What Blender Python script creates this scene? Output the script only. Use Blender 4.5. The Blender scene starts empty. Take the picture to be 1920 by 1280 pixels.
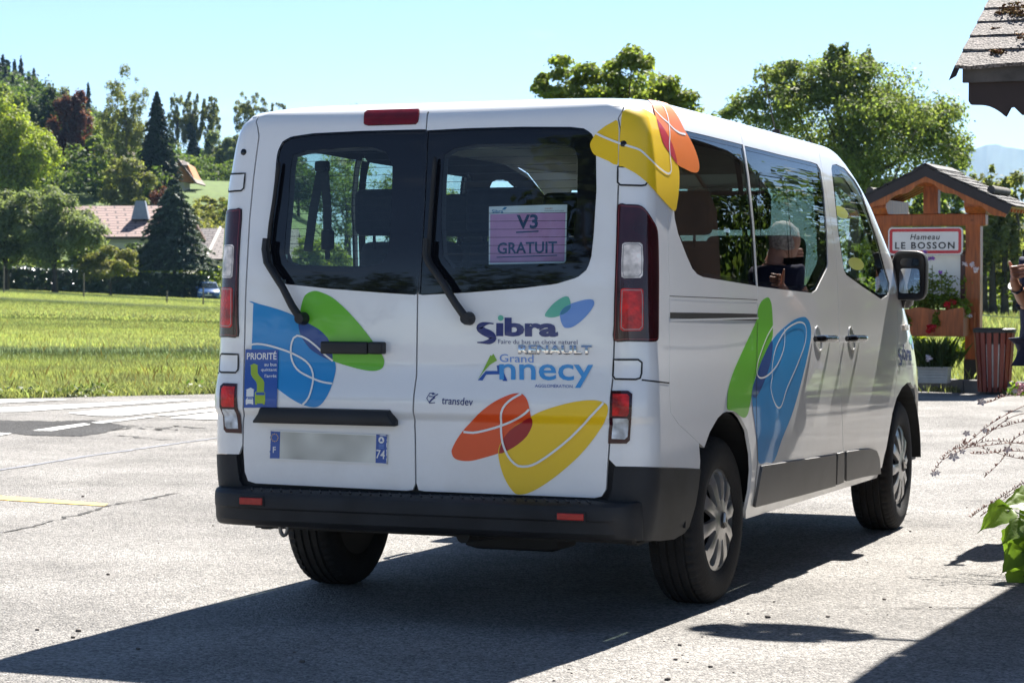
import bpy, bmesh, math, random
import numpy as np
from mathutils import Vector, Matrix
from mathutils.geometry import delaunay_2d_cdt

SC = bpy.context.scene
COL = SC.collection
rad = math.radians

# ------------------------------------------------------------------ camera
CAM = np.array([3.8813, -8.46686, 1.31796])
YAW, PITCH, FPX = 0.390715, 0.0268438, 4600.0
RT = np.array([math.cos(YAW), math.sin(YAW), 0.0])
FW = np.array([-math.sin(YAW)*math.cos(PITCH), math.cos(YAW)*math.cos(PITCH), -math.sin(PITCH)])
UP = np.cross(RT, FW)
cd = bpy.data.cameras.new("camera")
cam = bpy.data.objects.new("camera", cd)
COL.objects.link(cam)
cam.location = CAM
cam.rotation_euler = (math.pi/2 - PITCH, 0, YAW)
cd.sensor_width = 36.0
cd.lens = FPX/1920*36.0
cd.clip_start = 0.1
cd.clip_end = 30000
SC.camera = cam
# the photograph is focused on the van: far things are slightly soft
cd.dof.use_dof = True
cd.dof.focus_distance = 9.6
cd.dof.aperture_fstop = 14.0

# ------------------------------------------------------------------ sky and sun
SUN = Vector((0.036, 0.895, 1.0)).normalized()
EL = math.asin(SUN.z)
AZ = math.atan2(SUN.x, SUN.y)
world = bpy.data.worlds.new("World")
SC.world = world
world.use_nodes = True
wn = world.node_tree
wn.nodes.clear()
sky = wn.nodes.new("ShaderNodeTexSky")
sky.sky_type = 'NISHITA'
sky.sun_disc = False
sky.sun_elevation = EL
sky.sun_rotation = AZ
sky.altitude = 2200
sky.air_density = 0.75
sky.dust_density = 0.1
sky.ozone_density = 1.4
bg = wn.nodes.new("ShaderNodeBackground")
bg.inputs[1].default_value = 0.05
out = wn.nodes.new("ShaderNodeOutputWorld")
tc = wn.nodes.new("ShaderNodeTexCoord")          # thin cloud wisps
mp = wn.nodes.new("ShaderNodeMapping")
mp.inputs['Scale'].default_value = (1.0, 1.0, 5.0)
nz = wn.nodes.new("ShaderNodeTexNoise")
nz.inputs['Scale'].default_value = 7.0
nz.inputs['Detail'].default_value = 8
nz.inputs['Roughness'].default_value = .62
cr = wn.nodes.new("ShaderNodeMapRange")
cr.inputs[1].default_value = .56
cr.inputs[2].default_value = .80
cr.inputs[3].default_value = 0.0
cr.inputs[4].default_value = .55
mx = wn.nodes.new("ShaderNodeMixRGB")
mx.inputs[2].default_value = (6.2, 6.6, 7.0, 1)
wn.links.new(tc.outputs['Generated'], mp.inputs[0])
wn.links.new(mp.outputs[0], nz.inputs[0])
wn.links.new(nz.outputs[0], cr.inputs[0])
wn.links.new(cr.outputs[0], mx.inputs[0])
wn.links.new(sky.outputs[0], mx.inputs[1])
wn.links.new(mx.outputs[0], bg.inputs[0])
wn.links.new(bg.outputs[0], out.inputs[0])
sd = bpy.data.lights.new("sun", 'SUN')
sd.energy = 5.0
sd.angle = rad(0.53)
sd.color = (1.0, 0.95, 0.87)
sun = bpy.data.objects.new("sun", sd)
COL.objects.link(sun)
sun.rotation_euler = SUN.to_track_quat('Z', 'Y').to_euler()
sun.location = (0, 0, 30)

SC.view_settings.view_transform = 'Standard'
SC.view_settings.look = 'None'
SC.view_settings.exposure = 1.78
SC.view_settings.gamma = 1.0
SC.render.engine = 'CYCLES'
SC.cycles.max_bounces = 10
SC.cycles.transparent_max_bounces = 16
SC.cycles.volume_bounces = 0
SC.cycles.use_denoising = True
SC.cycles.sample_clamp_indirect = 6.0

# ------------------------------------------------------------------ helpers
def at(px, py, d):
    """world point at distance d along the view axis"""
    return CAM + FW*d + RT*((px-960)/FPX*d) - UP*((py-640)/FPX*d)

def gnd(px, py, z=0.0):
    v = FW + RT*((px-960)/FPX) - UP*((py-640)/FPX)
    return CAM + v*((z-CAM[2])/v[2])

def empty(name, loc=(0, 0, 0), label=None, cat=None, group=None):
    o = bpy.data.objects.new(name, None)
    o.location = [float(a) for a in loc]
    o.empty_display_size = 0.2
    COL.objects.link(o)
    return tag(o, label, cat, group)

def tag(o, label=None, cat=None, group=None, kind=None):
    if label: o["label"] = label
    if cat: o["category"] = cat
    if group: o["group"] = group
    if kind: o["kind"] = kind
    return o

def link(name, me, m=None, parent=None):
    o = bpy.data.objects.new(name, me)
    COL.objects.link(o)
    if m is not None:
        for k in (m if isinstance(m, (list, tuple)) else [m]):
            me.materials.append(k)
    if parent is not None:
        o.parent = parent
        t = parent; off = Vector((0, 0, 0))
        while t is not None:
            off += t.location; t = t.parent
        if me.get('local') is None:
            me.transform(Matrix.Translation(-off))
    return o

def mesh(name, V, F, m=None, parent=None, smooth=False, normals=None, mi=None):
    me = bpy.data.meshes.new(name)
    V = np.asarray(V, float)
    me.from_pydata(V.tolist(), [], [tuple(int(i) for i in f) for f in F])
    if mi is not None:
        me.polygons.foreach_set("material_index", np.asarray(mi, np.int32))
    if smooth or normals is not None:
        me.polygons.foreach_set("use_smooth", np.ones(len(me.polygons), bool))
    if normals is not None:
        me.normals_split_custom_set_from_vertices(np.asarray(normals, float).tolist())
    me.update()
    return link(name, me, m, parent)

def quads(name, V, m=None, parent=None):
    """V: (n,4,3) array of separate quads"""
    V = np.asarray(V, np.float32)
    n = len(V)
    me = bpy.data.meshes.new(name)
    me.vertices.add(n*4)
    me.vertices.foreach_set("co", V.reshape(-1))
    me.loops.add(n*4)
    me.loops.foreach_set("vertex_index", np.arange(n*4, dtype=np.int32))
    me.polygons.add(n)
    me.polygons.foreach_set("loop_start", np.arange(0, n*4, 4, dtype=np.int32))
    me.update(calc_edges=True)
    return link(name, me, m, parent)

class MB:
    """collects simple solids into one mesh"""
    def __init__(s): s.V = []; s.F = []; s.M = []; s.mi = 0
    def add(s, V, F):
        o = len(s.V)
        s.V += [tuple(map(float, v)) for v in V]
        s.F += [tuple(int(i)+o for i in f) for f in F]
        s.M += [s.mi]*len(F)
        return s
    def box(s, a, b, M=None):
        x0, y0, z0 = a; x1, y1, z1 = b
        V = [(x0,y0,z0),(x1,y0,z0),(x1,y1,z0),(x0,y1,z0),(x0,y0,z1),(x1,y0,z1),(x1,y1,z1),(x0,y1,z1)]
        if M is not None: V = [tuple(M @ Vector(v)) for v in V]
        return s.add(V, [(3,2,1,0),(4,5,6,7),(0,1,5,4),(1,2,6,5),(2,3,7,6),(3,0,4,7)])
    def bbox(s, a, b, r=0.01, M=None, seg=2):
        """bevelled box"""
        bm = bmesh.new()
        bmesh.ops.create_cube(bm, size=1)
        for v in bm.verts:
            for k in range(3): v.co[k] = a[k]+(b[k]-a[k])*(v.co[k]+.5)
        bmesh.ops.bevel(bm, geom=bm.edges[:], offset=r, segments=seg, affect='EDGES', profile=.6)
        if M is not None: bm.transform(M)
        bm.verts.index_update()
        s.add([v.co[:] for v in bm.verts], [[v.index for v in f.verts] for f in bm.faces])
        bm.free()
        return s
    def tube(s, pts, r, n=8, cap=True):
        pts = [Vector(p) for p in pts]
        rs = r if isinstance(r, (list, tuple, np.ndarray)) else [r]*len(pts)
        V = []; F = []
        u = None
        for i, p in enumerate(pts):
            t = (pts[min(i+1, len(pts)-1)]-pts[max(i-1, 0)]).normalized()
            if u is None:
                u = t.orthogonal().normalized()
            else:
                u = (u - t*u.dot(t)).normalized()
            w = t.cross(u)
            for k in range(n):
                a = 2*math.pi*k/n
                V.append(p + (u*math.cos(a)+w*math.sin(a))*rs[i])
        for i in range(len(pts)-1):
            for k in range(n):
                F.append((i*n+k, i*n+(k+1) % n, (i+1)*n+(k+1) % n, (i+1)*n+k))
        if cap:
            F.append(tuple(range(n-1, -1, -1)))
            F.append(tuple((len(pts)-1)*n+k for k in range(n)))
        return s.add(V, F)
    def prism(s, poly, d0, d1, axis=1, M=None):
        """poly in the plane across `axis`, extruded from d0 to d1"""
        def P(p, d):
            v = [0, 0, 0]; ax = [k for k in range(3) if k != axis]
            v[ax[0]] = p[0]; v[ax[1]] = p[1]; v[axis] = d
            return tuple(M @ Vector(v)) if M is not None else tuple(v)
        n = len(poly)
        V = [P(p, d0) for p in poly]+[P(p, d1) for p in poly]
        F = [tuple(range(n)), tuple(range(2*n-1, n-1, -1))]
        F += [(k, k+n, (k+1) % n+n, (k+1) % n) for k in range(n)]
        return s.add(V, F)
    def lathe(s, prof, n=32, M=None):
        """prof: (r, h) about local Z"""
        V = []; F = []
        for r, h in prof:
            for k in range(n):
                a = 2*math.pi*k/n
                v = Vector((r*math.cos(a), r*math.sin(a), h))
                V.append(tuple(M @ v) if M is not None else tuple(v))
        for i in range(len(prof)-1):
            for k in range(n):
                F.append((i*n+k, i*n+(k+1) % n, (i+1)*n+(k+1) % n, (i+1)*n+k))
        return s.add(V, F)
    def build(s, name, m=None, parent=None, smooth=False, angle=None):
        me = bpy.data.meshes.new(name)
        me.from_pydata(s.V, [], s.F)
        if any(s.M): me.polygons.foreach_set("material_index", np.array(s.M, np.int32))
        bm = bmesh.new(); bm.from_mesh(me)
        bmesh.ops.recalc_face_normals(bm, faces=bm.faces[:])
        bm.to_mesh(me); bm.free()
        if smooth or angle:
            me.polygons.foreach_set("use_smooth", np.ones(len(me.polygons), bool))
            if angle: me.set_sharp_from_angle(angle=rad(angle))
        me.update()
        return link(name, me, m, parent)

# ------------------------------------------------------------------ materials
def mat(name, col, rough=.5, metal=0., spec=.5, coat=0., var=.0, vscale=8., bump=0., bscale=60., coatr=.03,
        emit=None, trans=0., island=0., hue=0., detail=4.):
    m = bpy.data.materials.new(name); m.use_nodes = True
    nt = m.node_tree; N = nt.nodes; L = nt.links
    b = N['Principled BSDF']
    b.inputs['Roughness'].default_value = rough
    b.inputs['Metallic'].default_value = metal
    b.inputs['Specular IOR Level'].default_value = spec
    b.inputs['Coat Weight'].default_value = coat
    b.inputs['Coat Roughness'].default_value = coatr
    c = (*col, 1)
    b.inputs['Base Color'].default_value = c
    src = None
    tco = N.new('ShaderNodeTexCoord')
    if var or island:
        hsv = N.new('ShaderNodeHueSaturation')
        hsv.inputs['Color'].default_value = c
        if island:
            g = N.new('ShaderNodeNewGeometry')
            mr = N.new('ShaderNodeMapRange')
            mr.inputs[3].default_value = 1-island; mr.inputs[4].default_value = 1+island
            L.new(g.outputs['Random Per Island'], mr.inputs[0])
            L.new(mr.outputs[0], hsv.inputs['Value'])
            if hue:
                mm = N.new('ShaderNodeMath'); mm.operation = 'MULTIPLY'; mm.inputs[1].default_value = 7.13
                fr = N.new('ShaderNodeMath'); fr.operation = 'FRACT'
                L.new(g.outputs['Random Per Island'], mm.inputs[0]); L.new(mm.outputs[0], fr.inputs[0])
                m2 = N.new('ShaderNodeMapRange'); m2.inputs[3].default_value = .5-hue; m2.inputs[4].default_value = .5+hue
                L.new(fr.outputs[0], m2.inputs[0]); L.new(m2.outputs[0], hsv.inputs['Hue'])
        else:
            nz = N.new('ShaderNodeTexNoise'); nz.inputs['Scale'].default_value = vscale; nz.inputs['Detail'].default_value = detail
            L.new(tco.outputs['Object'], nz.inputs['Vector'])
            mr = N.new('ShaderNodeMapRange'); mr.inputs[1].default_value = .3; mr.inputs[2].default_value = .7
            mr.inputs[3].default_value = 1-var; mr.inputs[4].default_value = 1+var
            L.new(nz.outputs[0], mr.inputs[0]); L.new(mr.outputs[0], hsv.inputs['Value'])
        L.new(hsv.outputs[0], b.inputs['Base Color']); src = hsv.outputs[0]
    if bump:
        nb = N.new('ShaderNodeTexNoise'); nb.inputs['Scale'].default_value = bscale; nb.inputs['Detail'].default_value = 3
        L.new(tco.outputs['Object'], nb.inputs['Vector'])
        bp = N.new('ShaderNodeBump'); bp.inputs['Strength'].default_value = bump; bp.inputs['Distance'].default_value = .01
        L.new(nb.outputs[0], bp.inputs['Height']); L.new(bp.outputs[0], b.inputs['Normal'])
    if emit:
        b.inputs['Emission Color'].default_value = (*emit[0], 1); b.inputs['Emission Strength'].default_value = emit[1]
    if trans:
        tr = N.new('ShaderNodeBsdfTranslucent'); ms = N.new('ShaderNodeMixShader'); ms.inputs[0].default_value = trans
        tint = N.new('ShaderNodeMixRGB'); tint.blend_type = 'MULTIPLY'; tint.inputs[0].default_value = 1
        tint.inputs[2].default_value = (1.55, 1.65, .8, 1)
        if src is not None: L.new(src, tint.inputs[1])
        else: tint.inputs[1].default_value = c
        L.new(tint.outputs[0], tr.inputs[0])
        L.new(b.outputs[0], ms.inputs[1]); L.new(tr.outputs[0], ms.inputs[2])
        L.new(ms.outputs[0], N['Material Output'].inputs[0])
    return m

def glassmat(name, tint, refl=1.0, rough=.0, ior=1.5):
    """thin pane: tinted see-through plus a mirror reflection by angle"""
    m = bpy.data.materials.new(name); m.use_nodes = True
    nt = m.node_tree; N = nt.nodes; L = nt.links; N.clear()
    o = N.new('ShaderNodeOutputMaterial')
    tr = N.new('ShaderNodeBsdfTransparent'); tr.inputs[0].default_value = (*tint, 1)
    gl = N.new('ShaderNodeBsdfGlossy'); gl.inputs['Roughness'].default_value = rough; gl.inputs[0].default_value = (1, 1, 1, 1)
    fr = N.new('ShaderNodeFresnel'); fr.inputs[0].default_value = ior
    mu = N.new('ShaderNodeMath'); mu.operation = 'MULTIPLY'; mu.inputs[1].default_value = refl; mu.use_clamp = True
    tco = N.new('ShaderNodeTexCoord'); nz = N.new('ShaderNodeTexNoise'); nz.inputs['Scale'].default_value = 3
    bp = N.new('ShaderNodeBump'); bp.inputs['Strength'].default_value = .02; bp.inputs['Distance'].default_value = .02
    L.new(tco.outputs['Object'], nz.inputs[0]); L.new(nz.outputs[0], bp.inputs['Height']); L.new(bp.outputs[0], gl.inputs['Normal'])
    ms = N.new('ShaderNodeMixShader')
    ge = N.new('ShaderNodeNewGeometry'); io = N.new('ShaderNodeMapRange'); io.inputs[3].default_value = ior; io.inputs[4].default_value = 1/ior
    L.new(ge.outputs['Backfacing'], io.inputs[0]); L.new(io.outputs[0], fr.inputs[0])
    L.new(fr.outputs[0], mu.inputs[0]); L.new(mu.outputs[0], ms.inputs[0])
    L.new(tr.outputs[0], ms.inputs[1]); L.new(gl.outputs[0], ms.inputs[2]); L.new(ms.outputs[0], o.inputs[0])
    return m

def text2d(body, bold=0., shear=0., space=1.0):
    cu = bpy.data.curves.new('lettering', 'FONT')
    cu.body = body; cu.size = 1; cu.offset = bold; cu.shear = shear; cu.resolution_u = 3; cu.space_character = space
    o = bpy.data.objects.new('lettering', cu); COL.objects.link(o)
    dg = bpy.context.evaluated_depsgraph_get(); dg.update()
    me = o.evaluated_get(dg).to_mesh()
    V = np.array([v.co[:2] for v in me.vertices]); F = [tuple(p.vertices) for p in me.polygons]
    o.evaluated_get(dg).to_mesh_clear()
    bpy.data.objects.remove(o); bpy.data.curves.remove(cu)
    lo, hi = V.min(0), V.max(0)
    return (V-lo)/(hi-lo), F
# ------------------------------------------------------------------ ground, road, markings
def asphalt(name, base, dark, warm):
    m = bpy.data.materials.new(name); m.use_nodes = True
    N = m.node_tree.nodes; L = m.node_tree.links; b = N['Principled BSDF']
    tco = N.new('ShaderNodeTexCoord')
    vo = N.new('ShaderNodeTexVoronoi'); vo.inputs['Scale'].default_value = 105
    v2 = N.new('ShaderNodeTexVoronoi'); v2.inputs['Scale'].default_value = 46
    nz = N.new('ShaderNodeTexNoise'); nz.inputs['Scale'].default_value = 1.1; nz.inputs['Detail'].default_value = 7; nz.inputs['Roughness'].default_value = .62
    n3 = N.new('ShaderNodeTexNoise'); n3.inputs['Scale'].default_value = 30; n3.inputs['Detail'].default_value = 5; n3.inputs['Roughness'].default_value = .7
    for t in (vo, v2, nz, n3): L.new(tco.outputs['Object'], t.inputs['Vector'])
    r1 = N.new('ShaderNodeValToRGB')
    e = r1.color_ramp.elements
    e[0].position = .0; e[0].color = (*dark, 1)
    e[1].position = .62; e[1].color = (*base, 1)
    x = e.new(.32); x.color = tuple(.45*a+.55*c for a, c in zip(dark, base))+(1,)
    x = e.new(1.0); x.color = (*warm, 1)
    bw = N.new('ShaderNodeRGBToBW'); L.new(vo.outputs['Color'], bw.inputs[0])
    L.new(bw.outputs[0], r1.inputs[0])
    r2 = N.new('ShaderNodeMapRange'); r2.inputs[1].default_value = .3; r2.inputs[2].default_value = .72; r2.inputs[3].default_value = .66; r2.inputs[4].default_value = 1.16
    L.new(nz.outputs[0], r2.inputs[0])
    r3 = N.new('ShaderNodeMapRange'); r3.inputs[1].default_value = .35; r3.inputs[2].default_value = .65; r3.inputs[3].default_value = .72; r3.inputs[4].default_value = 1.16
    L.new(n3.outputs[0], r3.inputs[0])
    mu = N.new('ShaderNodeMath'); mu.operation = 'MULTIPLY'; L.new(r2.outputs[0], mu.inputs[0]); L.new(r3.outputs[0], mu.inputs[1])
    n4 = N.new('ShaderNodeTexNoise'); n4.inputs['Scale'].default_value = .42; n4.inputs['Detail'].default_value = 9; n4.inputs['Roughness'].default_value = .7; L.new(tco.outputs['Object'], n4.inputs['Vector'])
    r4 = N.new('ShaderNodeMapRange'); r4.inputs[1].default_value = .36; r4.inputs[2].default_value = .50; r4.inputs[3].default_value = .78; r4.inputs[4].default_value = 1.0; L.new(n4.outputs[0], r4.inputs[0])
    m4 = N.new('ShaderNodeMath'); m4.operation = 'MULTIPLY'; L.new(mu.outputs[0], m4.inputs[0]); L.new(r4.outputs[0], m4.inputs[1])
    hs = N.new('ShaderNodeHueSaturation'); L.new(r1.outputs[0], hs.inputs['Color']); L.new(m4.outputs[0], hs.inputs['Value'])
    L.new(hs.outputs[0], b.inputs['Base Color'])
    b.inputs['Roughness'].default_value = .8; b.inputs['Specular IOR Level'].default_value = .1
    ad = N.new('ShaderNodeMath'); ad.operation = 'MULTIPLY_ADD'; ad.inputs[1].default_value = .55
    L.new(v2.outputs['Distance'], ad.inputs[0]); L.new(vo.outputs['Distance'], ad.inputs[2])
    bp = N.new('ShaderNodeBump'); bp.inputs['Strength'].default_value = .85; bp.inputs['Distance'].default_value = .012; bp.invert = True
    L.new(ad.outputs[0], bp.inputs['Height']); L.new(bp.outputs[0], b.inputs['Normal'])
    return m
M_ASPH = asphalt('worn_asphalt', (.332, .318, .302), (.112, .11, .108), (.425, .405, .38))
M_PATCH = asphalt('dark_asphalt', (.085, .083, .083), (.03, .03, .031), (.15, .148, .145))
M_TAR = mat('tar_joint', (.16, .165, .185), .6, var=.25, vscale=20)
M_CRACK = mat('crack', (.03, .028, .026), .9, var=.3, vscale=20)
M_WHITEP = mat('road_white', (.78, .78, .76), .6, var=.12, vscale=14, bump=.3, bscale=90, detail=8)
M_YELLOWP = mat('road_yellow', (.72, .47, .10), .6, var=.15, vscale=14, bump=.3, bscale=90)
M_SOIL = mat('meadow_soil', (.07, .115, .014), .95, var=.35, vscale=1.2, bump=.6, bscale=8, detail=8)
M_HILL = mat('hill_grass', (.10, .13, .05), .95, var=.35, vscale=.08, bump=.5, bscale=1, detail=8)

E0 = gnd(0, 747.5); E1 = gnd(400, 738.5)
ed = (E1-E0)/np.linalg.norm(E1-E0)
en = np.array([-ed[1], ed[0], 0])          # away from the road, into the meadow
def edge(t, n=0., z=0.):
    p = E0+ed*t+en*n
    return (p[0], p[1], z)

def lerp(a, b, t): return a+(b-a)*t
def smooth(a, b, x):
    t = np.clip((x-a)/(b-a), 0, 1); return t*t*(3-2*t)
def terr(u, d):
    """ground height by direction (photo column) and distance"""
    side = np.clip((u-0)/400., -1.5, 2.0)
    far = .30 - .78*np.clip(side, -.3, 1.3)
    z = far*smooth(30, 185, d)
    hill = np.interp(d, [205, 212, 230, 255, 300, 340, 480, 620, 900], [0, .6, 4.2, 9, 11.9, 14.3, 23, 30, 34])
    hill *= 1.12-.50*smooth(60, 420, u)*smooth(300, 400, d)
    hill = hill*(1-smooth(480, 760, u))
    ridge = smooth(130, -120, u)*smooth(330, 480, d)*7
    return z+hill+ridge
us = np.linspace(-2600, 4300, 140)
ds = np.concatenate([np.linspace(-30, 16, 6), np.linspace(20, 60, 14), np.linspace(66, 240, 32), np.linspace(250, 640, 40), [900, 1500, 3000, 7000]])
V = []; F = []
for d in ds:
    for u in us:
        p = CAM+FW/ math.cos(PITCH)*0
        fx = np.array([-math.sin(YAW), math.cos(YAW), 0])
        dd = max(d, 1.0)
        q = CAM + fx*d + RT*((u-960)/FPX*max(dd, 40))
        V.append((q[0], q[1], float(terr(u, d))-.05))
nu = len(us)
for i in range(len(ds)-1):
    for j in range(nu-1):
        F.append((i*nu+j, i*nu+j+1, (i+1)*nu+j+1, (i+1)*nu+j))
o = mesh('ground', V, F, M_SOIL, smooth=True); tag(o, kind='structure')
def gz(p):
    q = np.asarray(p)-CAM
    fx = np.array([-math.sin(YAW), math.cos(YAW), 0])
    d = q@fx; u = (q@RT)/max(d, 1e-3)*FPX+960
    return float(terr(np.float64(u), np.float64(d)))-.05
def terrain_z(px, d):
    return float(terr(np.float64(px), np.float64(d)))-.05

# asphalt yard: everything on the near side of the road edge
poly = [edge(-60), edge(-2), edge(0), edge(1.0, .05), edge(2.2), edge(5, .02), edge(9.0)]
K0 = gnd(1700, 731.5); K1 = gnd(1896, 740)
far_pts = [tuple(K0), tuple(K1), tuple(K1+np.array([.9, .35, 0])), (3.0, 19.2, 0), (45, 26, 0)]
poly += [(-3.4, 19.6, 0)]+far_pts+[(45, -40, 0), (-60, -40, 0)]
bm = bmesh.new()
vs = [bm.verts.new((p[0], p[1], 0)) for p in poly]
f = bm.faces.new(vs); bmesh.ops.triangulate(bm, faces=[f])
me = bpy.data.meshes.new('road'); bm.to_mesh(me); bm.free()
for p in me.polygons:
    if p.normal.z < 0: p.flip()
tag(link('road', me, M_ASPH), kind='structure')

def flat(name, pxs, m, z=.004, label=None):
    pts = [gnd(x, y, z) for x, y in pxs]
    bm = bmesh.new()
    f = bm.faces.new([bm.verts.new(p) for p in pts]); bmesh.ops.triangulate(bm, faces=[f])
    me = bpy.data.meshes.new(name); bm.to_mesh(me); bm.free()
    for p in me.polygons:
        if p.normal.z < 0: p.flip()
    return tag(link(name, me, m), kind='structure')
def jag(pts, amp, seed, step=6):
    r = random.Random(seed); o = []
    n = len(pts)
    for i in range(n):
        a, b = pts[i], pts[(i+1) % n]; k = max(1, int(math.hypot(b[0]-a[0], b[1]-a[1])/step))
        for j in range(k):
            o.append((a[0]+(b[0]-a[0])*j/k+r.uniform(-1, 1)*amp*2, a[1]+(b[1]-a[1])*j/k+r.uniform(-1, 1)*amp*.5))
    return o
def ribbon(name, pts, w, m, z, seed=0, jit=0., breaks=0.):
    r = random.Random(seed)
    P = [gnd(x, y, z) for x, y in pts]; Q = []
    for i in range(len(P)-1):
        k = max(2, int(np.linalg.norm(P[i+1]-P[i])/.06))
        for j in range(k): Q.append(lerp(P[i], P[i+1], j/k)+np.array([r.gauss(0, jit), r.gauss(0, jit), 0]))
    V = []; F = []
    for i in range(len(Q)-1):
        t = Q[i+1]-Q[i]; t /= np.linalg.norm(t)+1e-9; n = np.array([-t[1], t[0], 0])*w*.5*r.uniform(.6, 1.3)
        if r.random() < breaks: n *= .15
        V += [Q[i]-n, Q[i]+n]
    for i in range(len(V)//2-1): F.append((2*i, 2*i+1, 2*i+3, 2*i+2))
    return tag(mesh(name, V, F, m), kind='structure')
flat('road_patch', jag([(-60, 786), (0, 787.5), (95, 789), (170, 787), (214, 794), (242, 798), (213, 806), (190, 812), (150, 817), (60, 816), (0, 809), (-60, 806)], 1.2, 3), M_PATCH, .004)
for bar in ([(-40, 748.6), (130, 748.5), (0, 755), (-40, 757)], [(-40, 765.5), (0, 764), (345, 748), (356, 749.6), (39, 771.3), (-40, 772)],
            [(128, 773.6), (240, 763.5), (402, 752), (470, 748), (470, 756), (402, 760.5), (230, 779), (177, 778.5)],
            [(295, 777.3), (402, 766.4), (470, 760), (470, 764), (402, 770), (315, 779)], [(318, 783), (402, 773), (520, 763), (520, 780), (402, 786)],
            [(171, 791.7), (282, 779.5), (290, 780.6), (190, 793)], [(61, 806.5), (110, 799), (157, 793), (171, 795), (98, 807)], [(-60, 812), (0, 811), (22, 811.5), (0, 816), (-60, 819)]):
    flat('road_marking', jag(bar, .35, len(bar)*7+int(bar[0][1]), 9), M_WHITEP, .0085)
flat('road_marking', jag([(-60, 925.5), (0, 928.5), (203.5, 943.6), (197, 947.8), (0, 936.2), (-60, 933)], .5, 5, 8), M_YELLOWP, .004)
ribbon('tar_line', [(-60, 888), (0, 880), (66, 870), (164, 854), (246, 843), (320, 832), (402, 821), (520, 806)], .055, M_TAR, .004, 1, .004)
ribbon('road_crack', [(-40, 1003), (22, 995), (88, 979), (164, 960), (220, 944), (305, 929), (360, 918)], .028, M_CRACK, .004, 2, .012, .25)
ribbon('road_crack', [(1560, 1137), (1640, 1137), (1740, 1139), (1840, 1138), (1960, 1139)], .014, M_CRACK, .004, 4, .006, .4)
ribbon('road_crack', [(214, 806), (250, 800), (290, 806), (330, 798), (390, 803)], .05, M_CRACK, .004, 5, .03, .4)
ribbon('road_crack', [(205, 815), (260, 819), (310, 824), (330, 822)], .04, M_CRACK, .004, 6, .03, .4)
ribbon('road_crack', [(240, 797), (300, 801), (340, 808)], .03, M_CRACK, .0045, 16, .03, .4)

# loose grit on the yard
M_STONE = mat('grit', (.10, .085, .075), .9, island=.5)
r = random.Random(5); mb = MB()
for (x0, x1, y0, y1, n) in ((1560, 1920, 960, 1160, 12), (1200, 1700, 1120, 1250, 12), (0, 420, 880, 1240, 14), (1720, 1920, 800, 1000, 8), (420, 1400, 1180, 1280, 16)):
    for _ in range(n):
        p = gnd(r.uniform(x0, x1), r.uniform(y0, y1)); s = r.choice([.003, .004, .005, .009])*r.uniform(.7, 1.2)
        M = Matrix.Translation((p[0], p[1], s*.4)) @ Matrix.Rotation(r.uniform(0, 6), 4, 'Z') @ Matrix.Rotation(r.uniform(-.4, .4), 4, 'X')
        mb.bbox((-s, -s*r.uniform(.5, 1), -s*.5), (s, s*.8, s*.5), s*.3, M, 1)
tag(mb.build('grit', M_STONE, None, True), 'small dark pieces of grit scattered over the asphalt yard', 'grit', kind='stuff')

# ------------------------------------------------------------------ grass
M_GRASS = mat('grass_blade', (.225, .245, .10), .55, spec=.25, island=.5, hue=.035, trans=.4)
M_DRY = mat('dry_stalk', (.16, .12, .05), .8, island=.4, trans=.3)
def patchy(m, sc, lo, hi):
    N = m.node_tree.nodes; L = m.node_tree.links
    h = [n for n in N if n.type == 'HUE_SAT'][0]; v = h.inputs['Value'].links[0].from_socket
    tco = N.new('ShaderNodeTexCoord'); nz = N.new('ShaderNodeTexNoise'); nz.inputs['Scale'].default_value = sc; nz.inputs['Detail'].default_value = 6; nz.inputs['Roughness'].default_value = .65
    L.new(tco.outputs['Object'], nz.inputs[0])
    mr = N.new('ShaderNodeMapRange'); mr.inputs[1].default_value = .35; mr.inputs[2].default_value = .65; mr.inputs[3].default_value = lo; mr.inputs[4].default_value = hi
    L.new(nz.outputs[0], mr.inputs[0])
    mu = N.new('ShaderNodeMath'); mu.operation = 'MULTIPLY'; L.new(v, mu.inputs[0]); L.new(mr.outputs[0], mu.inputs[1]); L.new(mu.outputs[0], h.inputs['Value'])
    m2 = N.new('ShaderNodeMapRange'); m2.inputs[1].default_value = .35; m2.inputs[2].default_value = .65; m2.inputs[3].default_value = .6; m2.inputs[4].default_value = .98
    L.new(nz.outputs[0], m2.inputs[0]); L.new(m2.outputs[0], h.inputs['Saturation'])
patchy(M_GRASS, .45, .72, 1.22)
def blades(P, h, w, seed, lean=.35):
    rs = np.random.RandomState(seed); n = len(P)
    a = rs.uniform(0, 2*np.pi, n); l = rs.uniform(0, lean, n); la = rs.uniform(0, 2*np.pi, n)
    H = h*rs.uniform(.45, 1.25, n); W = w*rs.uniform(.6, 1.3, n)
    dx = np.stack([np.cos(a)*W, np.sin(a)*W, np.zeros(n)], 1)
    top = P+np.stack([np.cos(la)*l*H, np.sin(la)*l*H, H], 1)
    mid = P+np.stack([np.cos(la)*l*H*.3, np.sin(la)*l*H*.3, H*.55], 1)
    return np.stack([P-dx, P+dx, mid+dx*.7, top], 1)
def scatter(n, u0, u1, d0, d1, seed, pw=1.0):
    rs = np.random.RandomState(seed)
    d = np.sqrt(d0*d0+(d1*d1-d0*d0)*rs.uniform(0, 1, n)); u = rs.uniform(u0, u1, n)
    fx = np.array([-math.sin(YAW), math.cos(YAW), 0])
    P = CAM[None]+fx[None]*d[:, None]+RT[None]*((u-960)/FPX*d)[:, None]
    P[:, 2] = terr(u, d)-.05
    return P
G = []
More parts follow.
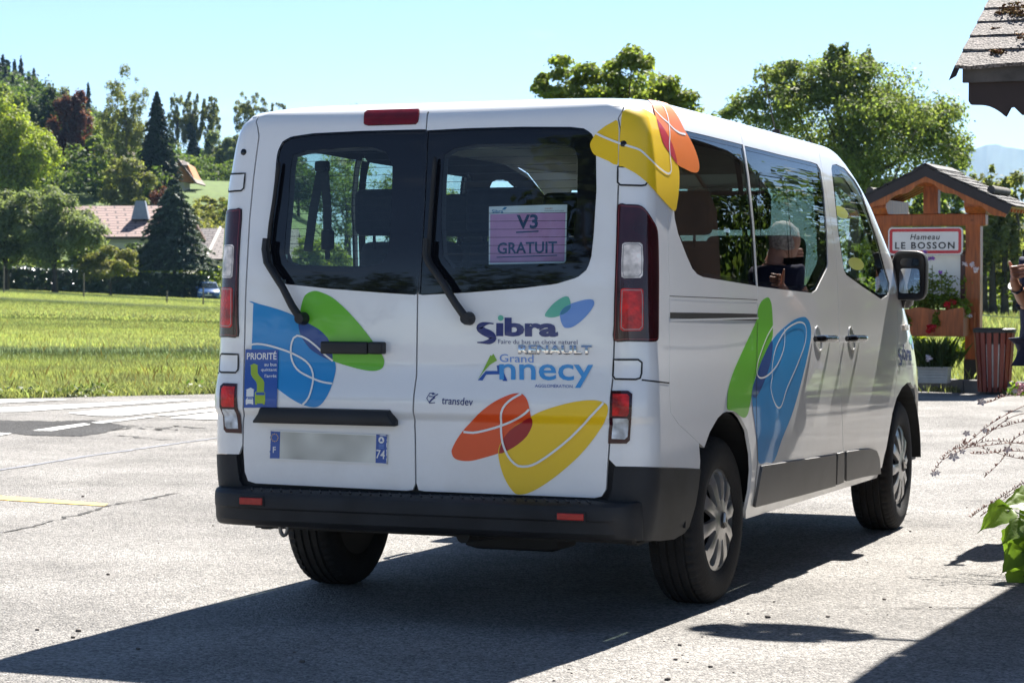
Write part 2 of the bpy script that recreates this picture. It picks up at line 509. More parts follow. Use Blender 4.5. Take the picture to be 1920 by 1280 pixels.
# verge strip along the road, rougher and taller
rs = np.random.RandomState(11)
n = 9000
t = rs.uniform(-3.5, 6.5, n); nn = np.abs(rs.normal(0, .45, n))+rs.uniform(-.05, .12, n)
P = E0[None]+ed[None]*t[:, None]+en[None]*nn[:, None]; P[:, 2] = -.04
G.append(blades(P, .13, .006, 1, .9))
for (n, d0, d1, h, w, s) in ((62000, 21.0, 38, .08, .005, 2), (60000, 28, 72, .085, .0085, 3), (90000, 46, 135, .09, .017, 4), (70000, 75, 187, .10, .034, 5)):
    P = scatter(n, -160, 520, d0, d1, s)
    q = (P-E0)@en
    P = P[q > .02]
    G.append(blades(P, h, w, s, .6))
for u0, u1, sd_ in ((-520, -160, 40), (520, 1150, 50)):
    for (n, d0, d1, h, w, s) in ((16000, 21.0, 45, .085, .009, sd_), (16000, 40, 120, .095, .025, sd_+1), (9000, 100, 186, .1, .05, sd_+2)):
        P = scatter(n, u0, u1, d0, d1, s); q = (P-E0)@en; P = P[q > .02]; G.append(blades(P, h, w, s, .6))
P = scatter(9000, 1660, 2040, 27.6, 44, 21); G.append(blades(P, .16, .008, 22, .5))
P = scatter(9000, 1620, 2040, 44, 100, 23); G.append(blades(P, .3, .025, 24, .5))
tag(quads('grass', np.concatenate(G), M_GRASS), 'green meadow grass beyond the road edge', 'grass', kind='stuff')
Q_ = []
rs = np.random.RandomState(140)
for k in range(34):
    t = rs.uniform(-2.6, 2.6) if k > 13 else rs.uniform(-2.0, -.3); q = rs.uniform(.06, .7); h = rs.uniform(.07, .17)*(1.5 if k < 10 else 1); P0 = E0+ed*t+en*q; P0[2] = -.03
    P = P0[None]+rs.normal(size=(70, 3))*np.array([.13, .10, 0])+np.array([[0, 0, 1]])*rs.uniform(.02, h, 70)[:, None]
    nr = rs.normal(size=(70, 3))*.6+np.array([[0, -.2, .8]]); nr /= np.linalg.norm(nr, axis=1)[:, None]
    v1 = rs.normal(size=(70, 3)); t1 = np.cross(nr, v1); t1 /= np.linalg.norm(t1, axis=1)[:, None]; t2 = np.cross(nr, t1); sz = rs.uniform(.02, .045, 70)[:, None]
    Q_.append(np.stack([P-t1*sz, P-t2*sz*.5, P+t1*sz, P+t2*sz*.5], 1))
M_WEED = mat('weed_leaf', (.075, .105, .03), .6, island=.5, hue=.03, trans=.3)
tag(quads('verge_weeds', np.concatenate(Q_), M_WEED), 'rough broad leaved weeds along the ragged road verge', 'weeds', kind='stuff')
D = []
P = scatter(900, -120, 470, 22, 34, 31); q = (P-E0)@en; D.append(blades(P[q > .1], .17, .003, 32, .5))
P = scatter(700, -150, 130, 21.5, 25, 33); q = (P-E0)@en; D.append(blades(P[q > .05], .34, .004, 34, .6))
P = scatter(900, -120, 470, 34, 90, 35); D.append(blades(P, .16, .005, 36, .5))
tag(quads('dry_grass', np.concatenate(D), M_DRY), 'dry seeding stalks standing in the meadow grass', 'grass', kind='stuff')

# ------------------------------------------------------------------ trees
def leafmat(name, col, isl=.38, hue=.02, trans=.48, rough=.6, spec=.22):
    return mat(name, col, rough, spec=spec, island=isl, hue=hue, trans=trans)
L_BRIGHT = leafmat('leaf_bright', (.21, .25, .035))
L_MID = leafmat('leaf_mid', (.14, .18, .045))
L_WOOD = leafmat('leaf_wood', (.085, .12, .035))
L_ASH = leafmat('leaf_ash', (.155, .19, .06))
L_WALNUT = leafmat('leaf_walnut', (.17, .205, .05))
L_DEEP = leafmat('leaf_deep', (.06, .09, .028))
L_OLIVE = leafmat('leaf_olive', (.17, .18, .07))
L_GREY = leafmat('leaf_greygreen', (.155, .185, .095))
L_COPPER = leafmat('leaf_copper', (.10, .035, .03), hue=.015)
L_SPRUCE = leafmat('needle_dark', (.03, .052, .028), trans=.12)
L_BLUESPR = leafmat('needle_blue', (.075, .105, .075), trans=.15)
L_LAUREL = mat('leaf_laurel', (.05, .085, .028), .35, spec=1., coat=1., coatr=.22, island=.4, hue=.02)
L_HAZEL = leafmat('leaf_hazel', (.18, .18, .06))
M_BARK = mat('bark', (.07, .055, .042), .95, var=.35, vscale=3, bump=.8, bscale=18)
M_BARKP = mat('bark_pale', (.17, .155, .13), .9, var=.4, vscale=3, bump=.6, bscale=18)

def card(P, Nrm, size, rs, asp=.55):
    n = len(P)
    a = rs.normal(size=(n, 3)); t = np.cross(Nrm, a); t /= np.linalg.norm(t, axis=1)[:, None]+1e-9
    b = np.cross(Nrm, t)
    s = (size*rs.uniform(.6, 1.4, n))[:, None]
    return np.stack([P-t*s*.5, P-b*s*asp*.5, P+t*s*.5, P+b*s*asp*.5], 1)
def crown(c, R, n, leaf, seed, nc=34, cr=(.20, .36), fill=.35, gap=.0):
    """leaf cards gathered in clumps through an ellipsoid"""
    rs = np.random.RandomState(seed)
    c = np.asarray(c, float); R = np.asarray(R, float)
    d = rs.normal(size=(nc, 3)); d /= np.linalg.norm(d, axis=1)[:, None]
    rr = np.where(rs.uniform(size=nc) < fill, rs.uniform(.1, .65, nc), rs.uniform(.66, .95, nc))
    C = d*rr[:, None]
    cs = rs.uniform(cr[0], cr[1], nc)
    k = rs.choice(nc, n, p=cs**2/np.sum(cs**2))
    e = rs.normal(size=(n, 3)); e /= np.linalg.norm(e, axis=1)[:, None]
    e[:, 2] = np.where(rs.uniform(size=n) < .7, np.abs(e[:, 2]), e[:, 2])
    rad_ = rs.uniform(.25, 1, n)**.5*(1+.25*rs.normal(size=n)*.6)
    P = C[k]+e*(cs[k]*rad_)[:, None]
    nr = e+rs.normal(size=(n, 3))*.7; nr[:, 2] += .5; nr /= np.linalg.norm(nr, axis=1)[:, None]
    W = c+P*R
    return card(W, nr, leaf, rs), c+C*R*.9
def trunk(base, top, r, limbs, seed, n=8, bend=.04):
    rs = random.Random(seed); mb = MB()
    b = np.asarray(base, float); t = np.asarray(top, float); h = np.linalg.norm(t-b)
    P = [b+(t-b)*k/6+np.array([rs.gauss(0, bend*h*.3), rs.gauss(0, bend*h*.3), 0])*(k/6) for k in range(7)]
    P[0] = b-np.array([0, 0, .15])
    mb.tube(P, [r*1.25]+[r*(1-.72*k/6) for k in range(1, 7)], n)
    for q in limbs:
        k = rs.randint(2, 5); s = P[k]; q = np.asarray(q, float)
        m1 = s*.5+q*.5+np.array([0, 0, -.06*h])
        mb.tube([s, s*.7+m1*.3, m1, q], [r*.42, r*.34, r*.22, r*.06], 5)
    return mb
def tree(name, label, px, py, top, wid, d, leafm, n, leaf, seed, cat='tree', group='trees around the yard', trunk_h=.3, bark=None,
         nc=34, depth=1.0, cr=(.2, .36), fill=.35, extra=(), basez=None, crown_c=None, tr=.028):
    """px: column of the trunk, py/top: rows of foot and tip, wid: crown width in photo pixels, d: distance"""
    b = at(px, py, d)
    if basez is not None: b[2] = basez
    elif d > 205: b[2] = terrain_z(px, d)
    tp = at(px, top, d); H = tp[2]-b[2]; W = wid/FPX*d
    t = empty(name, b, label, cat, group)
    ch = H*(1-trunk_h)
    cc = np.array([b[0], b[1], b[2]+H*trunk_h+ch*.5]) if crown_c is None else at(*crown_c, d)
    A, L = crown(cc, (W/2, W/2*depth, ch/2), n, leaf, seed, nc, cr, fill)
    Q = [A]
    for (ex, ey, ew, eh, en_) in extra:
        e, l2 = crown(at(ex, ey, d), (ew/2/FPX*d, ew/2/FPX*d, eh/2/FPX*d), en_, leaf, seed+int(ex), max(8, nc//3), (.3, .5), .4)
        Q.append(e); L = np.concatenate([L, l2[:4]])
    quads('crown', np.concatenate(Q), leafm, t)
    rs = random.Random(seed)
    lim = [L[i] for i in rs.sample(range(len(L)), min(10, len(L)))]
    trunk(b, (cc[0], cc[1], cc[2]+ch*.2), max(.06, H*tr), lim, seed).build('trunk', bark or M_BARK, t, True)
    return t
def spruce(name, label, px, py, top, wid, d, leafm, n, leaf, seed, group='trees around the yard', droop=.35, ragged=.25, top_w=.02, basez=None):
    b = at(px, py, d)
    if basez is not None: b[2] = basez
    elif d > 205: b[2] = terrain_z(px, d)
    tp = at(px, top, d); H = tp[2]-b[2]; R = wid/2/FPX*d
    t = empty(name, b, label, 'tree', group)
    rs = np.random.RandomState(seed)
    nb = int(26+H*7)
    hb = (np.arange(nb)/nb)**.92
    az = rs.uniform(0, 2*np.pi, nb*7); lv = np.repeat(hb, 7)+rs.normal(0, .012, nb*7)
    ln = (1-np.clip(lv, 0, 1))**.85*R*rs.uniform(1-ragged*1.6, 1+ragged*.5, nb*7)+top_w*R
    k = rs.choice(len(az), n, p=(ln+.08*R)/np.sum(ln+.08*R))
    f = rs.uniform(0, 1, n)**.62
    x = f*ln[k]
    side = rs.normal(0, 1, n)*.16*ln[k]*(1.1-f)
    ca, sa = np.cos(az[k]), np.sin(az[k])
    P = np.stack([ca*x-sa*side, sa*x+ca*side, (.03+.97*lv[k])*H-droop*x*f+rs.normal(0, .012, n)*H*.4], 1)
    P[:, 2] = np.clip(P[:, 2], .02*H, None)
    nr = np.stack([ca*.35, sa*.35, np.ones(n)], 1)+rs.normal(size=(n, 3))*.55
    nr /= np.linalg.norm(nr, axis=1)[:, None]
    quads('crown', card(P+b, nr, leaf, rs, .5), leafm, t)
    MB().tube([b-np.array([0, 0, .2]), b+np.array([0, 0, H*.5]), b+np.array([0, 0, H*.98])], [H*.022, H*.014, .02], 7).build('trunk', M_BARK, t, True)
    return t

GL = 'trees on the left beyond the meadow'
# in front of the houses
tree('fruit_tree', 'large grey green fruit tree cut off by the left frame edge', 12, 545, 345, 175, 182, L_GREY, 30000, .26, 41, group=GL, trunk_h=.2, nc=40, basez=terrain_z(12, 182))
tree('fruit_tree', 'grey green fruit tree before the hedge just left of the pink roof', 103, 545, 348, 165, 180, L_GREY, 26000, .25, 42, group=GL, trunk_h=.27, nc=40, basez=terrain_z(103, 180))
tree('fruit_tree', 'small yellowish fruit tree in front of the hedge below the pink roof', 207, 551, 468, 110, 178, L_HAZEL, 12000, .22, 43, group=GL, trunk_h=.2, nc=24, basez=terrain_z(207, 178))
spruce('spruce', 'blue grey spruce standing at the right end of the pink roofed house', 327, 508, 350, 168, 190, L_BLUESPR, 38000, .30, 44, GL, .2, .25, .13)
tree('bush', 'dark green bush under the pink roof behind the small fruit tree', 240, 512, 455, 120, 192, L_DEEP, 6000, .26, 45, 'bush', GL, .05, nc=20)
tree('bush', 'bright green bush behind the hedge at the left of the pink roof', 160, 520, 440, 80, 192, L_MID, 5000, .26, 46, 'bush', GL, .05, nc=20)
# behind the houses, up the slope
tree('maple_tree', 'bright yellow green tree filling the left edge above the fruit trees', 20, 400, 200, 180, 232, L_BRIGHT, 40000, .32, 47, group=GL, trunk_h=.05, nc=60, depth=.8)
tree('maple_tree', 'tall green tree behind the yellow green tree at the left edge', 12, 330, 158, 95, 262, L_MID, 16000, .36, 48, group=GL, trunk_h=.05, nc=40)
tree('beech_tree', 'dark green rounded tree between the yellow green tree and the copper tree', 92, 340, 158, 105, 285, L_DEEP, 24000, .36, 49, group=GL, trunk_h=.08, nc=46)
tree('copper_beech', 'dark red copper beech with purple leaves', 134, 372, 172, 78, 272, L_COPPER, 22000, .34, 50, group=GL, trunk_h=.12, nc=40)
tree('birch_tree', 'tall thin birch with drooping light foliage and sky showing through', 236, 385, 122, 105, 258, L_OLIVE, 15000, .22, 51, group=GL, trunk_h=.08, bark=M_BARKP, nc=170, cr=(.07, .17), fill=.5, tr=.012)
spruce('spruce', 'dark pointed spruce right of the birch', 295, 372, 174, 108, 252, L_SPRUCE, 30000, .38, 52, GL, .3, .35)
spruce('spruce', 'small distant spruce with a sharp tip between the copper beech and the birch', 166, 262, 156, 42, 360, L_BLUESPR, 4500, .45, 53, GL, .3, .35)
tree('bush', 'green bushy tree below the birch at the roof of the hidden house', 190, 375, 262, 80, 262, L_MID, 12000, .32, 54, 'bush', GL, .05, nc=26)
tree('bush', 'olive green bushy tree at the foot of the birch', 240, 392, 300, 110, 240, L_OLIVE, 12000, .3, 55, 'bush', GL, .05, nc=26)
tree('bush', 'reddish bare hedge shrub behind the blue grey spruce', 300, 385, 350, 60, 225, L_COPPER, 2500, .22, 56, 'bush', GL, .05, nc=16)
# tall airy trees wrapped in ivy, right of the dark spruce
for i, (px, top, w, lab, ivy) in enumerate(((338, 172, 46, 'leftmost of the three tall airy trees wrapped in ivy', 0), (364, 168, 44, 'middle of the three tall airy trees, its trunk thick with ivy', 1), (396, 172, 44, 'rightmost of the three tall airy trees, leaning right over dark ivy', 1))):
    t = tree('ash_tree', lab, px-4+i*2, 338, top, w, 340, L_OLIVE, 7000, .27, 57+i, group=GL, trunk_h=.34, nc=80, cr=(.09, .2), tr=.016)
    if ivy:
        b = at(px-6+i*3, 338, 339.5)
        e, _ = crown(at(px-2, 300-20*(i == 1), 339), (.95, .95, 3.4), 2600, .4, 70+i, 14, (.3, .5), .5)
        quads('ivy', e, L_SPRUCE, t)
tree('acacia_tree', 'pale airy tree beside the left rear edge of the van', 425, 352, 232, 95, 330, L_GREY, 16000, .34, 61, group=GL, trunk_h=.1, nc=36, cr=(.14, .28))
tree('ash_tree', 'thin airy tree top against the sky above the left roof corner of the van', 470, 340, 170, 72, 350, L_OLIVE, 8000, .26, 62, group=GL, trunk_h=.45, nc=90, cr=(.08, .18), tr=.012)
tree('ash_tree', 'small thin tree top just touching the van roof edge at its left corner', 520, 340, 184, 44, 352, L_OLIVE, 4500, .26, 63, group=GL, trunk_h=.45, nc=60, cr=(.08, .18), tr=.012)
tree('ash_tree', 'faint tree top peeping over the middle of the van roof edge', 655, 330, 178, 84, 360, L_OLIVE, 8000, .26, 64, group=GL, trunk_h=.4, nc=80, cr=(.08, .18), tr=.012)
tree('bush', 'dry yellow hazel bush on the slope above the grey tiled roof', 398, 450, 368, 70, 245, L_HAZEL, 5000, .28, 65, 'bush', GL, .05, nc=26, cr=(.12, .26))
rs = np.random.RandomState(88); Q = []
for k in range(300):
    d = rs.uniform(246, 372); u = rs.uniform(-90, 560)
    if u > 335 and d < 305 or u > 300 and d < 262: continue
    p = at(u, 500, d); z = terrain_z(u, d); H = rs.uniform(2, 5.2)*(.7 if u > 340 else 1); W = rs.uniform(2.5, 5.5)
    a, _ = crown((p[0], p[1], z+H*.45), (W/2, W/2, H*.55), 330, .46, 700+k, 14, (.25, .45), .3); Q.append(a)
tag(quads('undergrowth', np.concatenate(Q), L_WOOD), 'dark undergrowth below the trees behind the pink roof', 'undergrowth', kind='stuff')
for px, top, w, d, lm, lab in ((470, 372, 110, 236, L_MID, 'green tree seen only through the left part of the left rear window'), (560, 300, 150, 262, L_DEEP, 'dark tree seen through the left rear window above a tiled roof'), (650, 288, 150, 270, L_MID, 'green tree seen through the middle of the left rear window'), (745, 310, 130, 262, L_MID, 'green tree seen through the right part of the left rear window'),
        (835, 352, 80, 150, L_BRIGHT, 'bright green tree seen through the left part of the right rear window'), (925, 370, 90, 150, L_MID, 'green tree seen through the right rear window above the front seats'), (600, 440, 120, 190, L_BRIGHT, 'bright bush seen low through the left rear window'), (1010, 345, 80, 120, L_BRIGHT, 'bright green tree seen through the right rear window beside the windscreen pillar')):
    tree('garden_tree', lab, px, 520, top, w, d, lm, 7000, .3 if d > 170 else .18, 800+px, group='garden trees seen through the van', trunk_h=.06, nc=36, basez=terrain_z(px, d))
Q = []
for k in range(46):
    d = rs.uniform(214, 240); u = rs.uniform(335, 470)
    p = at(u, 500, d); z = terrain_z(u, d); H = rs.uniform(1.2, 3.2); W = rs.uniform(1.6, 3.2)
    a, _ = crown((p[0], p[1], z+H*.45), (W/2, W/2, H*.55), 260, .3, 1700+k, 14, (.22, .4), .3); Q.append(a)
tag(quads('scrub', np.concatenate(Q), L_HAZEL), 'dry yellowish scrub on the slope above the grey tiled roof', 'scrub', kind='stuff')
# wooded hill at the upper left: one far mass, with the pointed spruces of its skyline as trees
rs = np.random.RandomState(90); Q = []
for k in range(420):
    d = rs.uniform(372, 520); u = rs.uniform(-260, 560)
    z = terrain_z(u, d); p = at(u, 500, d); p[2] = z
    sky_y = np.interp(u, [-300, 0, 70, 130, 180, 250, 330, 400, 560], [96, 112, 150, 178, 205, 262, 290, 262, 285])
    room = 1.3+(517-sky_y)/FPX*d-z
    H = min(rs.uniform(9, 16), room*rs.uniform(.8, 1.0)); W = max(4, H*rs.uniform(.5, .8))
    if H < 4: continue
    a, _ = crown((p[0], p[1], z+H*.5), (W/2, W/2, H*.5), 620, .8, 91+k, 16, (.25, .45), .3)
    Q.append(a)
tag(quads('forest', np.concatenate(Q), L_DEEP), 'distant wooded hillside at the upper left behind the trees', 'woodland', kind='stuff')
rs = np.random.RandomState(95); Q = []
for k in range(60):
    d = rs.uniform(395, 440); u = rs.uniform(-120, 100); z = terrain_z(u, d); p = at(u, 500, d)
    room = 1.3+(517-np.interp(u, [-120, 0, 70, 100], [92, 104, 140, 172]))/FPX*d-z; H = min(rs.uniform(9, 17), room*rs.uniform(.8, 1))
    if H < 5: continue
    n = 420; t = rs.uniform(0, 1, n)**.8; a = rs.uniform(0, 2*np.pi, n); rr = (1-t)*H*.17*rs.uniform(.4, 1.1, n)
    P = np.stack([p[0]+np.cos(a)*rr, p[1]+np.sin(a)*rr, z+t*H], 1); nr = np.stack([np.cos(a)*.4, np.sin(a)*.4, np.ones(n)], 1)+rs.normal(size=(n, 3))*.5
    Q.append(card(P, nr/np.linalg.norm(nr, axis=1)[:, None], .75, rs, .5))
tag(quads('conifer_forest', np.concatenate(Q), L_SPRUCE), 'dark conifer wood on the hilltop at the upper left', 'woodland', kind='stuff')
for i, (px, py, top, w, d, lab) in enumerate(((6, 240, 104, 60, 430, 'spruce at the very left end of the hilltop skyline'), (28, 240, 114, 56, 430, 'second spruce of the hilltop skyline from the left, close to its taller neighbour'),
        (40, 240, 108, 50, 436, 'tallest slim spruce of the hilltop skyline'), (64, 250, 130, 60, 425, 'spruce at the right end of the hilltop skyline above the dark green tree'))):
    spruce('spruce', lab, px, py, top, w, d, L_SPRUCE, 4200, .6, 100+i, GL, .3, .3)
tree('hill_tree', 'green tree on the hill crest at the left frame edge', 4, 260, 98, 70, 440, L_MID, 5000, .6, 106, group=GL, trunk_h=.05, nc=30)
tree('hill_tree', 'pale green distant tree behind the copper beech', 118, 300, 162, 60, 420, L_OLIVE, 4000, .5, 107, group=GL, trunk_h=.05, nc=24)
tree('hill_tree', 'bright green distant tree on the slope right of the copper beech', 180, 320, 212, 78, 330, L_BRIGHT, 7000, .42, 108, group=GL, trunk_h=.05, nc=30)
tree('hill_tree', 'dark tree rising behind the left of the birch on the slope', 205, 320, 205, 40, 345, L_DEEP, 3000, .42, 109, group=GL, trunk_h=.05, nc=20)
# right side
GR = 'trees right of the van'
tree('walnut_tree', 'tree with three leafy tops rising behind the van roof', 1160, 520, 150, 340, 62, L_WALNUT, 7000, .13, 120, group=GR, trunk_h=.42, nc=30, basez=-.05, cr=(.2, .34),
     extra=((1055, 152, 130, 82, 3000), (1015, 165, 60, 50, 800), (1180, 125, 90, 80, 2200), (1150, 160, 100, 50, 1200), (1272, 182, 105, 95, 2700), (1110, 188, 150, 60, 1800), (1210, 190, 150, 60, 1800)), crown_c=(1160, 225))
tree('ash_tree', 'large broad green tree behind the van and the wooden shelter', 1600, 640, 110, 400, 88, L_ASH, 26000, .14, 121, group=GR, trunk_h=.2, nc=70, basez=-.1, cr=(.16, .30),
     extra=((1610, 260, 300, 220, 8000), (1520, 175, 150, 130, 6000), (1585, 150, 130, 110, 4600), (1650, 215, 170, 130, 6000), (1740, 245, 150, 150, 6000), (1790, 290, 70, 100, 2000), (1420, 205, 110, 80, 2600), (1365, 215, 60, 50, 700), (1462, 150, 90, 70, 2200), (1625, 125, 34, 60, 900), (1560, 112, 34, 56, 900), (1582, 105, 24, 40, 500), (1480, 130, 40, 40, 700)))
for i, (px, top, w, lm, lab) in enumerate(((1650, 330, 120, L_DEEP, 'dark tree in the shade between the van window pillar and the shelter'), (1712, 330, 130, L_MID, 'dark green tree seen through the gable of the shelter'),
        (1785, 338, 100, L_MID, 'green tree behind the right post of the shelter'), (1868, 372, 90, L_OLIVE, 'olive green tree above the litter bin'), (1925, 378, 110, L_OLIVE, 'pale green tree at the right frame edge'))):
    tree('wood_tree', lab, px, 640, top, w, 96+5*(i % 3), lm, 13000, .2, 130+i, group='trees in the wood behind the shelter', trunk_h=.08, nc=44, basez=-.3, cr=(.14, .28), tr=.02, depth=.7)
rs = np.random.RandomState(141); Q = []
for k in range(60):
    u = rs.uniform(1560, 2030); d = rs.uniform(88, 104); p = at(u, 500, d); H = rs.uniform(1.2, 3.4)
    a, _ = crown((p[0], p[1], -.3+H*.5), (rs.uniform(.6, 1.3),)*2+(H*.55,), 220, .2, 1400+k, 12, (.25, .45), .3); Q.append(a)
tag(quads('underwood', np.concatenate(Q), L_MID), 'low green underwood at the foot of the wood behind the litter bin', 'undergrowth', kind='stuff')
# slim trunks of the wood behind the shelter
for i, (px, lab) in enumerate(((1846, 'slim dark trunk just right of the shelter post'), (1862, 'slim trunk over the middle of the litter bin'), (1884, 'slim trunk left of the raised hand'), (1905, 'slim trunk behind the raised hand'))):
    b = at(px, 630, 90); b[2] = -.3
    t = empty('wood_tree', b, lab, 'tree', 'trees in the wood behind the shelter')
    trunk(b, at(px-8+4*i, 380, 90), .16, [at(px+random.Random(i).uniform(-30, 30), 420, 90) for _ in range(4)], 140+i).build('trunk', M_BARK, t, True)
    e, _ = crown(at(px, 440, 90), (.9, .9, 2.6), 1500, .22, 150+i, 26, (.12, .25), .4)
    quads('crown', e, L_OLIVE, t)
# trees behind the photographer, mirrored in the van's glass
def back_tree(name, label, x, y, h, w, leafm, n, leaf, seed):
    t = empty(name, (x, y, 0), label, 'tree', 'trees behind the camera mirrored in the glass')
    a, L = crown((x, y, h*.62), (w/2, w/2, h*.4), n, leaf, seed, 40)
    quads('crown', a, leafm, t)
    trunk((x, y, 0), (x, y, h*.7), h*.02, [L[i] for i in range(0, 40, 5)], seed).build('trunk', M_BARK, t, True)

# ------------------------------------------------------------------ hedge and garden
def hedge(name, label, pts, h, th, d, leafm, n, leaf, seed, zb=None, tp=.3):
    rs = np.random.RandomState(seed); Q = []
    P = [at(u, v, dd) for u, v, dd in pts]
    for i, p in enumerate(P): p[2] = terrain_z(pts[i][0], pts[i][2]) if zb is None else zb
    seg = [np.linalg.norm(P[i+1]-P[i]) for i in range(len(P)-1)]; tot = sum(seg)
    for i in range(len(P)-1):
        m = int(n*seg[i]/tot)
        t = rs.uniform(0, 1, m)[:, None]
        B = P[i]*(1-t)+P[i+1]*t
        ax = (P[i+1]-P[i])/seg[i]; nx = np.array([-ax[1], ax[0], 0])
        s = rs.uniform(0, 1, m); top = s < tp
        off = np.where(top, rs.uniform(-1, 1, m), np.where(rs.uniform(size=m) < .75, -1, 1))*th/2+rs.normal(0, .06, m)
        z = np.where(top, h+rs.normal(0, .07, m), rs.uniform(0, 1, m)*h)
        B = B+nx*off[:, None]; B[:, 2] += z
        nr = np.where(top[:, None], np.array([0, 0, 1.]), nx*np.sign(off)[:, None]*.5+np.array([0, 0, .9]))+rs.normal(size=(m, 3))*.42
        nr /= np.linalg.norm(nr, axis=1)[:, None]
        Q.append(card(B, nr, leaf, rs, .6))
    return tag(quads(name, np.concatenate(Q), leafm), label, 'hedge')
hedge('laurel_hedge', 'glossy dark green laurel hedge along the far side of the meadow', [(-60, 545, 186), (60, 545, 187), (160, 548, 188), (260, 552, 189), (340, 556, 190), (385, 560, 191)], 1.75, 1.1, 188, L_LAUREL, 11000, .34, 160, None, .05)
hedge('garden_hedge', 'bright green leafy hedge rising behind the laurel hedge', [(-40, 520, 190.5), (120, 520, 191), (300, 520, 192.5), (420, 520, 193.5)], 2.35, .9, 191, L_BRIGHT, 9000, .3, 161)
M_POST = mat('fence_post', (.13, .11, .09), .9, var=.3, vscale=6)
for i, (px, y0, y1, lab) in enumerate(((7, 548, 498, 'thin fence post at the left edge of the meadow'), (157, 553, 512, 'thin fence post before the hedge between two fruit trees'), (313, 568, 545, 'short fence post at the meadow edge below the blue grey spruce'), (381, 566, 538, 'thin fence post in front of the blue car'))):
    a = at(px, y0, 150-i*3); b = at(px, y1, 150-i*3)
    tag(MB().tube([a-np.array([0, 0, .3]), b], .045, 6).build('fence_post', M_POST), lab, 'fence post', 'fence posts along the meadow')

# ------------------------------------------------------------------ houses
def tiles(name, c1, c2, sx, sz):
    m = bpy.data.materials.new(name); m.use_nodes = True
    N = m.node_tree.nodes; L = m.node_tree.links; b = N['Principled BSDF']; b.inputs['Roughness'].default_value = .8
    tco = N.new('ShaderNodeTexCoord'); mp = N.new('ShaderNodeMapping'); mp.inputs['Scale'].default_value = (sx, sx, sz)
    br = N.new('ShaderNodeTexBrick'); br.inputs['Scale'].default_value = 1; br.inputs['Color1'].default_value = (*c1, 1); br.inputs['Color2'].default_value = (*c2, 1)
    br.inputs['Mortar'].default_value = (c1[0]*.3, c1[1]*.3, c1[2]*.33, 1); br.inputs['Mortar Size'].default_value = .045; br.inputs['Row Height'].default_value = .35; br.inputs['Brick Width'].default_value = .8
    L.new(tco.outputs['UV'], br.inputs[0]); L.new(br.outputs[0], b.inputs['Base Color'])
    return m
M_PINKT = tiles('pink_tiles', (.33, .225, .20), (.27, .18, .16), 1, 1)
M_GREYT = tiles('grey_tiles', (.27, .235, .225), (.22, .19, .185), 1, 1)
M_BROWNT = tiles('brown_tiles', (.26, .20, .18), (.20, .155, .14), 1, 1)
M_WALLW = mat('render_wall', (.62, .60, .56), .9, var=.08, vscale=2)
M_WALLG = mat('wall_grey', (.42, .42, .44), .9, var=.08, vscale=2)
M_PINE = mat('orange_boards', (.42, .16, .045), .7, var=.25, vscale=4)
M_ZINC = mat('zinc', (.26, .28, .32), .5, metal=.3, var=.12, vscale=3)
M_DARKW = mat('dark_window', (.02, .022, .025), .1, var=.1)
def roofslab(name, quad, th, m, parent, sx, sy):
    """quad: eave left, eave right, ridge right, ridge left"""
    q = [np.asarray(p, float) for p in quad]
    n = np.cross(q[1]-q[0], q[3]-q[0]); n /= np.linalg.norm(n)
    if n[2] < 0: n = -n
    V = q+[p-n*th for p in q]
    F = [(0, 1, 2, 3), (7, 6, 5, 4), (0, 4, 5, 1), (1, 5, 6, 2), (2, 6, 7, 3), (3, 7, 4, 0)]
    o = mesh(name, V, F, m, parent)
    uv = o.data.uv_layers.new(name='UVMap')
    w = np.linalg.norm(q[1]-q[0]); h = np.linalg.norm(q[3]-q[0])
    c = {0: (0, 0), 1: (w, 0), 2: (w, h), 3: (0, h), 4: (0, 0), 5: (w, 0), 6: (w, h), 7: (0, h)}
    for l in o.data.loops:
        uv.data[l.index].uv = (c[l.vertex_index][0]*sx, c[l.vertex_index][1]*sy)
    return o
back = np.array([-math.sin(YAW), math.cos(YAW), 0])
# pink roofed house: eave line faces the meadow
h = empty('pink_roof_house', (*at(270, 500, 200)[:2], .3), 'low white house with a pink tiled roof and a grey metal chimney', 'house')
eL, eR = at(120, 444, 200), at(352, 443.3, 200); rL, rR = at(110, 386, 206), at(350, 385.3, 206)
roofslab('roof', [eL, eR, rR, rL], .22, M_PINKT, h, .55, .62)
roofslab('roof', [eL+back*12, eR+back*12, rR+back*.02, rL+back*.02], .22, M_PINKT, h, .55, .62)
wl, wr = at(132, 445, 200.9), at(343, 445, 200.9)
mb = MB(); V = [(*wl[:2], -.2), (*wr[:2], -.2), (*(wr+back*10)[:2], -.2), (*(wl+back*10)[:2], -.2)]
z1 = wl[2]+.05
mb.add(V+[(p[0], p[1], z1) for p in V], [(0, 1, 5, 4), (1, 2, 6, 5), (2, 3, 7, 6), (3, 0, 4, 7), (4, 5, 6, 7)])
mb.build('wall', M_WALLW, h)
pw = at(265, 456, 200.5)
f1 = MB(); p0 = at(170, 448, 200.7); p1 = at(262, 470, 200.7)
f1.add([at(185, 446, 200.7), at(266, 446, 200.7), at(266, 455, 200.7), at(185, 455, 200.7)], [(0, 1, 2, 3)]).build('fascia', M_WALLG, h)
c0 = at(258, 396, 203); s_ = .0
mb = MB()
def frus(mb, c, w0, w1, z0, z1, dp=.8):
    V = []
    for (w, z) in ((w0, z0), (w1, z1)):
        for sx, sy in ((-1, -1), (1, -1), (1, 1), (-1, 1)):
            V.append(c+RT*sx*w+back*sy*w*dp+np.array([0, 0, z]))
    mb.add(V, [(0, 1, 5, 4), (1, 2, 6, 5), (2, 3, 7, 6), (3, 0, 4, 7), (4, 5, 6, 7)])
